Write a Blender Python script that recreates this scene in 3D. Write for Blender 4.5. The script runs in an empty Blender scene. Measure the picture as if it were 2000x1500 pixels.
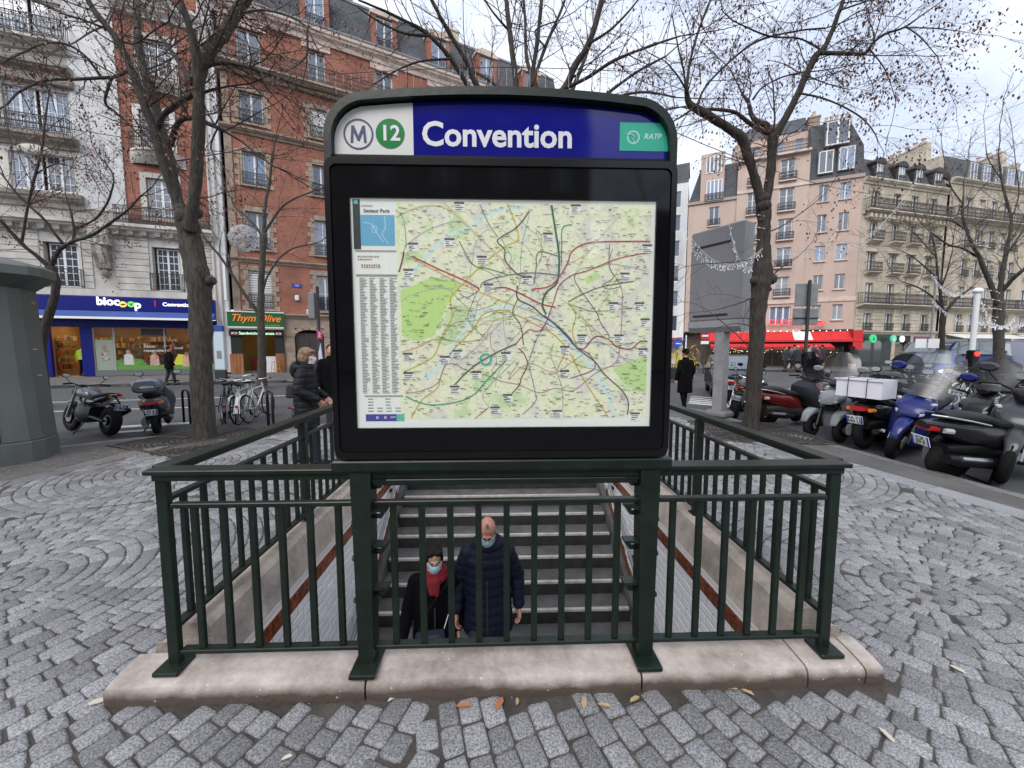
import bpy, math, random
import numpy as np
from mathutils import Vector, Matrix, noise
S = bpy.context.scene
COL = S.collection
rnd = random.Random(7)
R = math.radians
# ---------------------------------------------------------------- camera
PIT, CAMH = R(4.7), 1.72
cd = bpy.data.cameras.new('camera'); cam = bpy.data.objects.new('camera', cd); COL.objects.link(cam)
cam.location = (0, 0, CAMH); cam.rotation_euler = (R(90) - PIT, 0, 0)
cd.sensor_width = 36; cd.lens = 13.5; cd.shift_y = -0.006; cd.clip_start = .05; cd.clip_end = 600
S.camera = cam
# ---------------------------------------------------------------- sky
W = bpy.data.worlds.new("World"); S.world = W; W.use_nodes = True
nt = W.node_tree; N = nt.nodes; L = nt.links
bg = N['Background']
sky = N.new('ShaderNodeTexSky'); sky.sky_type = 'NISHITA'; sky.sun_disc = False
SUN_EL, SUN_AZ = 42, 205
sky.sun_elevation = R(SUN_EL); sky.sun_rotation = R(SUN_AZ)
tc = N.new('ShaderNodeTexCoord'); mp = N.new('ShaderNodeMapping'); mp.inputs['Scale'].default_value = (1.0, 1.0, 2.6)
mp.inputs['Location'].default_value = (0.35, 0.2, 0.1)
L.new(tc.outputs['Generated'], mp.inputs['Vector'])
nz = N.new('ShaderNodeTexNoise'); nz.inputs['Scale'].default_value = 1.5; nz.inputs['Detail'].default_value = 5; nz.inputs['Roughness'].default_value = .45
L.new(mp.outputs['Vector'], nz.inputs['Vector'])
cr = N.new('ShaderNodeValToRGB'); cr.color_ramp.elements[0].position = .40; cr.color_ramp.elements[1].position = .58
L.new(nz.outputs['Fac'], cr.inputs['Fac'])
cloud = N.new('ShaderNodeMix'); cloud.data_type = 'RGBA'
cloud.inputs['A'].default_value = (5.0, 5.6, 6.9, 1); cloud.inputs['B'].default_value = (9.6, 9.8, 10.4, 1)
L.new(cr.outputs['Color'], cloud.inputs['Factor'])
mx = N.new('ShaderNodeMix'); mx.data_type = 'RGBA'; mx.inputs['Factor'].default_value = .88
L.new(sky.outputs['Color'], mx.inputs['A']); L.new(cloud.outputs['Result'], mx.inputs['B'])
L.new(mx.outputs['Result'], bg.inputs['Color']); bg.inputs['Strength'].default_value = .085
sd = bpy.data.lights.new('sun', 'SUN'); sd.energy = 1.25; sd.angle = R(38); sd.color = (1, .965, .92)
sun = bpy.data.objects.new('sun', sd); COL.objects.link(sun)
az = R(SUN_AZ); sdir = Vector((math.sin(az) * math.cos(R(SUN_EL)), math.cos(az) * math.cos(R(SUN_EL)), math.sin(R(SUN_EL))))
sun.rotation_euler = sdir.to_track_quat('Z', 'Y').to_euler(); sun.location = (0, -10, 30)
vs = S.view_settings; vs.view_transform = 'Standard'; vs.look = 'None'; vs.exposure = 1.02; vs.gamma = 1; vs.use_curve_mapping = False
# ---------------------------------------------------------------- survey helpers: a pixel of the photograph to a place in the world
def ray(px, py):
    v = (py - 738) / 750
    return Vector(((px - 1000) / 750, math.cos(PIT) - v * math.sin(PIT), -math.sin(PIT) - v * math.cos(PIT)))
def G(px, py, z=0.):
    r = ray(px, py); return Vector((0, 0, CAMH)) + r * ((z - CAMH) / r.z)
def P(px, py, Y):
    r = ray(px, py); return Vector((0, 0, CAMH)) + r * (Y / r.y)
# ---------------------------------------------------------------- mesh builder
class MB:
    def __init__(s): s.v = []; s.f = []; s.m = []; s.M = None; s.mi = 0
    def add(s, vs_, fs):
        b = len(s.v)
        if s.M is not None: vs_ = [tuple(s.M @ Vector(p)) for p in vs_]
        s.v += [tuple(p) for p in vs_]; s.f += [tuple(b + i for i in f) for f in fs]; s.m += [s.mi] * len(fs); return s
    def box(s, x0, x1, y0, y1, z0, z1):
        if x0 > x1: x0, x1 = x1, x0
        if y0 > y1: y0, y1 = y1, y0
        return s.add([(x0, y0, z0), (x1, y0, z0), (x1, y1, z0), (x0, y1, z0), (x0, y0, z1), (x1, y0, z1), (x1, y1, z1), (x0, y1, z1)],
                     [(3, 2, 1, 0), (4, 5, 6, 7), (0, 1, 5, 4), (1, 2, 6, 5), (2, 3, 7, 6), (3, 0, 4, 7)])
    def hexa(s, p): return s.add(p, [(3, 2, 1, 0), (4, 5, 6, 7), (0, 1, 5, 4), (1, 2, 6, 5), (2, 3, 7, 6), (3, 0, 4, 7)])
    def bbox(s, x0, x1, y0, y1, z0, z1, b=.01):
        "box with chamfered vertical edges and top edge"
        b = min(b, (x1 - x0) * .4, (y1 - y0) * .4, (z1 - z0) * .4)
        def ring(i, z): return [(x0 + b + i, y0 + i, z), (x1 - b - i, y0 + i, z), (x1 - i, y0 + b + i, z), (x1 - i, y1 - b - i, z), (x1 - b - i, y1 - i, z), (x0 + b + i, y1 - i, z), (x0 + i, y1 - b - i, z), (x0 + i, y0 + b + i, z)]
        vs_ = ring(b * .7, z0) + ring(0, z0 + b) + ring(0, z1 - b) + ring(b * .7, z1); fs = [tuple(range(7, -1, -1)), tuple(range(24, 32))]
        for k in range(3):
            for i in range(8): j = (i + 1) % 8; fs.append((k * 8 + i, k * 8 + j, k * 8 + 8 + j, k * 8 + 8 + i))
        return s.add(vs_, fs)
    def quad(s, a, b, c, d): return s.add([a, b, c, d], [(0, 1, 2, 3)])
    def prism(s, poly, ax, a, b):
        "polygon in the plane across axis ax, extruded a..b"
        n = len(poly)
        def q(u, w, t): return {'x': (t, u, w), 'y': (u, t, w), 'z': (u, w, t)}[ax]
        vs_ = [q(u, w, a) for u, w in poly] + [q(u, w, b) for u, w in poly]
        return s.add(vs_, [tuple(range(n)), tuple(range(2 * n - 1, n - 1, -1))] + [(i, i + n, (i + 1) % n + n, (i + 1) % n) for i in range(n)])
    def tube(s, pts, rad, n=6, caps=True, sq=None):
        pts = [Vector(p) for p in pts]
        if not isinstance(rad, (list, tuple)): rad = [rad] * len(pts)
        vs_ = []; fs = []; up = None
        for i, p in enumerate(pts):
            t = (pts[min(i + 1, len(pts) - 1)] - pts[max(i - 1, 0)])
            if t.length < 1e-9: t = Vector((0, 0, 1))
            t.normalize()
            if up is None:
                up = Vector((0, 0, 1)) if abs(t.z) < .9 else Vector((1, 0, 0))
            a = t.cross(up)
            if a.length < 1e-6: a = t.cross(Vector((0, 1, 0)))
            a.normalize(); b_ = a.cross(t); up = b_
            for k in range(n):
                an = 2 * math.pi * k / n + (math.pi / 4 if n == 4 else 0)
                vs_.append(p + (a * math.cos(an) + b_ * math.sin(an)) * rad[i])
        for i in range(len(pts) - 1):
            for k in range(n):
                j = (k + 1) % n; fs.append((i * n + k, i * n + j, i * n + n + j, i * n + n + k))
        if caps and n > 2: fs.append(tuple(range(n - 1, -1, -1))); fs.append(tuple(len(vs_) - n + k for k in range(n)))
        return s.add(vs_, fs)
    def lathe(s, prof, n=16, c=(0, 0, 0), ax='z'):
        vs_ = []; fs = []
        for r, h in prof:
            for k in range(n):
                a = 2 * math.pi * k / n; u, w = r * math.cos(a), r * math.sin(a)
                vs_.append({'z': (c[0] + u, c[1] + w, c[2] + h), 'y': (c[0] + w, c[1] + h, c[2] + u), 'x': (c[0] + h, c[1] + u, c[2] + w)}[ax])
        for i in range(len(prof) - 1):
            for k in range(n):
                j = (k + 1) % n; fs.append((i * n + k, i * n + j, i * n + n + j, i * n + n + k))
        fs.append(tuple(range(n - 1, -1, -1))); fs.append(tuple(len(vs_) - n + k for k in range(n)))
        return s.add(vs_, fs)
    def ball(s, c, r, n=12, m=8):
        if not isinstance(r, (tuple, list)): r = (r, r, r)
        vs_ = []; fs = []
        for i in range(m + 1):
            t = math.pi * (i + .02) / (m + .04)
            for k in range(n):
                a = 2 * math.pi * k / n
                vs_.append((c[0] + r[0] * math.sin(t) * math.cos(a), c[1] + r[1] * math.sin(t) * math.sin(a), c[2] - r[2] * math.cos(t)))
        for i in range(m):
            for k in range(n):
                j = (k + 1) % n; fs.append((i * n + k, i * n + j, i * n + n + j, i * n + n + k))
        fs.append(tuple(range(n - 1, -1, -1))); fs.append(tuple(len(vs_) - n + k for k in range(n)))
        return s.add(vs_, fs)
    def loft(s, secs, n=16, e=2.6, ax='x'):
        "secs: (pos, other-axis centre, half y, half other) superellipse rings across ax (x: rings in yz; z: rings in xy)"
        vs_ = []; fs = []
        for sc in secs:
            p, c, a, b = sc[:4]; y0 = sc[4] if len(sc) > 4 else 0
            for k in range(n):
                t = 2 * math.pi * k / n; ct, st = math.cos(t), math.sin(t)
                yy = y0 + a * math.copysign(abs(ct) ** (2 / e), ct); oo = c + b * math.copysign(abs(st) ** (2 / e), st)
                vs_.append((p, yy, oo) if ax == 'x' else (oo, yy, p))
        for i in range(len(secs) - 1):
            for k in range(n):
                j = (k + 1) % n; fs.append((i * n + k, i * n + j, i * n + n + j, i * n + n + k))
        fs.append(tuple(range(n - 1, -1, -1))); fs.append(tuple(len(vs_) - n + k for k in range(n)))
        return s.add(vs_, fs)
    def torus(s, c, r, t, ax='y', n=24, m=8, tw=None):
        tw = tw or t; vs_ = []; fs = []
        for i in range(n):
            a = 2 * math.pi * i / n
            for k in range(m):
                b = 2 * math.pi * k / m; rr = r + t * math.cos(b); h = tw * math.sin(b)
                vs_.append({'y': (c[0] + rr * math.cos(a), c[1] + h, c[2] + rr * math.sin(a)), 'z': (c[0] + rr * math.cos(a), c[1] + rr * math.sin(a), c[2] + h), 'x': (c[0] + h, c[1] + rr * math.cos(a), c[2] + rr * math.sin(a))}[ax])
        for i in range(n):
            for k in range(m):
                i2 = (i + 1) % n; k2 = (k + 1) % m; fs.append((i * m + k, i * m + k2, i2 * m + k2, i2 * m + k))
        return s.add(vs_, fs)
    def mesh(s, name, mat, smooth=False):
        me = bpy.data.meshes.new(name); me.from_pydata(s.v, [], s.f)
        for m_ in (mat if isinstance(mat, (list, tuple)) else [mat]): me.materials.append(m_)
        if isinstance(mat, (list, tuple)): me.polygons.foreach_set('material_index', s.m)
        import bmesh
        if len(s.f) < 60000:
            bm = bmesh.new(); bm.from_mesh(me); bmesh.ops.recalc_face_normals(bm, faces=bm.faces); bm.to_mesh(me); bm.free()
        if smooth:
            me.polygons.foreach_set('use_smooth', [True] * len(me.polygons))
            if smooth != 2: me.set_sharp_from_angle(angle=R(38))
        me.update(); return me
    def build(s, name, mat, parent=None, smooth=False, **k):
        return ob(name, s.mesh(name, mat, smooth), parent, **k)
def ob(name, me, parent=None, loc=None, rot=None, scale=None, label=None, cat=None, group=None, kind=None):
    o = bpy.data.objects.new(name, me); COL.objects.link(o)
    if parent: o.parent = parent
    if loc is not None: o.location = loc
    if rot is not None: o.rotation_euler = rot if hasattr(rot, '__len__') else (0, 0, rot)
    if scale is not None: o.scale = scale
    tag(o, label, cat, group, kind); return o
def tag(o, label=None, cat=None, group=None, kind=None):
    if label: o['label'] = label
    if cat: o['category'] = cat
    if group: o['group'] = group
    if kind: o['kind'] = kind
    return o
def thing(name, label, cat, loc=(0, 0, 0), rot=0, group=None):
    return ob(name, None, None, loc, rot, None, label, cat, group)
KIDS = {}
def copy_tree(o, parent=None):
    c = o.copy(); COL.objects.link(c)
    if parent: c.parent = parent
    for ch in list(o.children): copy_tree(ch, c)
    return c
def smoothpath(pts, k=4):
    pts = [Vector(p) for p in pts]; out = []
    for i in range(len(pts) - 1):
        p0, p1, p2, p3 = pts[max(i - 1, 0)], pts[i], pts[i + 1], pts[min(i + 2, len(pts) - 1)]
        for j in range(k):
            t = j / k
            out.append(.5 * ((2 * p1) + (p2 - p0) * t + (2 * p0 - 5 * p1 + 4 * p2 - p3) * t * t + (3 * p1 - p0 - 3 * p2 + p3) * t ** 3))
    out.append(pts[-1]); return out
# ---------------------------------------------------------------- text
TS = bpy.data.scenes.new('scratch')
def evalmesh(o):
    "mesh of an object with its modifiers, worked out in a scratch scene"
    TS.collection.objects.link(o)
    with bpy.context.temp_override(scene=TS, view_layer=TS.view_layers[0]): dg = bpy.context.evaluated_depsgraph_get(); dg.update()
    me = bpy.data.meshes.new_from_object(o.evaluated_get(dg)); bpy.data.objects.remove(o); return me
def text(name, s, size, mat, parent, loc, rot, depth=.004, bold=0., shear=0., align='CENTER', sx=1., res=3):
    cu = bpy.data.curves.new(name, 'FONT'); cu.body = s; cu.size = size; cu.extrude = depth; cu.offset = bold * size; cu.shear = shear
    cu.align_x = align; cu.align_y = 'CENTER'; cu.resolution_u = res
    o = bpy.data.objects.new(name, cu); me = evalmesh(o); bpy.data.curves.remove(cu)
    me.materials.clear(); me.materials.append(mat); me.name = name
    return ob(name, me, parent, loc, rot, (sx, 1, 1))
# ---------------------------------------------------------------- materials
MT = {}
def mat(name, col, rough=.7, metal=0., var=.0, vs_=3., bump=0., bs=40., rnd_=0., col2=None, spec=.5, coat=0., streak=0, ior=None, island=0., det=4):
    if name in MT: return MT[name]
    m = bpy.data.materials.new(name); m.use_nodes = True; nt = m.node_tree; N = nt.nodes; L = nt.links; b = N['Principled BSDF']
    b.inputs['Roughness'].default_value = rough; b.inputs['Metallic'].default_value = metal; b.inputs['Specular IOR Level'].default_value = spec
    if ior: b.inputs['IOR'].default_value = ior
    if coat: b.inputs['Coat Weight'].default_value = coat; b.inputs['Coat Roughness'].default_value = .06
    b.inputs['Base Color'].default_value = (*col, 1)
    tc = N.new('ShaderNodeTexCoord'); out = None
    if var or col2:
        mpn = N.new('ShaderNodeMapping'); L.new(tc.outputs['Object'], mpn.inputs[0])
        if streak: mpn.inputs['Scale'].default_value = (1, 1, streak)
        t = N.new('ShaderNodeTexNoise'); t.inputs['Scale'].default_value = vs_; t.inputs['Detail'].default_value = det; t.inputs['Roughness'].default_value = .62; L.new(mpn.outputs[0], t.inputs['Vector'])
        r = N.new('ShaderNodeValToRGB'); r.color_ramp.elements[0].position = .33; r.color_ramp.elements[1].position = .68
        c2 = col2 or tuple(c * (1 - var) for c in col)
        r.color_ramp.elements[0].color = (*c2, 1); r.color_ramp.elements[1].color = (*(col if col2 else tuple(min(1, c * (1 + var * .5)) for c in col)), 1)
        L.new(t.outputs['Fac'], r.inputs[0]); out = r.outputs[0]; L.new(out, b.inputs['Base Color'])
    if rnd_ or island:
        hs = N.new('ShaderNodeHueSaturation')
        if island: g = N.new('ShaderNodeNewGeometry'); src = g.outputs['Random Per Island']; amt = island
        else: g = N.new('ShaderNodeObjectInfo'); src = g.outputs['Random']; amt = rnd_
        mr = N.new('ShaderNodeMapRange'); mr.inputs['To Min'].default_value = 1 - amt; mr.inputs['To Max'].default_value = 1 + amt; L.new(src, mr.inputs[0]); L.new(mr.outputs[0], hs.inputs['Value'])
        if out: L.new(out, hs.inputs['Color'])
        else: hs.inputs['Color'].default_value = (*col, 1)
        out = hs.outputs[0]; L.new(out, b.inputs['Base Color'])
    if bump:
        t2 = N.new('ShaderNodeTexNoise'); t2.inputs['Scale'].default_value = bs; t2.inputs['Detail'].default_value = 3
        mp2 = N.new('ShaderNodeMapping'); L.new(tc.outputs['Object'], mp2.inputs[0]); L.new(mp2.outputs[0], t2.inputs['Vector'])
        if streak: mp2.inputs['Scale'].default_value = (1, 1, streak)
        bu = N.new('ShaderNodeBump'); bu.inputs['Strength'].default_value = bump; bu.inputs['Distance'].default_value = .02
        L.new(t2.outputs['Fac'], bu.inputs['Height']); L.new(bu.outputs[0], b.inputs['Normal'])
    MT[name] = m; return m
def nodes(m): return m.node_tree.nodes, m.node_tree.links, m.node_tree.nodes['Principled BSDF']
def glassmat(name, tint=(.9, .95, .95), refl=.12, a=.85, rough=.03):
    m = bpy.data.materials.new(name); m.use_nodes = True; N = m.node_tree.nodes; L = m.node_tree.links; N.remove(N['Principled BSDF'])
    t = N.new('ShaderNodeBsdfTransparent'); t.inputs[0].default_value = (*tint, 1); g = N.new('ShaderNodeBsdfGlossy'); g.inputs['Roughness'].default_value = rough
    lw = N.new('ShaderNodeLayerWeight'); f = N.new('ShaderNodeMath'); f.operation = 'POWER'; f.inputs[1].default_value = 4; L.new(lw.outputs['Facing'], f.inputs[0]); ad = N.new('ShaderNodeMath'); ad.operation = 'MULTIPLY_ADD'; ad.inputs[1].default_value = .5; ad.inputs[2].default_value = refl; L.new(f.outputs[0], ad.inputs[0])
    mx = N.new('ShaderNodeMixShader'); L.new(ad.outputs[0], mx.inputs[0]); L.new(t.outputs[0], mx.inputs[1]); L.new(g.outputs[0], mx.inputs[2]); L.new(mx.outputs[0], N['Material Output'].inputs[0])
    MT[name] = m; return m
def emat(name, col, s):
    m = bpy.data.materials.new(name); m.use_nodes = True; N, L, b = nodes(m); b.inputs['Base Color'].default_value = (*col, 1); b.inputs['Emission Color'].default_value = (*col, 1); b.inputs['Emission Strength'].default_value = s; MT[name] = m; return m
def brickmat(name, c1, c2, mortar, bw, bh, ms, bump=.4, var=.3, plane='xz'):
    m = mat(name, c1, .85); N, L, b = nodes(m); tc = N.new('ShaderNodeTexCoord'); sp = N.new('ShaderNodeSeparateXYZ'); cb = N.new('ShaderNodeCombineXYZ')
    L.new(tc.outputs['Object'], sp.inputs[0]); L.new(sp.outputs['X'], cb.inputs[0]); L.new(sp.outputs['Z'], cb.inputs[1])
    if plane == 'xyz':
        ad = N.new('ShaderNodeMath'); L.new(sp.outputs['X'], ad.inputs[0]); L.new(sp.outputs['Y'], ad.inputs[1]); L.new(ad.outputs[0], cb.inputs[0])
    t = N.new('ShaderNodeTexBrick'); t.inputs['Scale'].default_value = 1; t.inputs['Brick Width'].default_value = bw; t.inputs['Row Height'].default_value = bh; t.inputs['Mortar Size'].default_value = ms
    t.inputs['Color1'].default_value = (*c1, 1); t.inputs['Color2'].default_value = (*c2, 1); t.inputs['Mortar'].default_value = (*mortar, 1); L.new(cb.outputs[0], t.inputs['Vector'])
    n = N.new('ShaderNodeTexNoise'); n.inputs['Scale'].default_value = .9; n.inputs['Detail'].default_value = 6; L.new(tc.outputs['Object'], n.inputs['Vector'])
    mr = N.new('ShaderNodeMapRange'); mr.inputs['From Min'].default_value = .3; mr.inputs['From Max'].default_value = .7; mr.inputs['To Min'].default_value = 1 - var; mr.inputs['To Max'].default_value = 1 + var * .4; L.new(n.outputs['Fac'], mr.inputs[0])
    hs = N.new('ShaderNodeHueSaturation'); L.new(t.outputs['Color'], hs.inputs['Color']); L.new(mr.outputs[0], hs.inputs['Value']); L.new(hs.outputs[0], b.inputs['Base Color'])
    bu = N.new('ShaderNodeBump'); bu.inputs['Strength'].default_value = bump; bu.inputs['Distance'].default_value = .01; bu.invert = True; L.new(t.outputs['Fac'], bu.inputs['Height']); L.new(bu.outputs[0], b.inputs['Normal'])
    return m
def granite(name, base, island=0., obj=0.):
    m = mat(name, base, .62, rnd_=obj, island=island, var=.01); N, L, b = nodes(m); tc = N.new('ShaderNodeTexCoord')
    v = N.new('ShaderNodeTexVoronoi'); v.inputs['Scale'].default_value = 140; n = N.new('ShaderNodeTexNoise'); n.inputs['Scale'].default_value = 120; n.inputs['Detail'].default_value = 3
    g = N.new('ShaderNodeNewGeometry')
    L.new(g.outputs['Position'], v.inputs['Vector']); L.new(g.outputs['Position'], n.inputs['Vector'])
    r = N.new('ShaderNodeValToRGB'); e = r.color_ramp.elements; e[0].position = .38; e[0].color = (.52, .53, .55, 1); e[1].position = .68; e[1].color = (1.55, 1.54, 1.54, 1); r.color_ramp.elements.new(.5).color = (.95, .96, 1.0, 1)
    L.new(n.outputs['Fac'], r.inputs[0])
    hue = [x for x in N if x.type == 'HUE_SAT'][0]
    for l_ in list(hue.inputs['Color'].links): L.remove(l_)
    n3 = N.new('ShaderNodeTexNoise'); n3.inputs['Scale'].default_value = 1.1; n3.inputs['Detail'].default_value = 5; L.new(g.outputs['Position'], n3.inputs['Vector'])
    r3 = N.new('ShaderNodeValToRGB'); r3.color_ramp.elements[0].position = .35; r3.color_ramp.elements[1].position = .62
    r3.color_ramp.elements[0].color = (*tuple(c * .78 for c in base), 1); r3.color_ramp.elements[1].color = (*base, 1); L.new(n3.outputs['Fac'], r3.inputs[0])
    mm = N.new('ShaderNodeMix'); mm.data_type = 'RGBA'; mm.blend_type = 'MULTIPLY'; mm.inputs['Factor'].default_value = 1; L.new(r3.outputs[0], mm.inputs['A']); L.new(r.outputs[0], mm.inputs['B'])
    L.new(mm.outputs['Result'], hue.inputs['Color'])
    bu = N.new('ShaderNodeBump'); bu.inputs['Strength'].default_value = .5; bu.inputs['Distance'].default_value = .003; L.new(n.outputs['Fac'], bu.inputs['Height']); L.new(bu.outputs[0], b.inputs['Normal'])
    return m
m_cob = granite('granite_setts', (.245, .243, .243), island=.28)
m_cobo = granite('granite_sett_single', (.245, .243, .243), obj=.28)
m_slab = granite('granite_slab', (.20, .20, .20), obj=.1)
m_kerb = granite('granite_kerb', (.19, .185, .18), obj=.12)
m_joint = mat('sandy_joint', (.075, .066, .057), .95, var=.45, vs_=5, bump=.5, bs=90)
m_asph = mat('asphalt', (.085, .085, .088), .88, var=.3, vs_=1.1, bump=.35, bs=160)
m_road = mat('road_asphalt', (.075, .077, .082), .8, var=.28, vs_=.5, bump=.3, bs=140)
m_walk = mat('pavement_asphalt', (.115, .11, .108), .9, var=.3, vs_=1.3, bump=.3, bs=140)
m_white = mat('road_paint', (.62, .62, .6), .7, var=.35, vs_=9)
m_green = mat('dark_green_paint', (.011, .022, .015), .36, col2=(.005, .010, .007), vs_=9, bump=.04, bs=30, spec=.4, det=9)
m_lime_ = mat('beige_stone', (.50, .43, .38), .72, var=.34, vs_=3.2, bump=.3, bs=45)
m_limeL = mat('side_stone', (.42, .36, .31), .75, var=.45, vs_=3.5, bump=.3, bs=45)
m_tile = mat('white_tile', (.84, .84, .85), .1, rnd_=.05, spec=.5)
m_grout = mat('grout', (.42, .41, .40), .9)
m_btile = mat('brown_tile', (.20, .055, .022), .22, var=.6, vs_=26, rnd_=.2)
m_step = mat('dark_step', (.10, .097, .095), .75, var=.35, vs_=5, bump=.3, bs=120)
m_nose = mat('step_nosing', (.46, .43, .39), .6, var=.3, vs_=12)
m_black = mat('black_plastic', (.006, .006, .007), .4, spec=.25)
m_blackg = mat('gloss_black', (.004, .004, .005), .06, spec=.4)
m_rub = mat('tyre_rubber', (.010, .010, .011), .85, spec=.2, bump=.3, bs=60)
m_chr = mat('chrome', (.62, .62, .63), .16, metal=1.)
m_alu = mat('aluminium', (.42, .43, .44), .35, metal=1., var=.2, vs_=8)
m_steel = mat('grey_steel', (.23, .235, .24), .45, metal=.3, var=.2, vs_=4)
m_wht = mat('white_gloss', (.75, .76, .76), .3)
m_glass = glassmat('clear_glass')
m_smoke = glassmat('windscreen', (.74, .76, .78), .07, rough=.28)
m_smokeD = glassmat('dark_windscreen', (.15, .155, .17), .05, rough=.5)
m_red = mat('red_lens', (.42, .008, .01), .15, coat=.4)
m_lamp = mat('lamp_glass', (.50, .53, .55), .28, metal=.3)
m_amber = mat('amber_lens', (.6, .2, .02), .2)
m_plate = mat('number_plate', (.74, .76, .78), .4)
m_blueband = mat('plate_blue', (.02, .06, .4), .4)
m_ink = mat('black_ink', (.012, .012, .02), .6)
from mathutils.geometry import tessellate_polygon
def sheet(name, loops, z, m, parent=None, kind='structure', thick=0, **k):
    vs_ = []; [vs_.extend(l) for l in loops]
    tri = tessellate_polygon([[Vector((x, y, 0)) for x, y in l] for l in loops])
    mb = MB(); mb.add([(x, y, z) for x, y in vs_], [tuple(t) for t in tri])
    if thick:
        for l in loops:
            n = len(l)
            for i in range(n):
                a, b = l[i], l[(i + 1) % n]; mb.quad((*a, z), (*b, z), (*b, z - thick), (*a, z - thick))
    return mb.build(name, m, parent, kind=kind, **k)
EO = Vector((-.02, 1.865, 0)); EA = R(1.87); ME = Matrix.Translation(EO) @ Matrix.Rotation(EA, 4, 'Z'); MEi = ME.inverted()
def E2(u, v): p = ME @ Vector((u, v, 0)); return (p.x, p.y)
def sv(px, py, v):
    "u, z of a pixel on the entrance's plane at local depth v"
    o = MEi @ Vector((0, 0, CAMH)); d = MEi.to_3x3() @ ray(px, py); t = (v - o.y) / d.y; q = o + d * t; return q.x, q.z
# ---------------------------------------------------------------- ground
RZ = -.12
hole = [E2(-1.6, -.02), E2(1.6, -.02), E2(1.6, 4.06), E2(-1.6, 4.06)]
sheet('ground', [[(-300, -300), (300, -300), (300, 300), (-300, 300)], [E2(-1.7, -.1), E2(1.7, -.1), E2(1.7, 4.1), E2(-1.7, 4.1)]], RZ - .02, m_road)
kerbL = [(-30, -1.5), (-18, 2.6), (-12, 4.6), (-8.1, 6.35), (-7.1, 7.1), (-4.5, 8.3), (-1, 9.7), (2, 10.6), (4.3, 10.9), (5.1, 10.4), (5.25, 9.4)]
kerbR = [(5.35, 8.2), (5.60, 7.0), (5.76, 5.9), (5.92, 4.4), (6.05, 2), (6.2, -4), (6.3, -14)]
kl = [(p.x, p.y) for p in smoothpath([(x, y, 0) for x, y in kerbL + kerbR], 3)]
sheet('plaza', [[(-30, -14)] + kl[::-1], hole], 0, m_walk, thick=.14)
def offs(pl, d):
    out = []
    for i, p in enumerate(pl):
        a = Vector(pl[max(i - 1, 0)]); b = Vector(pl[min(i + 1, len(pl) - 1)]); t = (b - a).normalized(); out.append((p[0] + t.y * d, p[1] - t.x * d))
    return out
def kerbline(name, pl, w, z0, z1, step, m, kind='structure'):
    root = thing_struct(name)
    ki = offs(pl, w); k = 0; seg = []
    # resample
    P2 = [Vector(p) for p in pl]; Q2 = [Vector(p) for p in ki]
    for i in range(len(P2) - 1):
        n = max(1, round((P2[i + 1] - P2[i]).length / step))
        for j in range(n):
            t0, t1 = j / n + .006, (j + 1) / n - .006
            a, b = P2[i].lerp(P2[i + 1], t0), P2[i].lerp(P2[i + 1], t1); c, d = Q2[i].lerp(Q2[i + 1], t1), Q2[i].lerp(Q2[i + 1], t0)
            dz = rnd.uniform(-.003, .004)
            MB().hexa([(*a, z0), (*b, z0), (*c, z0), (*d, z0), (*a, z1 + dz), (*b, z1 + dz), (*c, z1 + dz), (*d, z1 + dz)]).build('kerb_stone', m, root)
    return root
def thing_struct(name):
    return ob(name, None, None, kind='structure')
kerbline('kerb', kl, .17, -.13, .006, 1.0, m_kerb)
# cobble field outline
cobL = [G(-500, 1010), G(0, 955), G(130, 925), G(290, 884), G(420, 868), G(500, 858), G(640, 835)]
cobR = [G(1320, 815), G(1420, 842), G(1470, 865), G(1560, 892), G(1656, 915), G(2000, 1017)]
cob = [(p.x, p.y) for p in cobL] + [(-1.5, 8.6), (1.4, 9.0), (3.1, 8.8)] + [(p.x, p.y) for p in cobR] + [(5.25, 2.6), (5.4, -2.5), (-9, -2.5), (-8.6, 3.2)]
sheet('cobble_bed', [cob[::-1], [E2(-1.62, -.03), E2(1.62, -.03), E2(1.62, 4.2), E2(-1.62, 4.2)]], .004, m_joint)
def inpoly(x, y, pl):
    c = False; j = len(pl) - 1
    for i in range(len(pl)):
        xi, yi = pl[i]; xj, yj = pl[j]
        if (yi > y) != (yj > y) and x < (xj - xi) * (y - yi) / (yj - yi) + xi: c = not c
        j = i
    return c
m_slabR = granite('granite_slab_pale', (.27, .27, .275), obj=.1)
gratepos = [(-5.75, 7.05, R(-22)), (4.85, 7.65, R(-8))]
centers = [(2.9, 2.55), (-3.7, 2.6), (0.9, -1.9), (-1.7, -1.7), (-4.8, 5.4), (3.5, 5.6), (-2.5, 6.4), (1.5, 8.2), (-7.3, 3.4), (5.9, 3.3), (-6.3, .4), (5.4, .2), (-.9, 9.6), (-3.9, 8.4), (4.6, 8.0)]
stones = []
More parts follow.
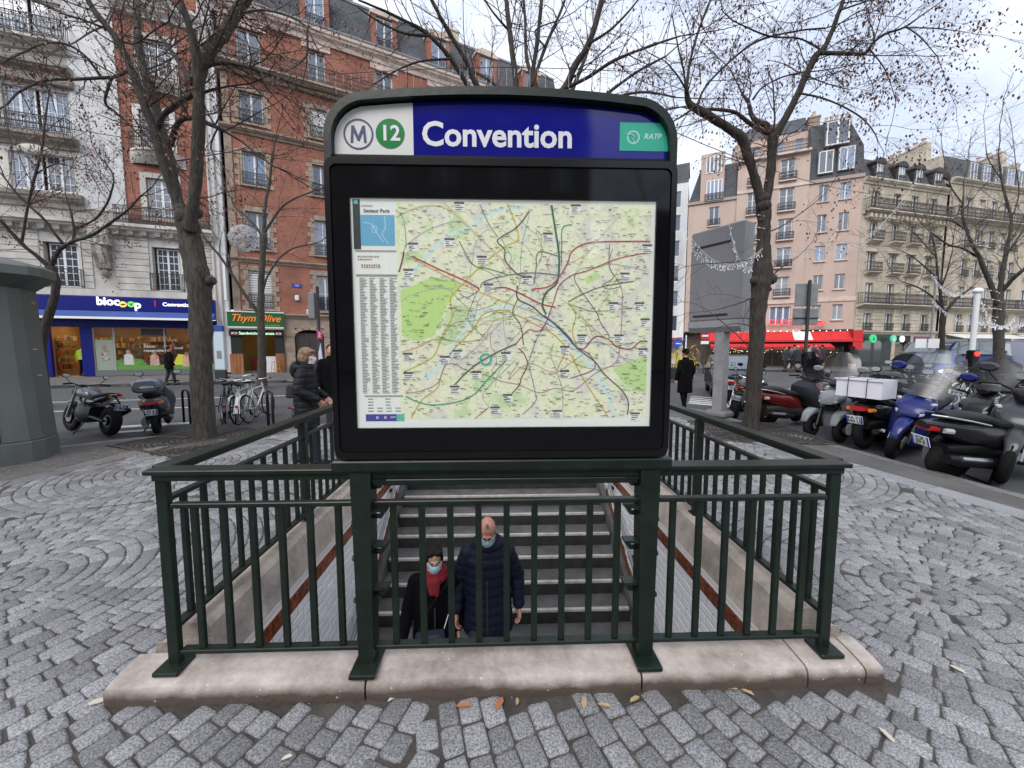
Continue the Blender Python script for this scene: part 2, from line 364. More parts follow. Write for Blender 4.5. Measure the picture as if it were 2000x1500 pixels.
for ci, (cx, cy) in enumerate(centers):
    r = .03
    while r < 4.4:
        w = rnd.uniform(.096, .114); rm = r + w / 2; a = rnd.uniform(0, 6.28); a1 = a + 2 * math.pi
        while a < a1 - .04 / rm:
            l = rnd.uniform(.108, .158) * (.8 if r < .4 else 1); da = l / rm
            if a + da > a1: da = a1 - a; l = da * rm
            am = a + da / 2; x, y = cx + rm * math.cos(am), cy + rm * math.sin(am); a += da
            if l < .05 or not (-1.2 < y < 9.6) or abs(x) > 9: continue
            ds = sorted((math.hypot(x - q, y - w_), k) for k, (q, w_) in enumerate(centers))
            if ds[0][1] != ci or ds[1][0] - ds[0][0] < .018: continue
            if y < 1.0 and abs(x) > 2.6 + y: pass
            if not inpoly(x, y, cob): continue
            q = MEi @ Vector((x, y, 0))
            if abs(q.x) < 1.93 and -.135 < q.y < 4.22: continue
            if any(abs((x - gx) * math.cos(ga) + (y - gy) * math.sin(ga)) < .98 and abs(-(x - gx) * math.sin(ga) + (y - gy) * math.cos(ga)) < .98 for gx, gy, ga in gratepos): continue
            stones.append((x, y, am + math.pi / 2 + rnd.uniform(-.03, .03), l - rnd.uniform(.007, .013), w - rnd.uniform(.007, .012), rnd.uniform(.012, .017)))
        r += w
def sett(mb, x, y, an, l, w, h):
    c, s_ = math.cos(an), math.sin(an); rb = 1
    j = [rnd.uniform(-.004, .004) for _ in range(8)]
    def ring(i, z):
        out = []
        for k, (a, b) in enumerate(((-1, -.78), (-.84, -1), (.84, -1), (1, -.78), (1, .78), (.84, 1), (-.84, 1), (-1, .78))):
            u = a * (l / 2 - i) + j[k]; v = b * (w / 2 - i) + j[(k + 3) % 8]
            out.append((x + u * c - v * s_, y + u * s_ + v * c, z))
        return out
    vs_ = ring(-.002, .0) + ring(0, h * .55) + ring(.006, h * .95) + ring(.016, h * 1.1); fs = [tuple(range(24, 32))]
    for q in range(3):
        for i in range(8): k = (i + 1) % 8; fs.append((q * 8 + i, q * 8 + k, q * 8 + 8 + k, q * 8 + 8 + i))
    mb.add(vs_, fs)
def view_size(x, y): 
    r = Vector((x, y)); vis = y > .9 and abs(x) < 1.45 * y
    return (x * x + y * y) if vis else 1e3 + x * x + y * y
stones.sort(key=lambda s_: view_size(s_[0], s_[1]))
cobroot = thing_struct('cobbled_paving')
protos = []
for k in range(10):
    mb = MB(); sett(mb, 0, 0, 0, .128, .095, .013); protos.append(mb.mesh('sett', m_cobo, smooth=True))
for s_ in stones[:298]:
    ob('sett', rnd.choice(protos), cobroot, (s_[0], s_[1], .0), s_[2], (s_[3] / .128, s_[4] / .095, s_[5] / .013))
mb = MB()
for s_ in stones[298:]: sett(mb, *s_)
mb.build('sett_field', m_cob, cobroot, smooth=2, kind='stuff')
# smooth border slabs along the cobbles on the left
lb = [(p.x, p.y) for p in cobL]
kerbline('border_slabs', lb, -.34, 0, .014, .9, m_slab)
kerbline('border_slabs', [(p.x, p.y) for p in cobR[2:]] + [(5.3, 2.6), (5.45, -2.5)], -.30, 0, .014, .9, m_slabR)
# tree grates
def grate(x, y, a, lab):
    t = thing('tree_grate', lab, 'tree grate', (x, y, .003), a, 'tree grates')
    MB().box(-.97, .97, -.97, .97, .0, .006).build('pit_floor', mat('grate_dirt', (.035, .03, .027), .95, var=.5, vs_=14), t)
    iron = mat('cast_iron', (.075, .068, .062), .6, metal=.3, var=.5, vs_=10)
    mb = MB()
    for s_ in (-1, 1): mb.box(-.97, .97, s_ * .97, s_ * .90, .006, .018); mb.box(s_ * .97, s_ * .90, -.9, .9, .006, .018)
    mb.build('grate_frame', iron, t)
    for k in range(9):
        r = .36 + k * .075; mb = MB(); n = 48; vs_ = []; fs = []; 
        for i in range(n):
            for rr in (r, r + .04): 
                an = 2 * math.pi * i / n; qx, qy = rr * math.cos(an) * 1.0, rr * math.sin(an); 
                vs_.append((max(-.9, min(.9, qx)), max(-.9, min(.9, qy)), .015))
        for i in range(n):
            j = (i + 1) % n
            if i % 12 != 0: fs.append((2 * i, 2 * i + 1, 2 * j + 1, 2 * j))
        mb.add(vs_, fs); mb.build('grate_ring', iron, t)
    for k in range(4):
        an = k * math.pi / 2 + .3; c, s_ = math.cos(an), math.sin(an)
        MB().hexa([(c * .32 - s_ * q, s_ * .32 + c * q, .012) if i < 1 else p for i, (q, p) in enumerate([(0, 0)] * 0)] or
                  [(c * a0 - s_ * b0, s_ * a0 + c * b0, z0) for z0 in (.007, .02) for a0, b0 in ((.32, -.03), (1.0, -.03), (1.0, .03), (.32, .03))]).build('grate_rib', iron, t)
grate(*gratepos[0], 'square iron grate of concentric rings around the big tree on the left')
grate(*gratepos[1], 'square iron grate of concentric rings around the big tree on the right')
# far pavements, road markings
def off2(A, B, d, s0, s1):
    A, B = Vector(A), Vector(B); t = (B - A).normalized(); n = Vector((t.y, -t.x)); return [tuple(A + t * s0 + n * q) if w_ == 0 else tuple(A + t * s1 + n * q) for q, w_ in ((0, 0), (d, 0), (d, 1), (0, 1))]
A1 = (-25.72, 21.27); B1e = (-18, 24.06); A2 = (-18, 24.06); B2e = (-.26, 33.29); K = (28.4, 32.2)
d4 = (.968, .25); d3 = (.905, -.427)
fw = [(-60, 9), (-60, 5.4), (-25, 15.3), (-16.6, 18.2), (-11.5, 19.6), (3, 26.6), (2, 34.5), (-.26, 33.3), (-18, 24.06), (-25.72, 21.27)]
sheet('far_pavement', [fw], 0, m_walk, thick=.13)
kerbline('far_kerb', [(-60, 5.4), (-25, 15.3), (-16.6, 18.2), (-11.5, 19.6), (3, 26.6)], -.25, -.13, .008, 1.5, m_kerb)
rw = [(K[0] - d3[0] * 22, K[1] - d3[1] * 22), (K[0] + .2, K[1]), (K[0] + 60, K[1] + 15.5), (90, 34), (29, 24.6), (21, 27), (14, 31.5), (7, 36)]
sheet('cafe_pavement', [rw], 0, m_walk, thick=.13)
kerbline('cafe_kerb', [(90, 34), (29, 24.6), (21, 27), (14, 31.5), (7, 36)], .25, -.13, .008, 1.6, m_kerb)
def strip(a, b, w, name='road_line', z=RZ - .014):
    a, b = Vector(a), Vector(b); t = (b - a).normalized(); n = Vector((-t.y, t.x)) * w / 2
    MB().quad((*(a - n), z), (*(b - n), z), (*(b + n), z), (*(a + n), z)).build(name, m_white, kind='structure')
g2 = lambda x, y: tuple(G(x, y, RZ))[:2]
strip(g2(60, 786), g2(660, 769), .12); strip(g2(60, 804), g2(520, 790), .12); strip(g2(225, 833), g2(380, 824), .3); strip(g2(225, 843), g2(300, 838), .2)
for k in range(5): strip(g2(1345 + k * 1, 786 - k * 3.2), g2(1425 - k * 4, 793 - k * 3.8), .32 - k * .03, 'zebra_stripe')
for k in range(6): a = Vector((24.5 + k * 1.3, 21.2 + k * .35)); strip(a, a + Vector((-.8, 2.6)), .5, 'zebra_stripe')
# leaves and litter by the coping
lm = [mat('dead_leaf_%s' % n, c, .8) for n, c in (('tan', (.42, .30, .17)), ('orange', (.36, .15, .07)), ('pale', (.55, .50, .40)))]
LL = ['pale curled leaf against the left part of the coping', 'orange brown leaf left of the middle of the coping', 'largest orange brown leaf under the middle of the coping', 'tiny pale leaf just left of the two orange leaves', 'tan leaf right of the two orange leaves', 'tan leaf next to the straw right of the middle', 'pale leaf off the left end of the coping', 'pale leaf on a sett below the right end of the coping', 'pale leaf on the setts at the right beyond the coping corner', 'tan leaf against the coping under its right joint', 'tan leaf against the coping right of its right joint', 'small pale leaf at the bottom edge left of the middle', 'small tan leaf just right of the largest orange leaf', 'small tan leaf highest up beside the coping at the right']
for k, (px, py, mi, sc) in enumerate([(451, 1362, 2, 1.2), (905, 1378, 1, 1), (975, 1374, 1, 1.1), (765, 1366, 2, .6), (1141, 1372, 0, .9), (1180, 1378, 0, .9), (190, 1371, 2, 1), (1732, 1436, 2, 1), (1870, 1307, 2, .9), (1240, 1366, 0, .9), (1460, 1352, 0, .8), (560, 1480, 2, .6), (1010, 1370, 0, .6), (1430, 1345, 0, .7)]):
    p = G(px, py, .02); mb = MB(); s_ = .018 * sc; mb.M = Matrix.Rotation(rnd.uniform(0, 6.28), 4, 'Z') @ Matrix.Rotation(rnd.uniform(-.2, .2), 4, 'X')
    mb.add([(-2 * s_, 0, 0), (-s_, -.8 * s_, .004), (s_, -.7 * s_, .006), (2.1 * s_, 0, .002), (s_, .8 * s_, .007), (-s_, .7 * s_, .003), (0, 0, .001), (-1.9 * s_, 0, -.002), (0, 0, -.002)], [(0, 1, 6), (1, 2, 6), (2, 3, 6), (3, 4, 6), (4, 5, 6), (5, 0, 6), (0, 7, 1)])
    mb.build('fallen_leaf', lm[mi], loc=p, label=LL[k], cat='leaf', group='fallen leaves on the paving')
# ---------------------------------------------------------------- metro entrance
rootc = thing('stone_coping', 'weathered beige stone coping around the foot of the green stair railing', 'stone coping', EO, EA)
def cstone(u0, u1, name='coping_stone'):
    prof = [(-.118, 0), (-.123, .05), (-.121, .088), (-.111, .105), (-.085, .113), (.0, .122), (.04, .126), (.075, .126), (.075, -.5), (-.05, -.5), (-.05, 0)]
    n = max(2, int((u1 - u0) / .12)); vs_ = []; fs = []; m = len(prof)
    for i in range(n + 1):
        u = u0 + (u1 - u0) * i / n; e = .008 if i in (0, n) else 0
        for (v, z) in prof:
            wv = .006 * noise.noise(Vector((u * 3, v * 9, z * 9))) ; vs_.append((u, v + wv + (e if v < -.08 else 0), z + wv - (e if z > .08 else 0)))
    for i in range(n):
        for k in range(m): j = (k + 1) % m; fs.append((i * m + k, i * m + j, i * m + m + j, i * m + m + k))
    fs += [tuple(range(m - 1, -1, -1)), tuple(n * m + k for k in range(m))]
    return MB().add(vs_, fs).build(name, m_limeF, rootc, smooth=True)
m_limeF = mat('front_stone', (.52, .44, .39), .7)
N_, L_, b_ = nodes(m_limeF)
def fine_stone():
    N, L, b = N_, L_, b_; g = N.new('ShaderNodeNewGeometry'); tc = N.new('ShaderNodeTexCoord')
    n1 = N.new('ShaderNodeTexNoise'); n1.inputs['Scale'].default_value = 2.2; n1.inputs['Detail'].default_value = 11; n1.inputs['Roughness'].default_value = .72; L.new(tc.outputs['Object'], n1.inputs['Vector'])
    r1 = N.new('ShaderNodeValToRGB'); e = r1.color_ramp.elements; e[0].position = .30; e[0].color = (.15, .12, .10, 1); e[1].position = .64; e[1].color = (.57, .505, .46, 1); e.new(.47).color = (.37, .32, .285, 1); L.new(n1.outputs['Fac'], r1.inputs[0])
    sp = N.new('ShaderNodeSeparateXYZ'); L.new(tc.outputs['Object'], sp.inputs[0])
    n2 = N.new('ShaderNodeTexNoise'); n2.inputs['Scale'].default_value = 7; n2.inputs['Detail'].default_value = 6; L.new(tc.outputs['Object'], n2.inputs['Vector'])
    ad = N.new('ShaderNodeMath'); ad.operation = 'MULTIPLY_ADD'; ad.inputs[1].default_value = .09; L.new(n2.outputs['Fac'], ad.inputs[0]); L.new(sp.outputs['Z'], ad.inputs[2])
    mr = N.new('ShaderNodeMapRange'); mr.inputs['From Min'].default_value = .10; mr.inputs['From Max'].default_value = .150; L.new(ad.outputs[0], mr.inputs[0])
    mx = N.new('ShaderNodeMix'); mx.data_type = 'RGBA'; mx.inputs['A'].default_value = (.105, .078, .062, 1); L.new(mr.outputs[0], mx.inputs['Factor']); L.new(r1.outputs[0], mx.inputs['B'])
    v = N.new('ShaderNodeTexVoronoi'); v.inputs['Scale'].default_value = 26; L.new(tc.outputs['Object'], v.inputs['Vector']); rs = N.new('ShaderNodeValToRGB'); rs.color_ramp.elements[0].position = .09; rs.color_ramp.elements[0].color = (1, 1, 1, 1); rs.color_ramp.elements[1].position = .13; rs.color_ramp.elements[1].color = (0, 0, 0, 1); L.new(v.outputs['Distance'], rs.inputs[0])
    m2 = N.new('ShaderNodeMath'); m2.operation = 'MULTIPLY'; L.new(rs.outputs[0], m2.inputs[0]); r5 = N.new('ShaderNodeValToRGB'); r5.color_ramp.elements[0].position = .5; r5.color_ramp.elements[1].position = .56; L.new(n2.outputs['Fac'], r5.inputs[0]); L.new(r5.outputs[0], m2.inputs[1])
    mx2 = N.new('ShaderNodeMix'); mx2.data_type = 'RGBA'; mx2.inputs['B'].default_value = (.66, .62, .58, 1); L.new(m2.outputs[0], mx2.inputs['Factor']); L.new(mx.outputs['Result'], mx2.inputs['A']); L.new(mx2.outputs['Result'], b.inputs['Base Color'])
    n4 = N.new('ShaderNodeTexNoise'); n4.inputs['Scale'].default_value = 38; n4.inputs['Detail'].default_value = 5; L.new(tc.outputs['Object'], n4.inputs['Vector'])
    bu = N.new('ShaderNodeBump'); bu.inputs['Strength'].default_value = .45; bu.inputs['Distance'].default_value = .012; L.new(n4.outputs['Fac'], bu.inputs['Height']); L.new(bu.outputs[0], b.inputs['Normal'])
fine_stone()
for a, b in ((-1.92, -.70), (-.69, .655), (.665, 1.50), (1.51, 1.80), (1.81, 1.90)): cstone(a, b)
for sx in (-1, 1):   # raised side stones
    v = .16
    for l in (1.0, 1.05, .98, 1.0):
        v1 = min(v + l, 4.15); a, b = v + .003, v1 - .003
        q = lambda z0, z1, x0, x1, i0, i1: None
        mb = MB(); poly = [(1.92, 0), (1.915, .085), (1.89, .11), (1.81, .12), (1.80, .20), (1.78, .222), (1.645, .222), (1.62, .20), (1.56, -.02), (1.56, -.5), (1.92, -.5)]
        mb.prism([(sx * x, z) for x, z in poly], 'y', a, b); mb.build('coping_stone', m_limeL, rootc); v = v1
    MB().prism([(sx * x, z) for x, z in [(1.92, 0), (1.90, .12), (1.60, .14), (1.56, -.02), (1.56, -.5), (1.92, -.5)]], 'y', .152, .158).build('mortar_joint', m_limeL, rootc)
# stairs
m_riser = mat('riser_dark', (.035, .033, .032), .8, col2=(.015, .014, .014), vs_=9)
stair = thing('staircase', 'dark stone stairs with pale nosings going down into the metro', 'stairs', EO, EA)
for k in range(16):
    z = -.108 - .157 * k; v = 4.04 - .267 * k
    o = MB().box(-1.42, 1.42, v, v + .30, z - .20, z).build('step', m_step, stair)
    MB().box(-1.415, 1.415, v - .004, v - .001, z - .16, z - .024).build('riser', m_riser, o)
    MB().box(-1.40, 1.40, v - .008, v + .032, z - .022, z + .003).build('nosing', m_nose, o)
MB().box(-1.6, 1.6, -2.2, .08, -2.75, -2.62).build('landing', m_step, stair)
MB().box(-1.6, 1.6, 4.28, 4.5, -.6, -.005).build('top_sill', m_slab, stair)
# retaining shell so that no daylight enters
sh = thing('stairwell_shell', 'grey concrete shell around the metro stairwell behind the tiles', 'retaining wall', EO, EA)
mb = MB(); mb.box(-1.75, -1.53, -2.4, 4.3, -2.8, -.03); mb.build('side_wall', m_grout, sh); MB().box(1.53, 1.75, -2.4, 4.3, -2.8, -.03).build('side_wall', m_grout, sh)
MB().box(-1.6, 1.6, .0, .075, -.55, -.02).build('lintel', m_grout, sh); MB().box(-1.75, 1.75, -2.45, .16, -.60, -.55).build('passage_ceiling', m_grout, sh)
for side, sx in (('left', -1), ('right', 1)):
    w = thing('tiled_wall', 'white bevelled tile wall with brown borders on the %s of the stairs' % side, 'tiled wall', EO, EA, 'tiled stair walls')
    tl = []
    tw, th = .152, .077
    for r in range(33):
        z1 = -.145 - r * th
        for c in range(30):
            v0 = -.1 + c * tw - (tw / 2 if r % 2 else 0); vc = v0 + tw / 2; nz_ = -.108 - .157 * (4.04 - vc) / .267
            if z1 - th / 2 > nz_ + .12 and v0 < 4.1: tl.append((vc, z1 - th / 2))
    tl.sort(key=lambda t: 0 if t[0] > .3 and t[1] > -1.75 - 0 * t[0] else 1)
    def tile(mb, v, z, x=1.5):
        a, b = tw / 2 - .002, th / 2 - .002
        mb.add([(sx * (x + .005), v - a, z - b), (sx * (x + .005), v + a, z - b), (sx * (x + .005), v + a, z + b), (sx * (x + .005), v - a, z + b),
                (sx * x, v - a + .008, z - b + .008), (sx * x, v + a - .008, z - b + .008), (sx * x, v + a - .008, z + b - .008), (sx * x, v - a + .008, z + b - .008)],
               [(4, 5, 6, 7), (0, 1, 5, 4), (1, 2, 6, 5), (2, 3, 7, 6), (3, 0, 4, 7)])
    mb = MB(); tile(mb, 0, 0); tme = mb.mesh('tile', m_tile)
    for v, z in tl[:298]: ob('tile', tme, w, (0, v, z))
    mb = MB()
    for v, z in tl[298:]: tile(mb, v, z)
    mb.build('tile_field', m_tile, w, kind='stuff')
    MB().box(sx * 1.504, sx * 1.535, -.4, 4.2, -2.75, -.03).build('mortar_bed', m_grout, w)
    mb = MB(); mb.box(sx * 1.493, sx * 1.515, -.053, .053, -.053, .053); bt = mb.mesh('border_tile', m_btile)
    for i in range(38): ob('border_tile', bt, w, (0, .12 + i * .109, -.085))
    sl = math.atan2(.157, .267)
    for i in range(34):
        v = .35 + i * .109 * math.cos(sl)
        z = -.108 - .157 * (4.04 - v) / .267 + .07
        if z < -.16: ob('border_tile', bt, w, (0, v, z), (sl, 0, 0))
    v0, v1 = .2, 4.1; f = lambda v: -.108 - .157 * (4.04 - v) / .267
    MB().hexa([(sx * 1.40, v0, f(v0) - .35), (sx * 1.51, v0, f(v0) - .35), (sx * 1.51, v1, f(v1) - .35), (sx * 1.40, v1, f(v1) - .35),
               (sx * 1.44, v0, f(v0) + .02), (sx * 1.51, v0, f(v0) + .02), (sx * 1.51, v1, f(v1) + .02), (sx * 1.44, v1, f(v1) + .02)]).build('skirting', m_step, w)
    h = thing('handrail', 'steel handrail with black brackets along the %s stair wall' % side, 'handrail', EO, EA, 'stair handrails')
    MB().tube([(sx * 1.43, .2, f(.2) + .52), (sx * 1.43, 3.9, f(3.9) + .52)], .02, 10).build('rail', m_steel, h, smooth=True)
    for v in (.6, 1.45, 2.3, 3.15): 
        MB().tube([(sx * 1.43, v, f(v) + .50), (sx * 1.44, v, f(v) + .44), (sx * 1.49, v, f(v) + .43)], .012, 6).ball((sx * 1.475, v, f(v) + .44), .03, 8, 6).build('bracket', m_black, h, smooth=True)
# railing
rl = thing('stair_railing', 'dark green iron railing around the metro stairs', 'railing', EO, EA)
def bar(x0, x1, y0, y1, z0, z1, name, b=.004): return MB().bbox(x0, x1, y0, y1, z0, z1, b).build(name, m_green, rl)
HW = 1.67
for sx in (-1, 1):
    bar(sx * HW - .027, sx * HW + .027, -.018, .018, .135, 1.075, 'post'); MB().bbox(sx * HW - .06, sx * HW + .06, -.075, .05, .118, .140, .004).build('foot_plate', m_green, rl)
    for v in (1.42, 2.8, 4.1):
        bar(sx * 1.72 - .03, sx * 1.72 + .03, v - .03, v + .03, .215, 1.075, 'post')
        bar(sx * 1.72 - .05, sx * 1.72 + .05, v - .05, v + .05, .213, .235, 'foot_plate')
    bar(min(sx * 1.69, sx * 1.75), max(sx * 1.69, sx * 1.75), .045, 4.15, 1.08, 1.108, 'top_rail'); bar(sx * 1.72 - .047, sx * 1.72 + .047, .052, 4.16, 1.11, 1.132, 'top_rail')
    bar(sx * 1.72 - .02, sx * 1.72 + .02, .04, 4.13, .942, .966, 'mid_rail'); bar(sx * 1.72 - .025, sx * 1.72 + .025, .04, 4.13, .268, .292, 'bottom_rail')
    for i in range(29):
        v = .17 + i * .1385
        if min(abs(v - q) for q in (1.42, 2.8, 4.1)) > .045: bar(sx * 1.72 - .015, sx * 1.72 + .015, v - .013, v + .013, .292, .942, 'baluster', .003)
bar(-HW - .055, HW + .055, -.048, .048, 1.112, 1.134, 'top_rail'); bar(-HW - .03, HW + .03, -.03, .03, 1.078, 1.110, 'top_rail')
for a, b in ((-HW + .036, -.745), (-.675, .665), (.735, HW - .036)):
    bar(a, b, -.018, .018, .938, .962, 'mid_rail'); bar(a, b, -.022, .022, .190, .212, 'bottom_rail')
for us in ([-1.67 + .1385 * k for k in range(1, 7)], [-.71 + .1405 * k for k in range(1, 10)][:9], [.70 + .1385 * k for k in range(1, 7)]):
    for u in us: bar(u - .0155, u + .0155, -.012, .012, .212, .938, 'baluster', .003)
# ---------------------------------------------------------------- station sign
sg = thing('station_sign', 'metro station sign with blue name header above a lit map case', 'station sign', EO, EA)
for u in (-.71, .70):
    MB().prism([(u - .036, .14), (u + .036, .14), (u + .045, .9), (u + .05, 1.12), (u - .05, 1.12), (u - .045, .9)], 'y', -.050, .045).build('support_post', m_green, sg)
    MB().bbox(u - .062, u + .062, -.12, .08, .116, .140, .004).build('foot_plate', m_green, sg)
    for z in (.48, .70, .88, 1.03):
        s_ = -1 if u > 0 else 1; mb = MB()
        mb.tube([(u + s_ * .04, -.0, z), (u + s_ * .085, -.02, z + .01), (u + s_ * .10, -.02, z + .035)], .012, 6); mb.box(u + s_ * .04, u + s_ * .115, -.035, .02, z + .035, z + .048)
        mb.build('lug', m_green, sg); MB().tube([(u - s_ * .04, -.01, z - .03), (u - s_ * .062, -.01, z - .03)], .014, 6).build('bolt', m_green, sg)
MB().bbox(-.84, .80, -.065, .055, 1.125, 1.178, .008).build('crossbeam', m_green, sg)
MB().bbox(-.66, .65, -.03, .02, 1.045, 1.075, .004).build('under_beam', m_green, sg)
CX = -.022
def rrect(x0, x1, z0, z1, r, top_r=None, crown=0, n=7):
    pts = []; tr = top_r or r
    for cx, cz, rr, a0 in ((x1 - r, z0 + r, r, -90), (x1 - tr, z1 - tr, tr, 0), (x0 + tr, z1 - tr, tr, 90), (x0 + r, z0 + r, r, 180)):
        for k in range(n + 1):
            a = R(a0 + 90 * k / n); pts.append((cx + rr * math.cos(a), cz + rr * math.sin(a)))
        if a0 == 0 and crown:
            for k in range(1, 12): t = k / 12; pts.append((x1 - tr - (x1 - x0 - 2 * tr) * t, z1 + crown * 4 * t * (1 - t)))
    return pts
def ringp(outer, inner, y0, y1, mb=None):
    mb = mb or MB(); n = len(outer); vs_ = [(x, y0, z) for x, z in outer] + [(x, y0, z) for x, z in inner] + [(x, y1, z) for x, z in outer] + [(x, y1, z) for x, z in inner]; fs = []
    for i in range(n):
        j = (i + 1) % n; fs += [(i, j, n + j, n + i), (2 * n + i, 3 * n + i, 3 * n + j, 2 * n + j), (i, 2 * n + i, 2 * n + j, j), (n + i, n + j, 3 * n + j, 3 * n + i)]
    return mb.add(vs_, fs)
hwS = .797
o_ = rrect(CX - hwS, CX + hwS, 1.182, 2.842, .03, .19, .032); i_ = rrect(CX - hwS + .032, CX + hwS - .032, 1.21, 2.807, .02, .16, .032)
ringp(o_, i_, -.055, .13).build('hoop_frame', m_green, sg, smooth=True)
def plate(pts, y0, y1, name, m, par=sg): return MB().prism(pts, 'y', y0, y1).build(name, m, par)
plate(rrect(CX - hwS + .03, CX + hwS - .03, 1.21, 2.809, .02, .16, .032), .02, .115, 'body_panel', m_black)
xs = sv(806, 250, -.03)[0]; zh = sv(980, 306, -.03)[1]
inner = rrect(CX - hwS + .034, CX + hwS - .034, zh, 2.799, .004, .155, .032)
m_hw = mat('header_white', (.74, .74, .72), .12); m_hb = mat('header_blue', (.007, .009, .20), .07)
lft = [p for p in inner if p[0] < xs]; rgt = [p for p in inner if p[0] >= xs]
ztop = [z for x, z in inner if abs(x - xs) < .15 and z > 2.7]; ztop = sum(ztop) / len(ztop)
ri = [i for i, p in enumerate(inner) if p[0] >= xs]
lt = [p for p in inner if p[0] < xs]; lt = [p for p in lt if p[1] > zh + .01] + [p for p in lt if p[1] <= zh + .01]
plate([(xs, ztop)] + sorted([p for p in lt if p[1] > zh + .05], key=lambda p: math.atan2(p[1] - zh, -(p[0] - xs))  , reverse=True) + [(CX - hwS + .034, zh), (xs, zh)], -.02, .0, 'header_panel', m_hw)
plate([(xs, zh), (CX + hwS - .034, zh)] + sorted([p for p in rgt if p[1] > zh + .05], key=lambda p: math.atan2(p[1] - zh, p[0] - xs)) + [(xs, ztop)], -.0195, .0, 'header_panel', m_hb)
hp = ob('header_lettering', None, sg)
FR = (R(90), 0, 0); m_let = mat('letter_white', (.72, .73, .76), .3); m_inkb = mat('ink_blue', (.02, .02, .12), .4); m_gr12 = mat('line_green', (.0, .20, .04), .2)
def at(px, py, v): u, z = sv(px, py, v); return (u, v, z)
def flatring(c, r0, r1, y, m, name, par, n=40):
    mb = MB(); vs_ = []; fs = []
    for i in range(n):
        a = 2 * math.pi * i / n; vs_ += [(c[0] + r0 * math.cos(a), y, c[2] + r0 * math.sin(a)), (c[0] + r1 * math.cos(a), y, c[2] + r1 * math.sin(a))]
    for i in range(n): j = (i + 1) % n; fs.append((2 * i, 2 * i + 1, 2 * j + 1, 2 * j))
    if r0 < .001: pass
    mb.add(vs_, fs); mb.build(name, m, par)
s1 = 1 / 750 * 1.75; cM = at(700, 262, -.021); c12 = at(762, 261, -.021)
flatring(cM, 26.5 * s1 * .96, 30 * s1 * .96, -.0215, m_inkb, 'metro_logo_ring', hp)
flatring(c12, .0005, 29 * s1 * .96, -.0215, m_gr12, 'line_disc', hp)
MB().prism([(cM[0] + x * .037, cM[2] + z * .037) for x, z in ((-.98, -1), (-.66, -1), (-.58, .25), (-.12, -.78), (.12, -.78), (.58, .25), (.66, -1), (.98, -1), (.82, 1), (.50, 1), (0, -.2), (-.50, 1), (-.82, 1))], 'y', -.0218, -.0212).build('letter', m_inkb, hp)
text('letter', '12', .093, m_let, hp, (c12[0], -.0222, c12[2] - .001), FR, .0004, .022, sx=1.0)
c = at(972, 266, -.021); text('station_name', 'Convention', .148, m_let, hp, (c[0], -.021, c[2]), FR, .0005, .024, sx=.98)
a, b = at(1211, 239, -.021), at(1306, 296, -.021)
m_rg = mat('operator_green', (.03, .40, .27), .25); MB().box(a[0], b[0], -.0215, -.0197, b[2], a[2]).build('operator_panel', m_rg, hp)
m_rl = mat('pale_green', (.45, .72, .62), .3); c = at(1237, 268, -.022); flatring(c, .024, .0295, -.0219, m_rl, 'operator_logo', hp)
MB().tube([(c[0] - .035, -.0222, c[2] + .012), (c[0] - .008, -.0222, c[2] + .012), (c[0] + .006, -.0222, c[2] + .002), (c[0] - .004, -.0222, c[2] - .006), (c[0] + .004, -.0222, c[2] - .016), (c[0], -.0222, c[2] - .034)], .0022, 4).build('operator_logo', m_rl, hp)
c = at(1274, 267, -.022); text('operator_name', 'RATP', .034, m_rl, hp, (c[0], -.0218, c[2]), FR, .0003, .02, shear=.3)
# gap strip between header and case
MB().box(CX - .765, CX + .765, -.035, .02, zh - .055, zh - .002).build('gap_panel', m_black, sg)
# map case
co = rrect(CX - .793, CX + .793, 1.192, zh - .03, .045); ci = rrect(CX - .768, CX + .768, 1.222, zh - .060, .03)
ringp(co, ci, -.075, .0).build('case_frame', mat('case_black', (.005, .005, .006), .22), sg, smooth=True)
ml, mt = sv(684, 387, -.055); mr_, mbm = sv(1268, 832, -.055)
gi = rrect(ml, mr_, mbm, mt, .004); 
ringp(ci, [(min(max(x, ml), mr_), min(max(z, mbm), mt)) for x, z in ci], -.066, -.058).build('black_glass_border', m_blackg, sg)
MB().box(ml, mr_, -.064, -.0625, mbm, mt).build('glass', glassmat('case_glass', (.97, .98, .97), .05), sg)
# map poster
pm = mat('map_paper', (.72, .74, .55), .5); N, L, b = nodes(pm); tc = N.new('ShaderNodeTexCoord')
n1 = N.new('ShaderNodeTexNoise'); n1.inputs['Scale'].default_value = 9; n1.inputs['Detail'].default_value = 6; L.new(tc.outputs['Object'], n1.inputs['Vector'])
r1 = N.new('ShaderNodeValToRGB'); e = r1.color_ramp.elements; e[0].position = .36; e[0].color = (.50, .62, .36, 1); e[1].position = .62; e[1].color = (.64, .62, .56, 1); e.new(.45).color = (.70, .72, .52, 1); e.new(.55).color = (.72, .71, .55, 1); L.new(n1.outputs['Fac'], r1.inputs[0])
v1 = N.new('ShaderNodeTexVoronoi'); v1.feature = 'DISTANCE_TO_EDGE'; v1.inputs['Scale'].default_value = 26; L.new(tc.outputs['Object'], v1.inputs['Vector'])
r2 = N.new('ShaderNodeValToRGB'); r2.color_ramp.elements[0].position = .02; r2.color_ramp.elements[0].color = (.80, .80, .74, 1); r2.color_ramp.elements[1].position = .06; r2.color_ramp.elements[1].color = (1, 1, 1, 1); L.new(v1.outputs['Distance'], r2.inputs[0])
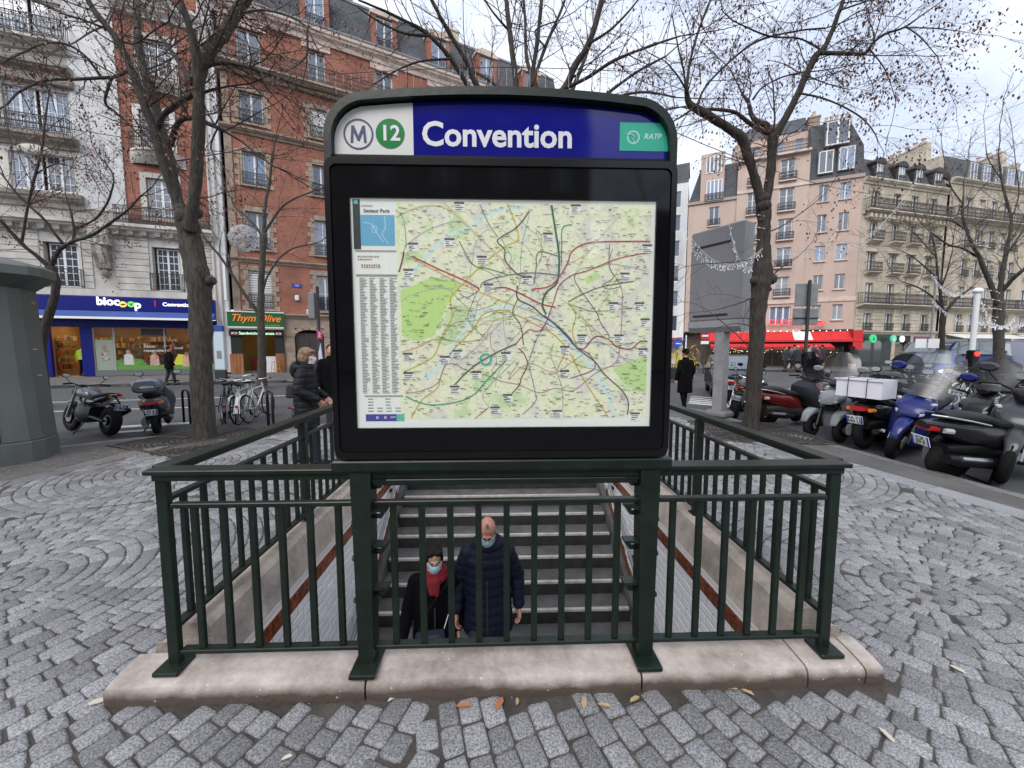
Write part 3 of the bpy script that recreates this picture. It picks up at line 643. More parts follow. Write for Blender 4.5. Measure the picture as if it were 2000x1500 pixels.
mm = N.new('ShaderNodeMix'); mm.data_type = 'RGBA'; mm.blend_type = 'MULTIPLY'; mm.inputs['Factor'].default_value = .6; L.new(r1.outputs[0], mm.inputs['A']); L.new(r2.outputs[0], mm.inputs['B']); L.new(mm.outputs['Result'], b.inputs['Base Color']); L.new(mm.outputs['Result'], b.inputs['Emission Color']); b.inputs['Emission Strength'].default_value = .17
pw = emat('poster_white', (.70, .71, .69), .17)
PW, PH = mr_ - ml, mt - mbm
po = MB().box(ml, mr_, -.054, -.050, mbm, mt).build('map_poster', pw, sg)
def mq(x, y, k=0): return (ml + PW * (x - 25) / 1905 + 0, -.0545 - k * .0004, mt - PH * (y - 22) / 1462)
def mrect(x0, y0, x1, y1, m, k=1, name='map_patch'):
    a, b = mq(x0, y0, k), mq(x1, y1, k); return MB().quad(a, (a[0], a[1], b[2]), b, (b[0], a[1], a[2])).build(name, m, po)
def mpoly(pts, m, k=1, name='map_patch'): return MB().add([mq(x, y, k) for x, y in pts], [tuple(range(len(pts)))]).build(name, m, po)
mrect(300, 38, 1905, 1425, pm, 1, 'map_sheet')
def pc(n, c): return emat('print_' + n, c, .15)
mpoly([(318, 590), (400, 560), (520, 505), (640, 520), (700, 545), (690, 580), (640, 640), (600, 700), (560, 800), (520, 880), (420, 915), (350, 890), (322, 880)], pc('park', (.48, .66, .24)), 2)
mpoly([(1680, 1100), (1800, 1040), (1900, 1015), (1902, 1260), (1840, 1250), (1740, 1180)], pc('park2', (.48, .64, .28)), 2)
mpoly([(1480, 510), (1560, 470), (1590, 490), (1540, 530), (1500, 545)], pc('park3', (.5, .66, .3)), 2)
rv = pc('river', (.56, .70, .70))
def mline(pts, w, m, k=3, parent=None, col=None):
    sm = smoothpath([Vector((x, y, 0)) for x, y in pts], 5); mb = col or MB(); vs_ = []
    for i, p in enumerate(sm):
        t = (sm[min(i + 1, len(sm) - 1)] - sm[max(i - 1, 0)]); t = t.normalized() if t.length > 0 else Vector((1, 0, 0)); n = Vector((-t.y, t.x, 0)) * w / 2
        vs_ += [mq(p.x + n.x, p.y + n.y, k), mq(p.x - n.x, p.y - n.y, k)]
    mb.add(vs_, [(2 * i, 2 * i + 1, 2 * i + 3, 2 * i + 2) for i in range(len(sm) - 1)])
    if not col: mb.build('map_line', m, po)
for pts, w in (([(330, 560), (480, 380), (620, 250), (760, 190), (900, 90), (1100, 60)], 22), ([(450, 1170), (560, 1080), (640, 960), (720, 830), (800, 730), (960, 700), (1100, 690), (1240, 780), (1330, 850), (1420, 960), (1520, 1060), (1620, 1200), (1700, 1400)], 24), ([(1440, 960), (1560, 900), (1660, 900), (1800, 960)], 14)):
    mline(pts, w, rv, 2)
LN = [((.52, .42, .06), 9, [(330, 1115), (510, 1020), (560, 920), (600, 830), (640, 760), (632, 640), (690, 570), (840, 420), (980, 310), (1055, 270), (1050, 190), (990, 40)]),
      ((.55, .50, .30), 12, [(597, 40), (700, 140), (820, 260), (950, 380), (1040, 470), (1070, 540)]), ((.55, .48, .34), 9, [(300, 135), (400, 85), (500, 62), (620, 80), (760, 200), (930, 370), (1050, 480)]),
      ((.40, .05, .05), 10, [(400, 380), (560, 455), (740, 535), (815, 580)]), ((.62, .38, .16), 7, [(390, 385), (560, 475), (720, 555), (930, 645), (1060, 690), (1200, 740)]), ((.35, .03, .05), 9, [(900, 575), (980, 570), (1080, 610), (1200, 670), (1300, 695)]),
      ((.25, .04, .12), 12, [(345, 345), (335, 400), (312, 475)]), ((.04, .14, .09), 15, [(1268, 50), (1290, 180), (1315, 330), (1320, 440), (1305, 540), (1240, 600), (1215, 680), (1240, 740)]),
      ((.06, .20, .14), 7, [(1400, 170), (1340, 190), (1335, 300), (1335, 430)]), ((.42, .07, .09), 10, [(1145, 580), (1260, 560), (1320, 500), (1370, 420), (1400, 340), (1480, 290), (1600, 275), (1900, 270)]), ((.30, .04, .10), 7, [(1890, 342), (1700, 380), (1500, 460), (1400, 490), (1320, 560), (1280, 680), (1240, 790), (1200, 850)]),
      ((.05, .05, .12), 8, [(1130, 90), (1050, 190), (940, 260), (935, 290), (975, 330), (980, 400), (1050, 480), (1110, 500)]), ((.06, .06, .08), 10, [(1055, 560), (1058, 640), (1150, 690), (1220, 750), (1290, 800), (1370, 880), (1420, 940)]), ((.25, .10, .30), 9, [(1240, 760), (1330, 830), (1400, 910), (1450, 960), (1520, 1000), (1560, 1060), (1540, 1110), (1400, 1160)]),
      ((.12, .12, .12), 10, [(1225, 745), (1320, 820), (1400, 900), (1440, 960), (1560, 1050), (1620, 1130), (1740, 1240), (1785, 1320), (1780, 1405)]), ((.28, .05, .06), 9, [(1450, 960), (1490, 960), (1560, 885), (1640, 900), (1700, 950), (1790, 965), (1850, 920), (1900, 915)]),
      ((.05, .30, .16), 9, [(335, 1275), (420, 1315), (520, 1333), (680, 1310), (780, 1260), (860, 1170), (1000, 1020)]), ((.03, .10, .07), 9, [(655, 1195), (760, 1090), (900, 1000), (1050, 930)]), ((.50, .33, .05), 8, [(370, 1420), (440, 1300), (540, 1220), (570, 1120), (630, 990), (770, 840), (840, 740), (960, 715), (1060, 750), (1160, 800), (1300, 880), (1400, 1000), (1460, 1120), (1560, 1280), (1655, 1420)]),
      ((.35, .22, .30), 7, [(335, 1255), (430, 1240), (540, 1190), (590, 1080), (640, 1060), (740, 1110), (860, 1140), (960, 1180), (1060, 1200), (1200, 1255), (1300, 1225), (1420, 1240), (1560, 1130), (1690, 1060), (1720, 960), (1730, 700), (1720, 560), (1640, 430), (1660, 320)]),
      ((.20, .22, .30), 7, [(820, 50), (870, 160), (930, 250)]), ((.30, .40, .40), 5, [(1130, 110), (1090, 260), (1075, 400), (1065, 560), (970, 700), (975, 880), (1000, 940)]), ((.06, .16, .12), 7, [(1160, 550), (1175, 430), (1175, 370), (1210, 340), (1330, 375)]),
      ((.10, .12, .14), 7, [(820, 570), (850, 530), (1000, 490), (1160, 475), (1320, 490)]), ((.08, .10, .30), 6, [(690, 610), (740, 632), (815, 585)]), ((.10, .15, .20), 7, [(1425, 480), (1430, 540), (1560, 720), (1590, 790), (1650, 880), (1630, 900)]), ((.10, .12, .08), 7, [(1380, 660), (1470, 610), (1600, 560), (1800, 525)]),
      ((.40, .32, .10), 7, [(1380, 670), (1430, 740), (1410, 850), (1440, 950)]), ((.45, .36, .10), 6, [(1380, 670), (1500, 790), (1640, 900), (1740, 930)]), ((.22, .25, .10), 6, [(1380, 670), (1470, 700), (1560, 720), (1800, 695)]), ((.05, .12, .10), 8, [(1060, 640), (1025, 730), (1075, 810), (1095, 940)]),
      ((.25, .28, .34), 8, [(1240, 800), (1180, 900), (1140, 1020), (1130, 1070), (1170, 1240), (1175, 1310), (1090, 1400)]), ((.22, .03, .06), 8, [(1060, 960), (1100, 1000), (1120, 1070), (1080, 1160), (1070, 1200), (1020, 1260)]), ((.30, .03, .06), 7, [(1040, 940), (1080, 890), (1130, 840), (1170, 850), (1230, 840)]),
      ((.45, .38, .42), 6, [(690, 1040), (810, 940), (880, 860), (960, 790)]), ((.50, .30, .16), 6, [(320, 985), (440, 945), (510, 905), (620, 905), (700, 920), (840, 900)]), ((.42, .35, .10), 6, [(640, 760), (670, 710), (760, 720), (880, 690), (930, 650)]), ((.20, .30, .24), 6, [(810, 580), (760, 690), (740, 770), (800, 850), (860, 900)]),
      ((.10, .16, .10), 7, [(690, 280), (775, 425), (870, 450), (1000, 490)]), ((.40, .10, .12), 6, [(780, 1425), (870, 1350)]), ((.3, .35, .35), 5, [(870, 1350), (830, 1270), (900, 1180), (1040, 1040)]), ((.4, .3, .3), 6, [(1290, 930), (1270, 1000), (1310, 1110), (1350, 1250), (1350, 1400)]), ((.40, .28, .06), 8, [(1310, 1110), (1380, 970), (1420, 970)]),
      ((.12, .2, .14), 6, [(1640, 290), (1640, 430), (1670, 500), (1600, 550), (1640, 575), (1720, 560)]), ((.3, .3, .32), 6, [(300, 90), (345, 140), (360, 290), (345, 340)]), ((.4, .4, .42), 6, [(370, 300), (480, 220), (640, 160), (720, 165), (750, 190)]), ((.5, .25, .25), 5, [(1060, 1060), (1000, 1160), (1130, 1060), (1290, 1120), (1410, 1050), (1480, 1000)]), ((.6, .5, .5), 6, [(1430, 460), (1500, 340), (1620, 200), (1690, 110)])]
for i, (c_, w, pts) in enumerate(LN):
    mline(pts, w * .85, pc('line%02d' % i, c_), 4 + i % 6)
for i in range(34):
    a = rnd.uniform(0, 6.28); r0 = rnd.uniform(60, 420); x, y = 1180 + r0 * math.cos(a), 690 + r0 * .8 * math.sin(a); pts = [(x, y)]; a += rnd.uniform(-1, 1)
    for k in range(rnd.randint(3, 6)): a += rnd.uniform(-.6, .6); x += math.cos(a) * rnd.uniform(50, 110); y += math.sin(a) * rnd.uniform(40, 90); pts.append((min(max(x, 320), 1890), min(max(y, 50), 1410)))
    mline(pts, rnd.uniform(2.5, 4.5), pc('thin%d' % (i % 6), ((.40, .36, .30), (.36, .30, .10), (.2, .26, .22), (.42, .24, .2), (.25, .2, .3), (.5, .42, .2))[i % 6]), 3)
gr = pc('circle', (.05, .38, .22)); q = mq(852, 1033, 12); flatring((q[0], 0, q[2]), .030 * .68, .030 * .95, q[1], gr, 'map_marker', po)
mbk = MB(); mbw = MB(); mbo = MB()
for k in range(1500):
    x = rnd.uniform(310, 1890); y = rnd.uniform(45, 1415); w = rnd.uniform(8, 34)
    a, b = mq(x, y, 11), mq(x + w, y + rnd.choice((3, 3, 4)), 11); (mbk if rnd.random() < .75 else mbo).quad(a, (a[0], a[1], b[2]), b, (b[0], a[1], a[2]))
for (x, y) in ((662, 38), (600, 262), (1215, 222), (1390, 45), (800, 370), (372, 292), (840, 545), (1710, 470), (1640, 660), (1810, 660), (1850, 290), (1440, 870), (1680, 870), (1850, 765), (640, 970), (560, 1010), (325, 990), (950, 985), (325, 1115), (760, 1110), (620, 1205), (960, 1262), (880, 1345), (1285, 1370), (1800, 1390), (1840, 960), (340, 455), (1085, 495), (1330, 945), (1330, 1105)):
    a, b = mq(x, y, 12), mq(x + 62, y + 13, 12); mbk.quad(a, (a[0], a[1], b[2]), b, (b[0], a[1], a[2]))
    for r in range(3):
        a, b = mq(x + 6, y + 20 + r * 12, 12), mq(x + rnd.uniform(25, 60), y + 25 + r * 12, 12); mbk.quad(a, (a[0], a[1], b[2]), b, (b[0], a[1], a[2]))
    a, b = mq(x, y + 13, 10), mq(x + 66, y + 54, 10); mbw.quad(a, (a[0], a[1], b[2]), b, (b[0], a[1], a[2]))
for c_ in range(4):                      # index of streets
    for r in range(76):
        x = 65 + c_ * 62; y = 515 + r * 9.8; a, b = mq(x, y, 3), mq(x + rnd.uniform(22, 50), y + 4, 3); mbk.quad(a, (a[0], a[1], b[2]), b, (b[0], a[1], a[2]))
for (x0, y0, x1, y1) in ((45, 490, 300, 505), (45, 340, 300, 350), (75, 1268, 320, 1278)):
    a, b = mq(x0, y0, 3), mq(x1, y1, 3); mbo.quad(a, (a[0], a[1], b[2]), b, (b[0], a[1], a[2]))
for r in range(5):
    for c_ in range(2 if r < 3 else 4): a, b = mq(95 + c_ * (110 if r < 3 else 58), 1290 + r * 20, 3), mq(95 + c_ * (110 if r < 3 else 58) + 34, 1295 + r * 20, 3); mbk.quad(a, (a[0], a[1], b[2]), b, (b[0], a[1], a[2]))
mbk.build('map_small_print', pc('ink', (.10, .09, .09)), po, kind='stuff'); mbo.build('map_small_print', pc('ink2', (.30, .27, .24)), po, kind='stuff'); mbw.build('map_print_box', pc('boxw', (.74, .74, .74)), po, kind='stuff')
for i, (x, y) in enumerate([(60 + 15 * k, 375) for k in range(9)] + [(60 + 15 * k, 393) for k in range(6)] + [(80 + 15 * k, 428) for k in range(8)] + [(80 + 15 * k, 441) for k in range(8)]):
    mrect(x, y, x + 10, y + 10, pc('dot%d' % (i % 5), ((.3, .1, .1), (.35, .3, .1), (.1, .25, .15), (.4, .2, .1), (.3, .28, .28))[i % 5]), 3)
mrect(38, 28, 82, 335, pc('dark', (.02, .03, .03)), 2); mrect(46, 32, 70, 56, pc('cyan', (.1, .45, .55)), 3); mrect(82, 122, 292, 312, pc('seablue', (.13, .36, .55)), 2); mrect(88, 62, 160, 72, pc('grey', (.4, .4, .4)), 3)
for pts in ([(100, 170), (150, 180), (180, 230), (220, 290)], [(230, 130), (235, 200), (215, 240), (250, 300)], [(150, 200), (175, 190), (185, 220), (160, 230), (150, 205)]): mline(pts, 4, pc('paleblue', (.45, .65, .75)), 3)
q = mq(190, 98, 4); text('map_title', 'Secteur Paris', .022, pc('inkt', (.05, .05, .05)), po, (q[0] - .005, q[1], q[2]), FR, .0002, .02)
mrect(78, 1393, 275, 1440, pc('foot', (.06, .05, .28)), 2); mrect(275, 1393, 325, 1440, pc('foot2', (.1, .45, .33)), 2)
for x in (152, 203): 
    q = mq(x, 1415, 4); flatring((q[0], 0, q[2]), .003, .006, q[1], pc('w2', (.7, .7, .7)), 'map_icon', po, 14)
q = mq(252, 1414, 4); text('map_icon', 'RATP', .010, pc('w3', (.7, .7, .7)), po, q, FR, .0002, .02)
# ================================================================ buildings (local frame: x along the facade, y inward, z up)
def frame_rot(d): return math.atan2(d[1], d[0])
def building(label, org, d, cat='building', name='apartment_building', group=None): return thing(name, label, cat, (org[0], org[1], 0), frame_rot(d), group)
m_stoneW = mat('pale_limestone', (.64, .62, .58), .85, col2=(.33, .31, .28), vs_=.55, bump=.3, bs=20, streak=.35, det=8)
m_stoneW2 = mat('pale_limestone_rustic', (.54, .52, .485), .85, col2=(.33, .31, .285), vs_=1.1, bump=.3, bs=20, rnd_=.06, det=7)
m_stoneD = mat('grimy_stone', (.30, .27, .235), .88, col2=(.13, .12, .105), vs_=1.3, bump=.35, bs=15, det=8)
m_render = mat('white_render', (.72, .72, .72), .85, col2=(.42, .42, .42), vs_=.5, streak=.3)
m_brick = brickmat('red_brick', (.34, .10, .055), (.24, .066, .04), (.30, .20, .15), .23, .075, .009)
m_slate = brickmat('roof_slate', (.095, .10, .112), (.065, .07, .082), (.035, .036, .04), .24, .14, .012, .6, .25, 'xyz')
m_zinc = mat('zinc', (.20, .215, .235), .5, metal=.25, var=.25, vs_=2)
m_pink = mat('pink_render', (.50, .385, .325), .88, col2=(.40, .305, .26), vs_=.45, bump=.15, bs=18, streak=.4, det=7)
m_pinkL = mat('pink_trim', (.56, .45, .39), .85, var=.2, vs_=2)
m_cream = mat('cream_stone', (.53, .465, .37), .87, col2=(.30, .26, .20), vs_=.6, bump=.3, bs=14, streak=.5, det=8)
m_creamL = mat('cream_trim', (.56, .50, .40), .85, col2=(.33, .29, .225), vs_=1.2, bump=.2, bs=14)
m_win = mat('window_white', (.66, .67, .67), .45); m_wing = mat('window_grey', (.30, .31, .31), .5)
m_iron = mat('balcony_iron', (.022, .022, .024), .55)
m_tanb = mat('tan_quoin', (.36, .28, .215), .88, col2=(.22, .175, .135), vs_=2, bump=.3, bs=20, rnd_=.12)
m_terra = mat('chimney_pot', (.50, .40, .33), .85, rnd_=.15); m_dark = mat('interior_dark', (.02, .02, .022), .9)
# window panes: dark room, curtains in some, reflective; reflected sky painted as blue base
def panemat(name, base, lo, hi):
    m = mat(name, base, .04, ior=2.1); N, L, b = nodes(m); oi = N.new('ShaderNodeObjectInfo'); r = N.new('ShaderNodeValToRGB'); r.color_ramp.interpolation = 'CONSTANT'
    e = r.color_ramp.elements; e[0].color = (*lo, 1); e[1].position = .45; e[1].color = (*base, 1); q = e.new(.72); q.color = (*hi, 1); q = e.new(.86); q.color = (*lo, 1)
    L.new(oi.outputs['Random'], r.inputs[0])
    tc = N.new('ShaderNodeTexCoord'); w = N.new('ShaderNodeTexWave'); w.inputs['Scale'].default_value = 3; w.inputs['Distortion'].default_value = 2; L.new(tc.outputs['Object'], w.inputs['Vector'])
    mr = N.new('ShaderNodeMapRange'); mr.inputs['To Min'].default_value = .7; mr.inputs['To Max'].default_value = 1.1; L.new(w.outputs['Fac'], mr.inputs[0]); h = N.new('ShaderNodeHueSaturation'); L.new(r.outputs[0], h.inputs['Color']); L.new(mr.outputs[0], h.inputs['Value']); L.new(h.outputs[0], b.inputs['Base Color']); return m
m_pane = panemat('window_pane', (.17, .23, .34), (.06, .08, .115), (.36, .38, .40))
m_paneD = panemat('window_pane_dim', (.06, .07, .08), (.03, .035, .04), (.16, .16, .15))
WP = {}
def wproto(cols, rows, key, arch=False, mfr=None, mull=.045, fr=.06):
    "unit window: x -.5..5, z 0..1; shared meshes (frame, pane); bars sized for about 1 x 2 m"
    k = (cols, rows, key)
    if k in WP: return WP[k]
    mb = MB(); fx, fz = fr, fr / 2; y0, y1 = 0, .05
    mb.box(-.5, -.5 + fx, y0, y1, 0, 1); mb.box(.5 - fx, .5, y0, y1, 0, 1); mb.box(-.5 + fx, .5 - fx, y0, y1, 0, fz * 1.6); mb.box(-.5 + fx, .5 - fx, y0, y1, 1 - fz, 1)
    for c in range(1, cols): mb.box(-.5 + c / cols - mull, -.5 + c / cols + mull, y0 - .01, y1, fz * 1.6, 1 - fz)
    iw = (1 - 2 * fx) / cols
    if rows >= 3 and key != 'plain':
        for c in range(cols): xm = -.5 + (c + .5) / cols; mb.box(xm - .012, xm + .012, y0 + .01, y1, fz * 1.6, 1 - fz)
    for r in range(1, rows): z = r / rows; mb.box(-.5 + fx, .5 - fx, y0 + .012, y1 - .004, z - .008, z + .008)
    me = mb.mesh('window', mfr or m_win); pm_ = MB().quad((-.5 + fx * .5, .03, 0.01), (.5 - fx * .5, .03, .01), (.5 - fx * .5, .03, .99), (-.5 + fx * .5, .03, .99)).mesh('pane', m_pane if key != 'dim' else m_paneD)
    WP[k] = (me, pm_); return WP[k]
def window(b, x0, x1, z0, z1, y=.16, cols=2, rows=3, key='w', mfr=None):
    fm, pm_ = wproto(cols, rows, key, mfr=mfr); w, h = x1 - x0, z1 - z0
    o = ob('window', fm, b, ((x0 + x1) / 2, y, z0), None, (w, 1, h)); ob('pane', pm_, o); return o
def wall(b, x0, x1, z0, z1, op, m, y=0., dep=.28, name='wall', back=True):
    xs_ = sorted({x0, x1} | {v for o in op for v in (o[0], o[1]) if x0 < v < x1}); zs_ = sorted({z0, z1} | {v for o in op for v in (o[2], o[3]) if z0 < v < z1}); mb = MB()
    for j in range(len(zs_) - 1):
        run = None
        for i in range(len(xs_) - 1):
            cx, cz = (xs_[i] + xs_[i + 1]) / 2, (zs_[j] + zs_[j + 1]) / 2
            solid = not any(o[0] < cx < o[1] and o[2] < cz < o[3] for o in op)
            if solid: run = run if run is not None else xs_[i]
            if (not solid or i == len(xs_) - 2) and run is not None:
                e = xs_[i + 1] if solid else xs_[i]
                mb.quad((run, y, zs_[j]), (e, y, zs_[j]), (e, y, zs_[j + 1]), (run, y, zs_[j + 1])); run = None
    for o in op:
        a, c, d, e = o[:4]
        mb.quad((a, y, d), (a, y + dep, d), (a, y + dep, e), (a, y, e)); mb.quad((c, y, d), (c, y + dep, d), (c, y + dep, e), (c, y, e)); mb.quad((a, y, d), (c, y, d), (c, y + dep, d), (a, y + dep, d)); mb.quad((a, y, e), (c, y, e), (c, y + dep, e), (a, y + dep, e))
    return mb.build(name, m, b)
def core(b, x0, x1, y0, y1, z0, z1, m=None): return MB().box(x0, x1, y0, y1, z0, z1).build('core', m or m_stoneD, b)
RP = {}
def railing(b, x0, x1, z, h, y0, name='balcony_railing', ends=True, back=0., style=0):
    w = x1 - x0; k = (round(w, 2), round(h, 2), round(y0, 2), ends, style)
    if k not in RP:
        mb = MB(); n = max(3, int(w / .13)); 
        for zz, t in ((0.03, .02), (h - .02, .028), (h * .78, .012), (h * .18, .012)): mb.box(0, w, y0 - .02, y0 + .02, zz - t / 2, zz + t)
        for i in range(n + 1): x = w * i / n; mb.box(x - .012, x + .012, y0 - .01, y0 + .01, 0, h)
        if ends:
            for x in (0, w):
                mb.box(x - .015, x + .015, y0, 0, h - .04, h); mb.box(x - .015, x + .015, y0, 0, .02, .05)
                for q in range(1, max(2, int(-y0 / .15))): mb.box(x - .01, x + .01, y0 + q * .15, y0 + q * .15 + .02, 0, h)
        if style:
            for i in range(n):
                x = w * (i + .5) / n; mb.lathe([(.045, -.008), (.05, 0), (.045, .008)], 7, (x, y0, h * .48), 'y'); mb.lathe([(.03, -.008), (.035, 0), (.03, .008)], 6, (x, y0, h * .88), 'y'); mb.lathe([(.03, -.008), (.035, 0), (.03, .008)], 6, (x, y0, h * .1), 'y')
        RP[k] = mb.mesh(name, m_iron)
    return ob(name, RP[k], b, (x0, 0, z))
def cornice(b, x0, x1, z0, z1, d, m, name='cornice', ends=True, y=0.):
    h = z1 - z0; pr = [(y + .02, z0), (y - d * .25, z0), (y - d * .35, z0 + h * .3), (y - d * .75, z0 + h * .5), (y - d * .8, z0 + h * .62), (y - d, z0 + h * .72), (y - d, z1), (y + .02, z1)]
    return MB().prism(pr, 'x', x0, x1).build(name, m, b)
def sill(b, x0, x1, z, m, d=.14, h=.1, name='sill'): return MB().bbox(x0, x1, -d, .02, z - h, z, .01).build(name, m, b)
def blocks(b, x0, x1, z, w, h, d, step, m, name='dentil', y=0.):
    me = MB().box(-w / 2, w / 2, -d, .01, 0, h).mesh(name, m); x = x0
    while x <= x1: ob(name, me, b, (x, y, z)); x += step
# ------------------------------------------------ building 1: white stone over the organic shop
dB1 = Vector((7.72, 2.79)).normalized(); B1 = building('white stone apartment building with a blue-fronted organic grocery at street level', A1, dB1)
w1 = [(.29, 1.73, 5.0, 7.4), (5.0, 6.3, 5.0, 7.5), (-4.4, -3.0, 5.0, 7.4), (-9.4, -8.0, 5.0, 7.4)]
wall(B1, -14, 8.02, 4.62, 9.2, w1, m_stoneW2)
for o in w1:
    window(B1, o[0] + .12, o[1] - .12, o[2], o[3] - .04, .2, 2, 6, 'w'); 
    MB().box(o[0] - .12, o[0] + .0, -.06, .0, o[2], o[3] + .12).build('window_surround', m_stoneW, B1); MB().box(o[1], o[1] + .12, -.06, .0, o[2], o[3] + .12).build('window_surround', m_stoneW, B1); MB().box(o[0], o[1], -.06, .0, o[3], o[3] + .12).build('window_surround', m_stoneW, B1)
    railing(B1, o[0] - .12, o[1] + .12, o[2] + .02, .95, -.2, style=0)
z = 4.98
while z < 7.85:
    for a, b in ((-13.9, -9.56), (-7.84, -4.56), (-2.84, .13), (1.89, 2.3), (3.3, 4.84), (6.46, 8.0)): MB().bbox(a, b, -.045, .0, z, z + .325, .012).build('stone_course', m_stoneW2, B1)
    z += .355
MB().box(-14, 8.05, -.16, .02, 4.55, 4.93).build('string_course', m_stoneW, B1)
cornice(B1, -14, 8.1, 8.0, 8.62, .55, m_stoneW); blocks(B1, -13.8, 8, 8.02, .28, .26, .38, .62, m_stoneD)
def console(x0, x1):
    xm = (x0 + x1) / 2
    MB().bbox(x0, x1, -.55, 0, 7.35, 8.5, .03).build('console_block', m_stoneW, B1)
    for k in range(3): MB().box(x0 + .12 + k * .28, x0 + .24 + k * .28, -.57, -.5, 7.45, 7.95).build('console_slot', m_stoneD, B1)
    MB().prism([(-.48, 7.35), (-.42, 6.9), (-.22, 6.4), (-.2, 6.1), (0, 6.1), (0, 7.35)], 'x', xm - .32, xm + .32).build('carved_console', m_stoneD, B1)
    MB().prism([(-.50, 7.33), (-.44, 6.9), (-.26, 6.4), (-.05, 6.3), (-.05, 7.33)], 'x', xm - .12, xm + .12).build('carved_leaf', m_stoneW, B1)
    MB().ball((xm, -.1, 5.85), (.2, .14, .22), 10, 6).build('carved_drop', m_stoneD, B1, smooth=True)
console(2.4, 3.25); console(-6.6, -5.75)
w2 = [(-.75, 1.85, 10.1, 12.0), (-7.5, -5.0, 10.1, 12.0), (-12.5, -10, 10.1, 12), (-.75, 1.85, 13.2, 15.3), (-7.5, -5.0, 13.2, 15.3), (-12.5, -10, 13.2, 15.3), (-.75, 1.85, 17.9, 19.8), (-7.5, -5, 17.9, 19.8), (-12.5, -10, 17.9, 19.8)]
wall(B1, -14, 4.0, 8.62, 24, w2, m_stoneW)
for o in w2: window(B1, o[0], (o[0] + o[1]) / 2 - .08, o[2], o[3], .16, 2, 4, 'w'); window(B1, (o[0] + o[1]) / 2 + .08, o[1], o[2], o[3], .16, 2, 4, 'w')
for z0, z1, d in ((9.2, 9.95, .35), (12.3, 12.9, .6), (16.0, 16.5, .5), (17.15, 17.6, .7), (20.3, 20.9, .5)):
    for a, b in ((-13.5, -9.2), (-8.6, -4.2), (-1.3, 2.2)): cornice(B1, a, b, z0, z1, d, m_stoneD if z0 in (9.2, 12.3, 16.0) else m_stoneW)
for a, b in ((-13.5, -9.2), (-8.6, -4.2), (-1.3, 2.2)): 
    railing(B1, a + .05, b - .05, 17.62, 1.0, -.62, style=1); railing(B1, a + .2, b - .2, 12.92, .85, -.5, style=1); MB().bbox(a, b, -.3, -.02, 15.5, 15.95, .05).build('carved_frieze', m_stoneD, B1)
    MB().ball(((a + b) / 2, -.3, 12.05), (.7, .15, .28), 14, 8).build('carved_cartouche', m_stoneW, B1, smooth=True)
MB().box(1.98, 4.0, -.06, 0, 9.3, 21).build('smooth_pier', m_render, B1)
w3 = [(4.95, 6.3, 9.0, 11.4), (4.85, 6.25, 12.95, 15.1), (5.1, 6.55, 16.9, 19.0), (5.1, 6.5, 21.2, 23.2)]
wall(B1, 4.0, 8.02, 8.62, 24, w3, m_brick)
for o in w3:
    window(B1, o[0], o[1], o[2], o[3], .16, 2, 6, 'w')
    for x0 in (o[0] - .28, o[1]): MB().box(x0, x0 + .28, -.05, 0, o[2], o[3] + .25).build('window_surround', m_stoneW, B1)
    MB().box(o[0], o[1], -.05, 0, o[3], o[3] + .28).build('window_surround', m_stoneW, B1)
def bow(z, x0, x1, h, d, m, name):
    mb = MB(); n = 12; vs_ = []; fs = []
    for i in range(n + 1):
        t = i / n; x = x0 + (x1 - x0) * t; y = -d * math.sin(math.pi * t) ** .6; 
        for zz, sh in ((z - h * 1.2, .35), (z - h * .6, .8), (z - .12, .95), (z - .1, 1.08), (z, 1.08)): vs_.append((x, y * sh, zz))
        vs_.append((x, .0, z))
    for i in range(n):
        for k in range(5): fs.append((i * 6 + k, i * 6 + k + 1, i * 6 + 7 + k, i * 6 + 6 + k))
    mb.add(vs_, fs); mb.build(name, m, B1)
    mb = MB()
    for i in range(25):
        t = i / 24; x = x0 + (x1 - x0) * t; y = -d * math.sin(math.pi * t) ** .6; mb.box(x - .012, x + .012, y - .012, y + .012, z, z + .9)
    mb.tube([(x0 + (x1 - x0) * i / 16, -d * math.sin(math.pi * i / 16) ** .6, z + .9) for i in range(17)], .025, 4); mb.build('balcony_railing', m_iron, B1)
bow(12.75, 4.3, 6.9, .55, .8, m_stoneW, 'bow_balcony'); bow(16.75, 4.5, 7.1, .55, .8, m_stoneW, 'bow_balcony'); bow(21.0, 4.5, 7.1, .5, .7, m_stoneW, 'bow_balcony')
railing(B1, 3.6, 8.0, 8.64, .95, -.5, style=1)
cornice(B1, 4.0, 8.05, 20.0, 20.7, .5, m_stoneW)
MB().box(8.03, 8.62, -.12, .3, .1, 24).build('party_pier', m_render, B1)
MB().tube([(8.0, -.16, .3), (8.0, -.16, 24)], .07, 8).build('drain_pipe', mat('pipe_cream', (.5, .46, .42), .6), B1, smooth=True)
MB().tube([(8.3, -.2, .3), (8.3, -.2, 24)], .05, 8).build('drain_pipe', mat('pipe_cream', (.5, .46, .42), .6), B1, smooth=True)
core(B1, -14, 8.0, .3, 9, 4.7, 23.9, m_dark)
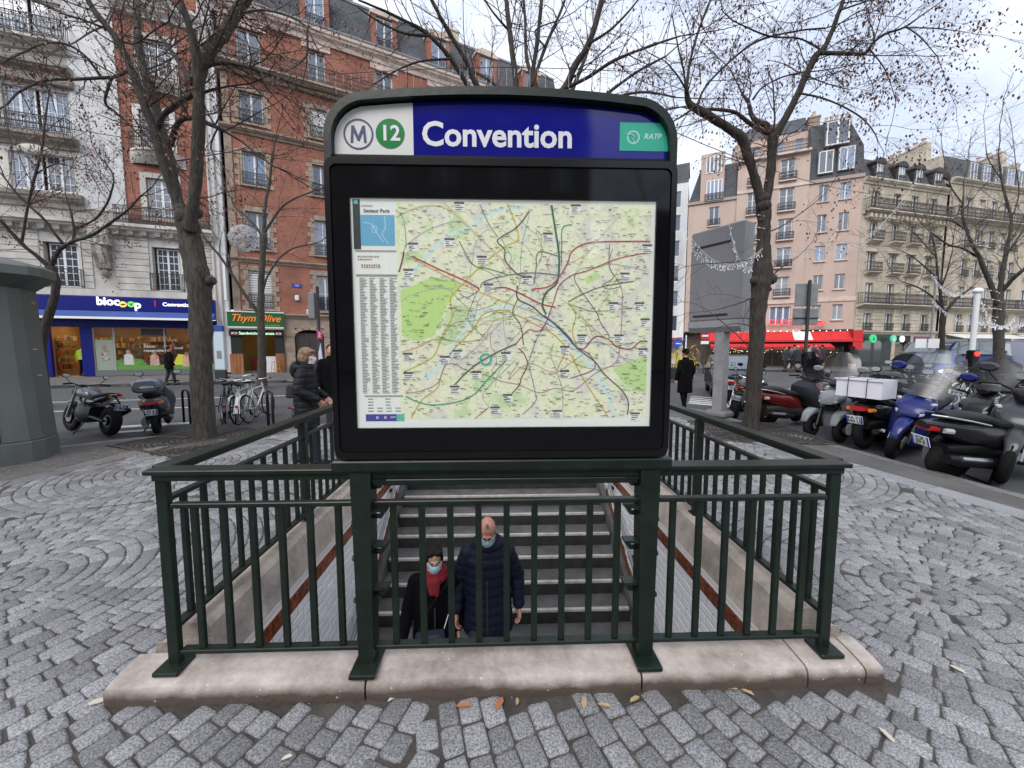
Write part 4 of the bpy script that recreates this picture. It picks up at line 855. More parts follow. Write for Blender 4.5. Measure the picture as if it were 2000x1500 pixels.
# ground-floor shop
m_bl = mat('shop_blue', (.004, .009, .15), .35, spec=.3); m_bla = mat('awning_blue', (.035, .075, .27), .6)
MB().bbox(-.6, 8.0, -.42, .0, 3.72, 4.5, .02).build('shop_fascia', m_bl, B1)
MB().prism([(-.42, 3.70), (-1.0, 3.33), (-1.0, 3.28), (-.3, 3.30), (-.3, 3.7)], 'x', -.55, 8.0).build('folded_awning', m_bla, B1)
MB().box(-.55, 8.0, -1.04, -1.0, 3.22, 3.34).build('awning_bar', mat('awning_white', (.8, .8, .78), .4), B1); MB().box(-.6, 8.0, -.24, .05, 2.8, 3.28).build('shop_lintel', m_bl, B1)
MB().box(-3.0, -.62, -.05, .3, 0, 4.55).build('stone_pier', m_stoneW2, B1); MB().box(-14, -3.0, -.05, .3, 0, 4.55).build('stone_pier', m_stoneW2, B1)
MB().box(-.6, .22, -.1, .1, 0.02, 2.8).build('shop_column', m_bl, B1); MB().box(1.53, 2.02, -.14, .1, .02, 2.8).build('shop_column', m_bl, B1); MB().box(7.75, 8.0, -.1, .2, .02, 2.8).build('shop_column', m_bl, B1)
MB().box(2.02, 7.75, -.12, .05, .02, .32).build('shop_plinth', mat('grey_plinth', (.12, .125, .13), .6), B1)
for x in (2.04, 2.95, 5.3, 7.7): MB().box(x - .03, x + .03, -.08, -.02, .32, 2.8).build('shop_mullion', m_wing, B1)
MB().quad((2.05, -.05, .32), (7.72, -.05, .32), (7.72, -.05, 2.8), (2.05, -.05, 2.8)).build('shop_pane', m_glass, B1)
# interior
iw = mat('shop_interior_wall', (.30, .19, .09), .8); mb = MB(); mb.box(-.6, 8.0, 4.6, 4.7, 0, 3.3); mb.build('interior_back_wall', iw, B1); MB().box(-.7, -.6, .1, 4.7, 0, 3.3).build('interior_side_wall', iw, B1); MB().box(8.0, 8.1, .3, 4.7, 0, 3.3).build('interior_side_wall', iw, B1)
MB().box(-.6, 8.0, .1, 4.7, 3.2, 3.3).build('interior_ceiling', iw, B1); MB().box(-.6, 8.0, .05, 4.7, .0, .03).build('interior_floor', mat('shop_floor', (.25, .18, .12), .5), B1)
le = emat('ceiling_light', (1, .66, .32), 11.)
for x in (.3, 1.3, 2.6, 4.2, 5.8, 7.2):
    for y in (.8, 2.6): MB().box(x - .3, x + .3, y - .12, y + .12, 3.15, 3.18).build('ceiling_lamp', le, B1)
goods = [mat('goods_%d' % i, c, .6) for i, c in enumerate(((.45, .12, .03), (.55, .35, .05), (.12, .22, .05), (.5, .42, .3), (.2, .06, .03), (.1, .1, .22)))]
shelfm = mat('shelf_wood', (.30, .17, .08), .6)
for x0, x1, y0 in ((-.4, 1.5, 3.9), (2.2, 4.4, 3.9), (4.8, 7.6, 3.9), (-.55, .35, 1.6), (2.4, 3.4, 2.2), (5.6, 6.8, 2.0)):
    for k in range(5):
        zz = .35 + k * .42; MB().box(x0, x1, y0, y0 + .4, zz, zz + .03).build('shelf', shelfm, B1)
        for gi_ in range(3):
            mb = MB(); x = x0 + .02 + rnd.random() * .1
            while x < x1 - .1:
                w = rnd.uniform(.05, .16)
                if rnd.random() < .4: mb.box(x, x + w, y0 + .02, y0 + .25, zz + .03, zz + .03 + rnd.uniform(.1, .33))
                x += w + .02
            if mb.v: mb.build('packed_goods', rnd.choice(goods), B1, kind='stuff')
# window film
film = lambda x0, x1, z0, z1, c, n='window_print', y=-.058: MB().quad((x0, y, z0), (x1, y, z0), (x1, y, z1), (x0, y, z1)).build(n, mat('film_%.2f_%.2f_%.2f' % c, c, .5), B1)
film(2.98, 7.7, .34, .62, (.10, .26, .05)); MB().add([(2.98, -.0582, .6), (4.4, -.0582, .6), (4.2, -.0582, .95), (3.6, -.0582, 1.05), (3.0, -.0582, .9)], [(0, 1, 2, 3, 4)]).build('window_print', mat('film_g2', (.12, .33, .05), .5, col2=(.05, .16, .03), vs_=6), B1)
MB().add([(5.6, -.0584, .6), (7.6, -.0584, .6), (7.4, -.0584, 1.5), (6.6, -.0584, 1.15), (5.9, -.0584, 1.25)], [(0, 1, 2, 3, 4)]).build('window_print', mat('film_y', (.55, .55, .04), .5), B1)
film(2.1, 2.9, .34, 2.1, (.25, .30, .24), y=-.056); film(4.2, 5.4, 2.35, 2.75, (.02, .02, .02))
for x, c, zz in ((3.55, (.55, .55, .6), .95), (4.75, (.40, .08, .07), .9), (6.3, (.5, .2, .1), .8), (7.2, (.65, .3, .3), 1.3), (2.5, (.05, .05, .06), 1.2)):
    mb = MB(); mb.add([(x - .22, -.0586, zz - .3), (x + .22, -.0586, zz - .3), (x + .2, -.0586, zz + .25), (x + .08, -.0586, zz + .34), (x - .08, -.0586, zz + .34), (x - .2, -.0586, zz + .25)], [(0, 1, 2, 3, 4, 5)]); mb.build('window_print', mat('film_p%d' % int(x * 10), c, .5, col2=(.5, .45, .38), vs_=7), B1)
    mb = MB(); n = 10; mb.add([(x + .11 * math.cos(6.283 * k / n), -.0588, zz + .45 + .13 * math.sin(6.283 * k / n)) for k in range(n)], [tuple(range(n))]); mb.build('window_print', mat('film_skin', (.45, .27, .18), .5, col2=(.10, .06, .04), vs_=9), B1)
tw_ = emat('lit_letter', (.85, .88, .9), .5); lw = mat('film_letter', (.6, .62, .6), .5)
text('window_lettering', 'nous', .26, lw, B1, (4.55, -.062, 1.72), FR, .001, .01); text('window_lettering', 'rassemble', .24, lw, B1, (4.75, -.062, 1.47), FR, .001, .01); text('window_lettering', 'Local', .2, lw, B1, (5.95, -.062, 1.62), FR, .001, .01)
# fascia lettering
def atB(px, py, y=0.):
    M = Matrix.Translation(Vector((A1[0], A1[1], 0))) @ Matrix.Rotation(frame_rot(dB1), 4, 'Z'); Mi = M.inverted(); o = Mi @ Vector((0, 0, CAMH)); d = Mi.to_3x3() @ ray(px, py); t = (y - o.y) / d.y; q = o + d * t; return q
q = atB(211, 589, -.43); text('fascia_lettering', 'bioc', .62, tw_, B1, (q.x, -.43, q.z), FR, .02, .03, sx=.96)
q = atB(269, 597, -.43); text('fascia_lettering', 'p', .62, tw_, B1, (q.x, -.43, q.z + .04), FR, .02, .03)
for px, c in ((240, (.9, .5, .06)), (256, (.12, .5, .08))):
    q = atB(px, 594.5, -.44); mb = MB(); n = 20; mb.lathe([(.165, -.02), (.165, .02)], n, (q.x, -.44, q.z), 'y'); mb.build('fascia_logo', emat('logo_%d' % px, c, .5), B1)
    MB().prism([(q.x - .13, q.z + .02), (q.x + .1, q.z + .05), (q.x + .13, q.z - .02), (q.x - .02, q.z - .08)] if px == 240 else [(q.x - .1, q.z + .08), (q.x + .02, q.z - .1), (q.x + .09, q.z + .1), (q.x, q.z + .02)], 'y', -.47, -.455).build('fascia_logo', mat('logo_dark', (.03, .05, .02), .5), B1)
q = atB(303, 594, -.44); MB().prism([(q.x - .05, q.z + .2), (q.x + .05, q.z + .2), (q.x + .02, q.z - .2), (q.x - .02, q.z - .2)], 'y', -.44, -.425).build('fascia_logo', mat('logo_red', (.5, .02, .03), .4), B1)
q = atB(347, 595.5, -.43); text('fascia_lettering', 'Convention', .30, tw_, B1, (q.x, -.43, q.z), FR, .01, .02)
# ------------------------------------------------ building 2: red brick
dB2 = Vector((math.sin(R(62.5)), math.cos(R(62.5)))); B2 = building('red brick apartment building with tan stone quoins and a slate mansard roof', A2, dB2)
cols2 = [(1.5, 2.72), (5.35, 6.35), (9.55, 10.7), (13.55, 14.7), (17.4, 18.5), (21.3, 22.4)]
rows2 = [(4.1, 6.5), (7.85, 10.15), (11.75, 13.75), (15.45, 17.3), (18.95, 20.95)]
op2 = [(a, b, c, d) for a, b in cols2 for c, d in rows2]
wall(B2, .62, 25, 3.6, 21.4, op2, m_brick)
wall(B2, .62, 25, -.4, 3.6, [(.62, 3.28, -.4, 3.6), (3.9, 5.65, -.3, 2.95), (8, 11.5, -.3, 3.2), (13, 17, -.3, 3.2), (18.5, 23, -.3, 3.2)], m_tanb)
qme = [MB().bbox(0, .42, -.05, 0, 0, .30, .012).mesh('quoin_stone', m_tanb), MB().bbox(0, .26, -.05, 0, 0, .30, .012).mesh('quoin_stone', m_tanb)]
shut = MB()
for k in range(16): shut.box(0, 1, 0, .03, k / 16 + .01, (k + 1) / 16 - .008)
shm = shut.mesh('shutter', m_win)
for ci, (a, b) in enumerate(cols2):
    for ri_, (c, d) in enumerate(rows2):
        window(B2, a, b, c, d, .18, 2, 1 if ri_ else 2, 'plain'); sill(B2, a - .15, b + .15, c, m_tanb)
        if (ci, ri_) in ((0, 0), (1, 3), (2, 1)): ob('shutter', shm, B2, (a, .1, c), None, ((b - a) / 2 - .02, 1, d - c)); ob('shutter', shm, B2, ((a + b) / 2 + .02, .1, c), None, ((b - a) / 2 - .02, 1, d - c))
        nq = int((d - c + .5) / .315)
        if ri_ < 4 and ci < 4:
            for k in range(nq):
                m_ = qme[k % 2]; w = .42 if k % 2 == 0 else .26
                ob('quoin_stone', m_, B2, (a - w, 0, c - .1 + k * .315)); ob('quoin_stone', m_, B2, (b, 0, c - .1 + k * .315))
        MB().bbox(a, b, -.05, 0, d, d + .32, .02).build('lintel_stone', m_tanb, B2)
        if ri_ != 4: railing(B2, a - .03, b + .03, c, .75 if ri_ else .95, -.12, style=1, name='window_guard')
cornice(B2, .5, 25, 7.0, 7.28, .22, m_tanb, 'string_course'); cornice(B2, .5, 25, 3.55, 3.85, .25, m_tanb, 'string_course'); cornice(B2, .5, 25, 14.75, 15.1, .3, m_tanb, 'string_course')
cornice(B2, .4, 25, 18.15, 18.62, .75, m_tanb, 'balcony_slab'); 
for k in range(8): railing(B2, .5 + k * 3.05, .5 + k * 3.05 + 3.04, 18.64, .95, -.68, ends=(k == 0), style=1)
cornice(B2, .3, 25, 21.4, 22.2, .45, m_pinkL); MB().box(.3, 25, -.5, -.35, 22.2, 22.32).build('gutter', m_zinc, B2)
for a, b in cols2: MB().box(a - .35, b + .35, -.06, 0, 21.0, 21.4).build('lintel_band', m_pinkL, B2)
MB().box(.62, 1.0, -.06, 0, 3.9, 21.4).build('corner_pier', m_tanb, B2)
MB().add([(.3, -.1, 22.2), (25, -.1, 22.2), (25, 1.0, 25.5), (.3, 1.0, 25.5), (25, 4, 26.4), (.3, 4, 26.4), (25, 9, 22), (.3, 9, 22)], [(0, 1, 2, 3), (3, 2, 4, 5), (0, 3, 5, 7), (1, 2, 4, 6), (4, 5, 7, 6)]).build('slate_roof', m_slate, B2)
MB().box(.3, 25, .93, 1.12, 25.45, 25.6).build('roof_ridge_flashing', m_zinc, B2)
for x in (5.85, 10.2, 14.1, 18.0, 22):
    dm = MB(); dm.box(x - .85, x - .55, -.12, 1.0, 22.25, 24.5); dm.box(x + .55, x + .85, -.12, 1.0, 22.25, 24.5); dm.build('dormer_jambs', m_brick, B2)
    MB().prism([(x - .95, 24.5), (x + .95, 24.5), (x + .95, 24.7), (x + .4, 24.95), (x - .4, 24.95), (x - .95, 24.7)], 'y', -.2, 1.2).build('dormer_hood', m_pinkL, B2)
    window(B2, x - .55, x + .55, 22.35, 24.4, -.02, 2, 1, 'plain'); railing(B2, x - .55, x + .55, 22.35, .7, -.16, ends=False, name='window_guard')
def chimney(b, x, y, w, d, z0, z1, n, m):
    c = MB().bbox(x - w / 2, x + w / 2, y, y + d, z0, z1, .03).box(x - w / 2 - .06, x + w / 2 + .06, y - .06, y + d + .06, z1, z1 + .12).build('chimney', m, b)
    pm_ = MB().lathe([(.13, 0), (.11, .38), (.14, .42), (.14, .46)], 8).mesh('chimney_pot', m_terra, smooth=True)
    for k in range(n): ob('chimney_pot', pm_, c, (x - w / 2 + (k + .5) * w / n if w > d else x, y + d / 2 if w > d else y + (k + .5) * d / n, z1 + .12))
chimney(B2, 15.6, 1.0, 1.0, 1.6, 25, 26.3, 3, m_creamL); chimney(B2, 8.0, 2.5, 1.0, 2.4, 25, 27.4, 4, m_brick)
core(B2, .7, 25, .32, 9, 3.7, 22, m_dark); core(B2, 3.3, 25, .45, 9, -.4, 3.6, m_dark)
# sandwich shop
m_sg = mat('shop_green', (.012, .11, .025), .4); m_or = emat('orange_letter', (.75, .16, .03), .25)
fas = MB().bbox(.3, 3.32, -.30, -.05, 2.95, 3.85, .02).build('shop_fascia', m_sg, B2); MB().box(.28, 3.34, -.34, -.03, 3.85, 3.92).build('fascia_trim', m_win, B2); MB().box(.34, 3.3, -.5, -.05, 2.78, 2.93).build('folded_awning', mat('awning_grey', (.3, .33, .32), .6), B2); MB().box(.34, 3.3, -.54, -.5, 2.86, 2.95).build('awning_bar', m_win, B2)
text('fascia_lettering', "Thym'Olive", .62, m_or, B2, (1.78, -.31, 3.48), FR, .015, .005, shear=.35, sx=.92); text('fascia_lettering', 'Spécialités Libanaises', .15, mat('gold_letter', (.5, .42, .05), .4), B2, (2.45, -.31, 3.07), FR, .004, shear=.2)
MB().box(.34, 3.28, -.28, -.06, 2.38, 2.72).build('lit_panel', mat('panel_black', (.01, .02, .012), .4), B2); text('fascia_lettering', 'Sandwichs Libanais', .25, emat('menu_letter', (.55, .8, .6), .7), B2, (1.8, -.29, 2.54), FR, .005, .01)
for x in (.62, 2.98): 
    f = MB().box(x - .16, x + .16, -.295, -.285, 2.43, 2.66).build('flag_panel', m_wht, B2); MB().box(x - .16, x + .16, -.300, -.296, 2.43, 2.48).box(x - .16, x + .16, -.300, -.296, 2.61, 2.66).build('flag_stripe', m_red, B2); MB().prism([(x - .05, 2.5), (x + .05, 2.5), (x, 2.6)], 'y', -.301, -.297).build('flag_tree', m_sg, B2)
m_wood = mat('shop_wood', (.30, .115, .045), .5, var=.4, vs_=3, streak=.2)
for x0, x1 in ((.3, 1.0), (2.75, 3.25)):
    for k in range(4): w = (x1 - x0) / 4; MB().box(x0 + k * w + .006, x0 + (k + 1) * w - .006, -.18, -.1, 0, 1.25).build('wood_plank', m_wood, B2)
    MB().box(x0 + .02, x1 - .02, -.16, -.1, 1.27, 2.37).build('menu_board', mat('board_black', (.015, .016, .018), .5), B2)
MB().box(.62, 3.28, 2.6, 2.7, 0, 3.6).build('interior_back_wall', mat('ochre_wall', (.30, .20, .06), .8), B2); MB().box(.62, 3.28, -.1, 2.7, 3.0, 3.1).build('interior_ceiling', mat('ochre_wall', (.3, .2, .06), .8), B2); MB().box(.55, .62, -.05, 2.7, 0, 3.6).build('interior_side_wall', m_tanb, B2); MB().box(3.28, 3.35, -.05, 2.7, 0, 3.6).build('interior_side_wall', m_tanb, B2)
MB().box(1.3, 1.9, 1.0, 1.3, 2.95, 2.99).build('ceiling_lamp', emat('warm_lamp', (1, .7, .35), 5.), B2); MB().box(1.3, 1.9, 1.8, 2.1, .05, 1.0).build('red_chair', mat('chair_red', (.35, .02, .02), .5), B2)
MB().box(2.15, 2.72, .2, .8, 0, 1.05).build('counter', m_wht, B2)
st = thing('bar_stool', 'pale wooden bar stool in the doorway of the green sandwich shop', 'stool', B2.matrix_basis @ Vector((2.75, -.55, 0)), 0)
MB().bbox(-.16, .16, -.16, .16, .72, .76, .01).build('seat', mat('pine', (.45, .27, .13), .5), st)
for a in (-1, 1):
    for b in (-1, 1): MB().tube([(a * .13, b * .13, .72), (a * .19, b * .19, 0)], .018, 6).build('leg', mat('pine', (.45, .27, .13), .5), st)
for a in (-1, 1): MB().box(-.16, .16, a * .165 - .012, a * .165 + .012, .24, .27).build('stretcher', mat('pine', (.45, .27, .13), .5), st)
# carriage door and plates
dr = MB().box(3.95, 5.6, .12, .2, -.3, 2.6).build('carriage_door', mat('door_brown', (.045, .033, .03), .5), B2)
for x in (4.1, 4.85): MB().bbox(x, x + .62, .09, .12, .2, 2.3, .02).build('door_panel', mat('door_brown', (.045, .033, .03), .5), B2)
n = 8
for k in range(n):
    a0, a1 = math.pi * k / n + .02, math.pi * (k + 1) / n - .02; cx, cz, r0, r1 = 4.775, 2.35, .88, 1.25
    MB().prism([(cx + r * math.cos(a), cz + (r * math.sin(a)) * .55) for r, a in ((r0, a0), (r1, a0), (r1, a1), (r0, a1))], 'y', -.09, -.01).build('arch_stone', m_tanb, B2)
for k in range(9):
    for x0, x1 in ((3.36, 3.88), (5.68, 6.3)): MB().bbox(x0, x1, -.06, 0, -.3 + k * .33, .02 + k * .33, .012).build('quoin_stone', m_tanb, B2)
text('plate_number', '208', .16, m_win, MB().box(3.85, 4.45, -.03, 0, 5.62, 5.86).build('house_number_plate', mat('enamel_blue', (.03, .06, .30), .3), B2), (4.15, -.035, 5.74), FR, .003)
MB().bbox(4.0, 4.25, -.16, -.01, 4.75, 5.1, .05).build('alarm_box', m_win, B2); pl_ = MB().box(4.65, 5.5, -.03, 0, 3.9, 4.2).build('space_plaque', m_win, B2)
for k in range(3): MB().box(4.72 + k * .25, 4.92 + k * .25, -.036, -.031, 3.97, 4.06).box(4.76 + k * .25, 4.88 + k * .25, -.036, -.031, 4.06, 4.13).build('plaque_mark', m_dark, pl_)
vs_sign = thing('vertical_sign', 'narrow white vertical sign fixed on the brick wall beside the drain pipes', 'sign', B2.matrix_basis @ Vector((.35, -.5, 4.5)), frame_rot(dB2)); MB().bbox(-.06, .06, -.18, .18, 0, 2.2, .01).build('panel', m_wht, vs_sign); MB().box(-.02, .02, .18, .45, .3, .36).box(-.02, .02, .18, .45, 1.8, 1.86).build('bracket', m_iron, vs_sign)
# ------------------------------------------------ building 3: pink render over the red cafe (x = -distance from the corner)
B3 = building('pink rendered apartment building above the cafe with red awnings', K, (d3[0], d3[1]))
colA, colB = [(-1.47, -.78), (-2.9, -2.24)], [(-5.68, -4.62), (-8.05, -7.28)]
rA = [(13.8, 15.15), (11.3, 12.75), (8.9, 10.2), (6.5, 7.75), (3.95, 5.25)]; rB = [(15.95, 17.7), (13.4, 15.3), (10.95, 12.75), (8.6, 10.3), (6.1, 7.8)]
opA = [(a, b, c, d) for a, b in colA for c, d in rA]
wall(B3, -3.62, 0, 3.0, 15.5, opA, m_pink)
for o in opA: window(B3, o[0], o[1], o[2], o[3], .12, 2, 1, 'w'); sill(B3, o[0] - .1, o[1] + .1, o[2], m_pinkL, .12, .08)
opB = [(a, b, c, d) for a, b in colB for c, d in rB]; opC = [(-11.1, -10.25, 12.9, 14.6), (-11.1, -10.25, 10.4, 12.1), (-11.1, -10.25, 7.9, 9.6), (-11.1, -10.25, 5.6, 7.2)]
wall(B3, -8.9, -3.62, 3.0, 18.1, opB + [(-5.95, -4.4, 3.62, 5.2), (-8.3, -6.9, 3.62, 5.2)], m_pink, y=-.12)
for o in opB: window(B3, o[0], o[1], o[2], o[3], .02, 2, 3, 'plain'); railing(B3, o[0] - .08, o[1] + .08, o[2] + .03, .6, -.34, style=1); MB().bbox(o[0] - .12, o[1] + .12, -.36, -.1, o[2] - .1, o[2], .01).build('sill', m_pinkL, B3)
for a, b in ((-5.95, -4.4), (-8.3, -6.9)): window(B3, a, b, 3.62, 5.2, .02, 3, 1, 'plain', m_win)
wall(B3, -12.85, -8.9, 3.0, 15.2, opC, m_pink, y=0)
for o in opC: window(B3, o[0], o[1], o[2], o[3], .12, 2, 1, 'plain'); railing(B3, o[0] - .08, o[1] + .08, o[2] + .02, .55, -.14, style=1); sill(B3, o[0] - .1, o[1] + .1, o[2], m_pinkL)
MB().box(-3.62, .02, -.08, 0, 5.5, 5.85).build('string_course', m_pinkL, B3); MB().box(-8.9, -3.63, -.22, -.12, 5.45, 5.8).build('string_course', m_pinkL, B3); MB().box(-8.9, -3.63, -.2, -.12, 15.35, 15.6).build('string_course', m_pinkL, B3)
MB().box(-3.65, .05, -.14, .02, 15.35, 15.62).build('parapet_band', mat('parapet_grey', (.33, .28, .23), .9), B3); MB().box(-12.9, -8.9, -.14, .02, 15.0, 15.25).build('parapet_band', mat('parapet_grey', (.33, .28, .23), .9), B3)
MB().add([(-3.62, -.02, 15.62), (0, -.02, 15.62), (-.05, .35, 18.0), (-3.62, .35, 18.0), (-1.0, .7, 20.35), (-3.62, .7, 20.35), (-.05, 5, 15.6), (-1.0, 5, 20.3), (-3.62, 5, 20.3), (-3.62, 5, 15.6)], [(0, 1, 2, 3), (3, 2, 4, 5), (1, 6, 7, 2), (2, 7, 4), (5, 4, 7, 8), (0, 3, 5, 8, 9)]).build('slate_roof', m_slate, B3)
for x0, x1, z0, z1 in ((-3.05, -2.1, 16.05, 17.8), (-1.72, -.72, 16.1, 17.85), (-2.65, -1.15, 18.2, 20.05)):
    MB().bbox(x0 - .06, x1 + .06, -.12, .9, z0 - .05, z1 + .1, .02).build('dormer_box', m_zinc, B3); window(B3, x0, x1, z0, z1, -.18, 2, 1, 'w')
for zz, yy in ((16.05, -.19), (16.1, -.19)): pass
wall(B3, -8.9, -3.7, 18.1, 20.3, [(-4.55, -4.0, 18.35, 19.7), (-5.9, -5.35, 18.35, 19.7), (-7.9, -7.3, 18.35, 19.7)], m_pink, y=1.0)
for a in (-4.55, -5.9, -7.9): window(B3, a, a + .55, 18.35, 19.7, 1.1, 1, 1, 'w')
MB().bbox(-8.95, -3.62, -.5, 1.0, 18.0, 18.2, .03).build('terrace_slab', m_pinkL, B3); railing(B3, -8.9, -3.7, 18.2, .8, -.42, style=1)
MB().add([(-8.9, .9, 20.3), (-3.7, .9, 20.3), (-3.7, 2.2, 21.9), (-8.0, 2.2, 21.9), (-3.7, 6, 21.9), (-8.0, 6, 21.9)], [(0, 1, 2, 3), (3, 2, 4, 5)]).build('slate_roof', m_slate, B3)
chimney(B3, -3.3, 1.0, .8, 2.5, 18, 21.2, 5, m_tanb); chimney(B3, -1.4, 2.2, 1.8, .7, 19.5, 21.1, 5, m_tanb); chimney(B3, -8.8, 2.0, .7, 2.5, 17, 20.3, 5, m_pinkL)
MB().add([(-12.85, -.02, 15.25), (-8.9, -.02, 15.25), (-8.9, .5, 18.4), (-11.9, .5, 18.4), (-8.9, 4, 18.8), (-11.9, 4, 18.8), (-12.85, 4, 15.2)], [(0, 1, 2, 3), (3, 2, 4, 5), (0, 3, 5, 6)]).build('slate_roof', m_slate, B3)
MB().bbox(-11.9, -9.95, -.12, 1.2, 15.0, 19.4, .03).build('dormer_tower', m_pink, B3); window(B3, -11.5, -10.2, 17.6, 19.1, -.17, 4, 1, 'plain'); window(B3, -11.4, -10.1, 15.15, 16.95, -.17, 4, 1, 'plain'); railing(B3, -11.5, -10.0, 15.15, .6, -.3, style=1)
core(B3, -12.8, -.05, .3, 9, 3, 15.1, m_pink); core(B3, -8.9, -3.7, 1.3, 8, 15, 20.2, m_pink); core(B3, -8.8, -3.7, .2, 9, 3, 17.9, m_dark)
# corner return walls
MB().quad((0, 0, 0), (0, 9, 0), (0, 9, 15.5), (0, 0, 15.5)).build('side_wall', m_pink, B3); MB().quad((-12.85, 0, 0), (-12.85, 9, 0), (-12.85, 9, 15.2), (-12.85, 0, 15.2)).build('side_wall', m_pink, B3)
# cafe
m_ra = mat('awning_red', (.56, .02, .025), .7, var=.12, vs_=2)
for k in range(8):
    a = -10.7 + k * 1.3; MB().hexa([(a, -1.25, 2.22), (a + 1.285, -1.25, 2.22), (a + 1.285, -.1, 2.95), (a, -.1, 2.95), (a, -1.27, 2.26), (a + 1.285, -1.27, 2.26), (a + 1.285, -.1, 3.0), (a, -.1, 3.0)]).build('awning_panel', m_ra if k != 5 else m_wht, B3)
for k in range(7):
    a = -10.6 + k * 1.25; MB().hexa([(a, -2.9, 1.62), (a + 1.235, -2.9, 1.62), (a + 1.235, -1.6, 1.90), (a, -1.6, 1.90), (a, -2.91, 1.66), (a + 1.235, -2.91, 1.66), (a + 1.235, -1.6, 1.94), (a, -1.6, 1.94)]).build('awning_panel', m_ra, B3)
    MB().box(a, a + 1.235, -2.92, -2.90, 1.44, 1.62).build('awning_valance', m_ra, B3)
MB().box(-10.7, .3, -1.29, -1.25, 2.10, 2.25).build('awning_valance', m_ra, B3); MB().box(-.3, .3, -1.25, -.2, 1.5, 3.0).build('awning_end', m_ra, B3)
MB().box(-12.8, .0, -.1, .3, 3.0, 3.14).build('fascia_ledge', m_dark, B3)
cl = emat('cafe_letter', (.75, .03, .04), .35); text('cafe_lettering', 'DUPONT', .82, cl, B3, (-4.62, -.45, 3.78), FR, .05, .0, sx=.8); text('cafe_lettering', 'Café', .62, cl, B3, (-2.55, -.45, 3.66), FR, .04, shear=.3)
MB().box(-12.6, 0, .6, .7, 0, 3.0).build('cafe_back_wall', mat('cafe_wall', (.07, .045, .03), .7), B3)
for k in range(9): a = -10.6 + k * 1.15; MB().box(a - .03, a + .03, -3.0, -2.94, 0, 1.7).build('terrace_post', m_iron, B3)
MB().quad((-10.6, -2.97, .75), (-1.4, -2.97, .75), (-1.4, -2.97, 1.7), (-10.6, -2.97, 1.7)).build('terrace_pane', m_glass, B3)
for k in range(26): x = -12 + k * .46; MB().ball((x, -.5, 3.02 + .04 * (k % 2)), .03, 6, 4).build('string_bulb', emat('warm_bulb', (1, .8, .5), 3.), B3)
# ------------------------------------------------ narrow white building at the left end
B0 = building('narrow white apartment building at the left end of the pink block', (K[0] - .905 * 16.6, K[1] + .427 * 16.6), (d3[0], d3[1]))
opn = [(a, a + .9, z0, z0 + 1.5) for a in (.5, 2.2) for z0 in (3.2, 5.6, 8.0, 10.4, 12.8, 15.0)]
wall(B0, 0, 3.7, 0, 17.2, opn, m_render, y=0); core(B0, 0, 3.7, .3, 9, 0, 17.1, m_render)
for o in opn: window(B0, *o, .12, 2, 1, 'w')
MB().add([(0, -.02, 17.2), (3.7, -.02, 17.2), (3.7, 1, 19.4), (0.6, 1, 19.4), (3.7, 5, 19.4), (.6, 5, 19.4)], [(0, 1, 2, 3), (3, 2, 4, 5)]).build('slate_roof', m_slate, B0)
MB().box(0, 3.7, -.9, 0, 2.2, 2.3).build('canopy', m_dark, B0); MB().hexa([(1.2, -1.6, 1.8), (3.6, -1.6, 1.8), (3.6, 0, 2.5), (1.2, 0, 2.5), (1.2, -1.6, 1.86), (3.6, -1.6, 1.86), (3.6, 0, 2.56), (1.2, 0, 2.56)]).build('awning_panel', mat('awning_maroon', (.2, .02, .03), .7), B0)
# ------------------------------------------------ buildings 4 to 6 on the right
def hauss(label, x0, x1, cols, rows, zc, zr, wkey, extra, nd=4, m=None, st=(2.75, 3.02)):
    m = m or m_cream; b = building(label, K, d4); op = [(c, c + w, z0, z1) for c, w in cols for z0, z1 in rows]
    wall(b, x0, x1, 2.9, zc, op, m); core(b, x0 + .01, x1 - .01, .32, 8, 2.9, zc, m_dark)
    for o in op: window(b, *o, .16, 2, 1, wkey)
    cornice(b, x0 - .05, x1, zc - .1, zc + .35, .35, m_creamL); cornice(b, x0, x1, *st, .2, m_creamL, 'string_course')
    MB().add([(x0, .0, zc + .35), (x1, .0, zc + .35), (x1, .7, zr), (x0, .7, zr), (x1, 5, zr + .5), (x0, 5, zr + .5)], [(0, 1, 2, 3), (3, 2, 4, 5), (0, 3, 5), (1, 4, 2)]).build('slate_roof', m_slate, b)
    return b, op
B4 = hauss('cream stone apartment building with arched dark dormers right of the pink block', 0.02, 9.9, [(1.02, .9), (3.52, .85), (5.6, .8), (7.85, .85)], [(3.08, 4.5), (5.3, 7.0), (7.9, 9.45), (10.45, 11.95), (12.95, 14.4)], 14.95, 17.15, 'dim', None)[0]
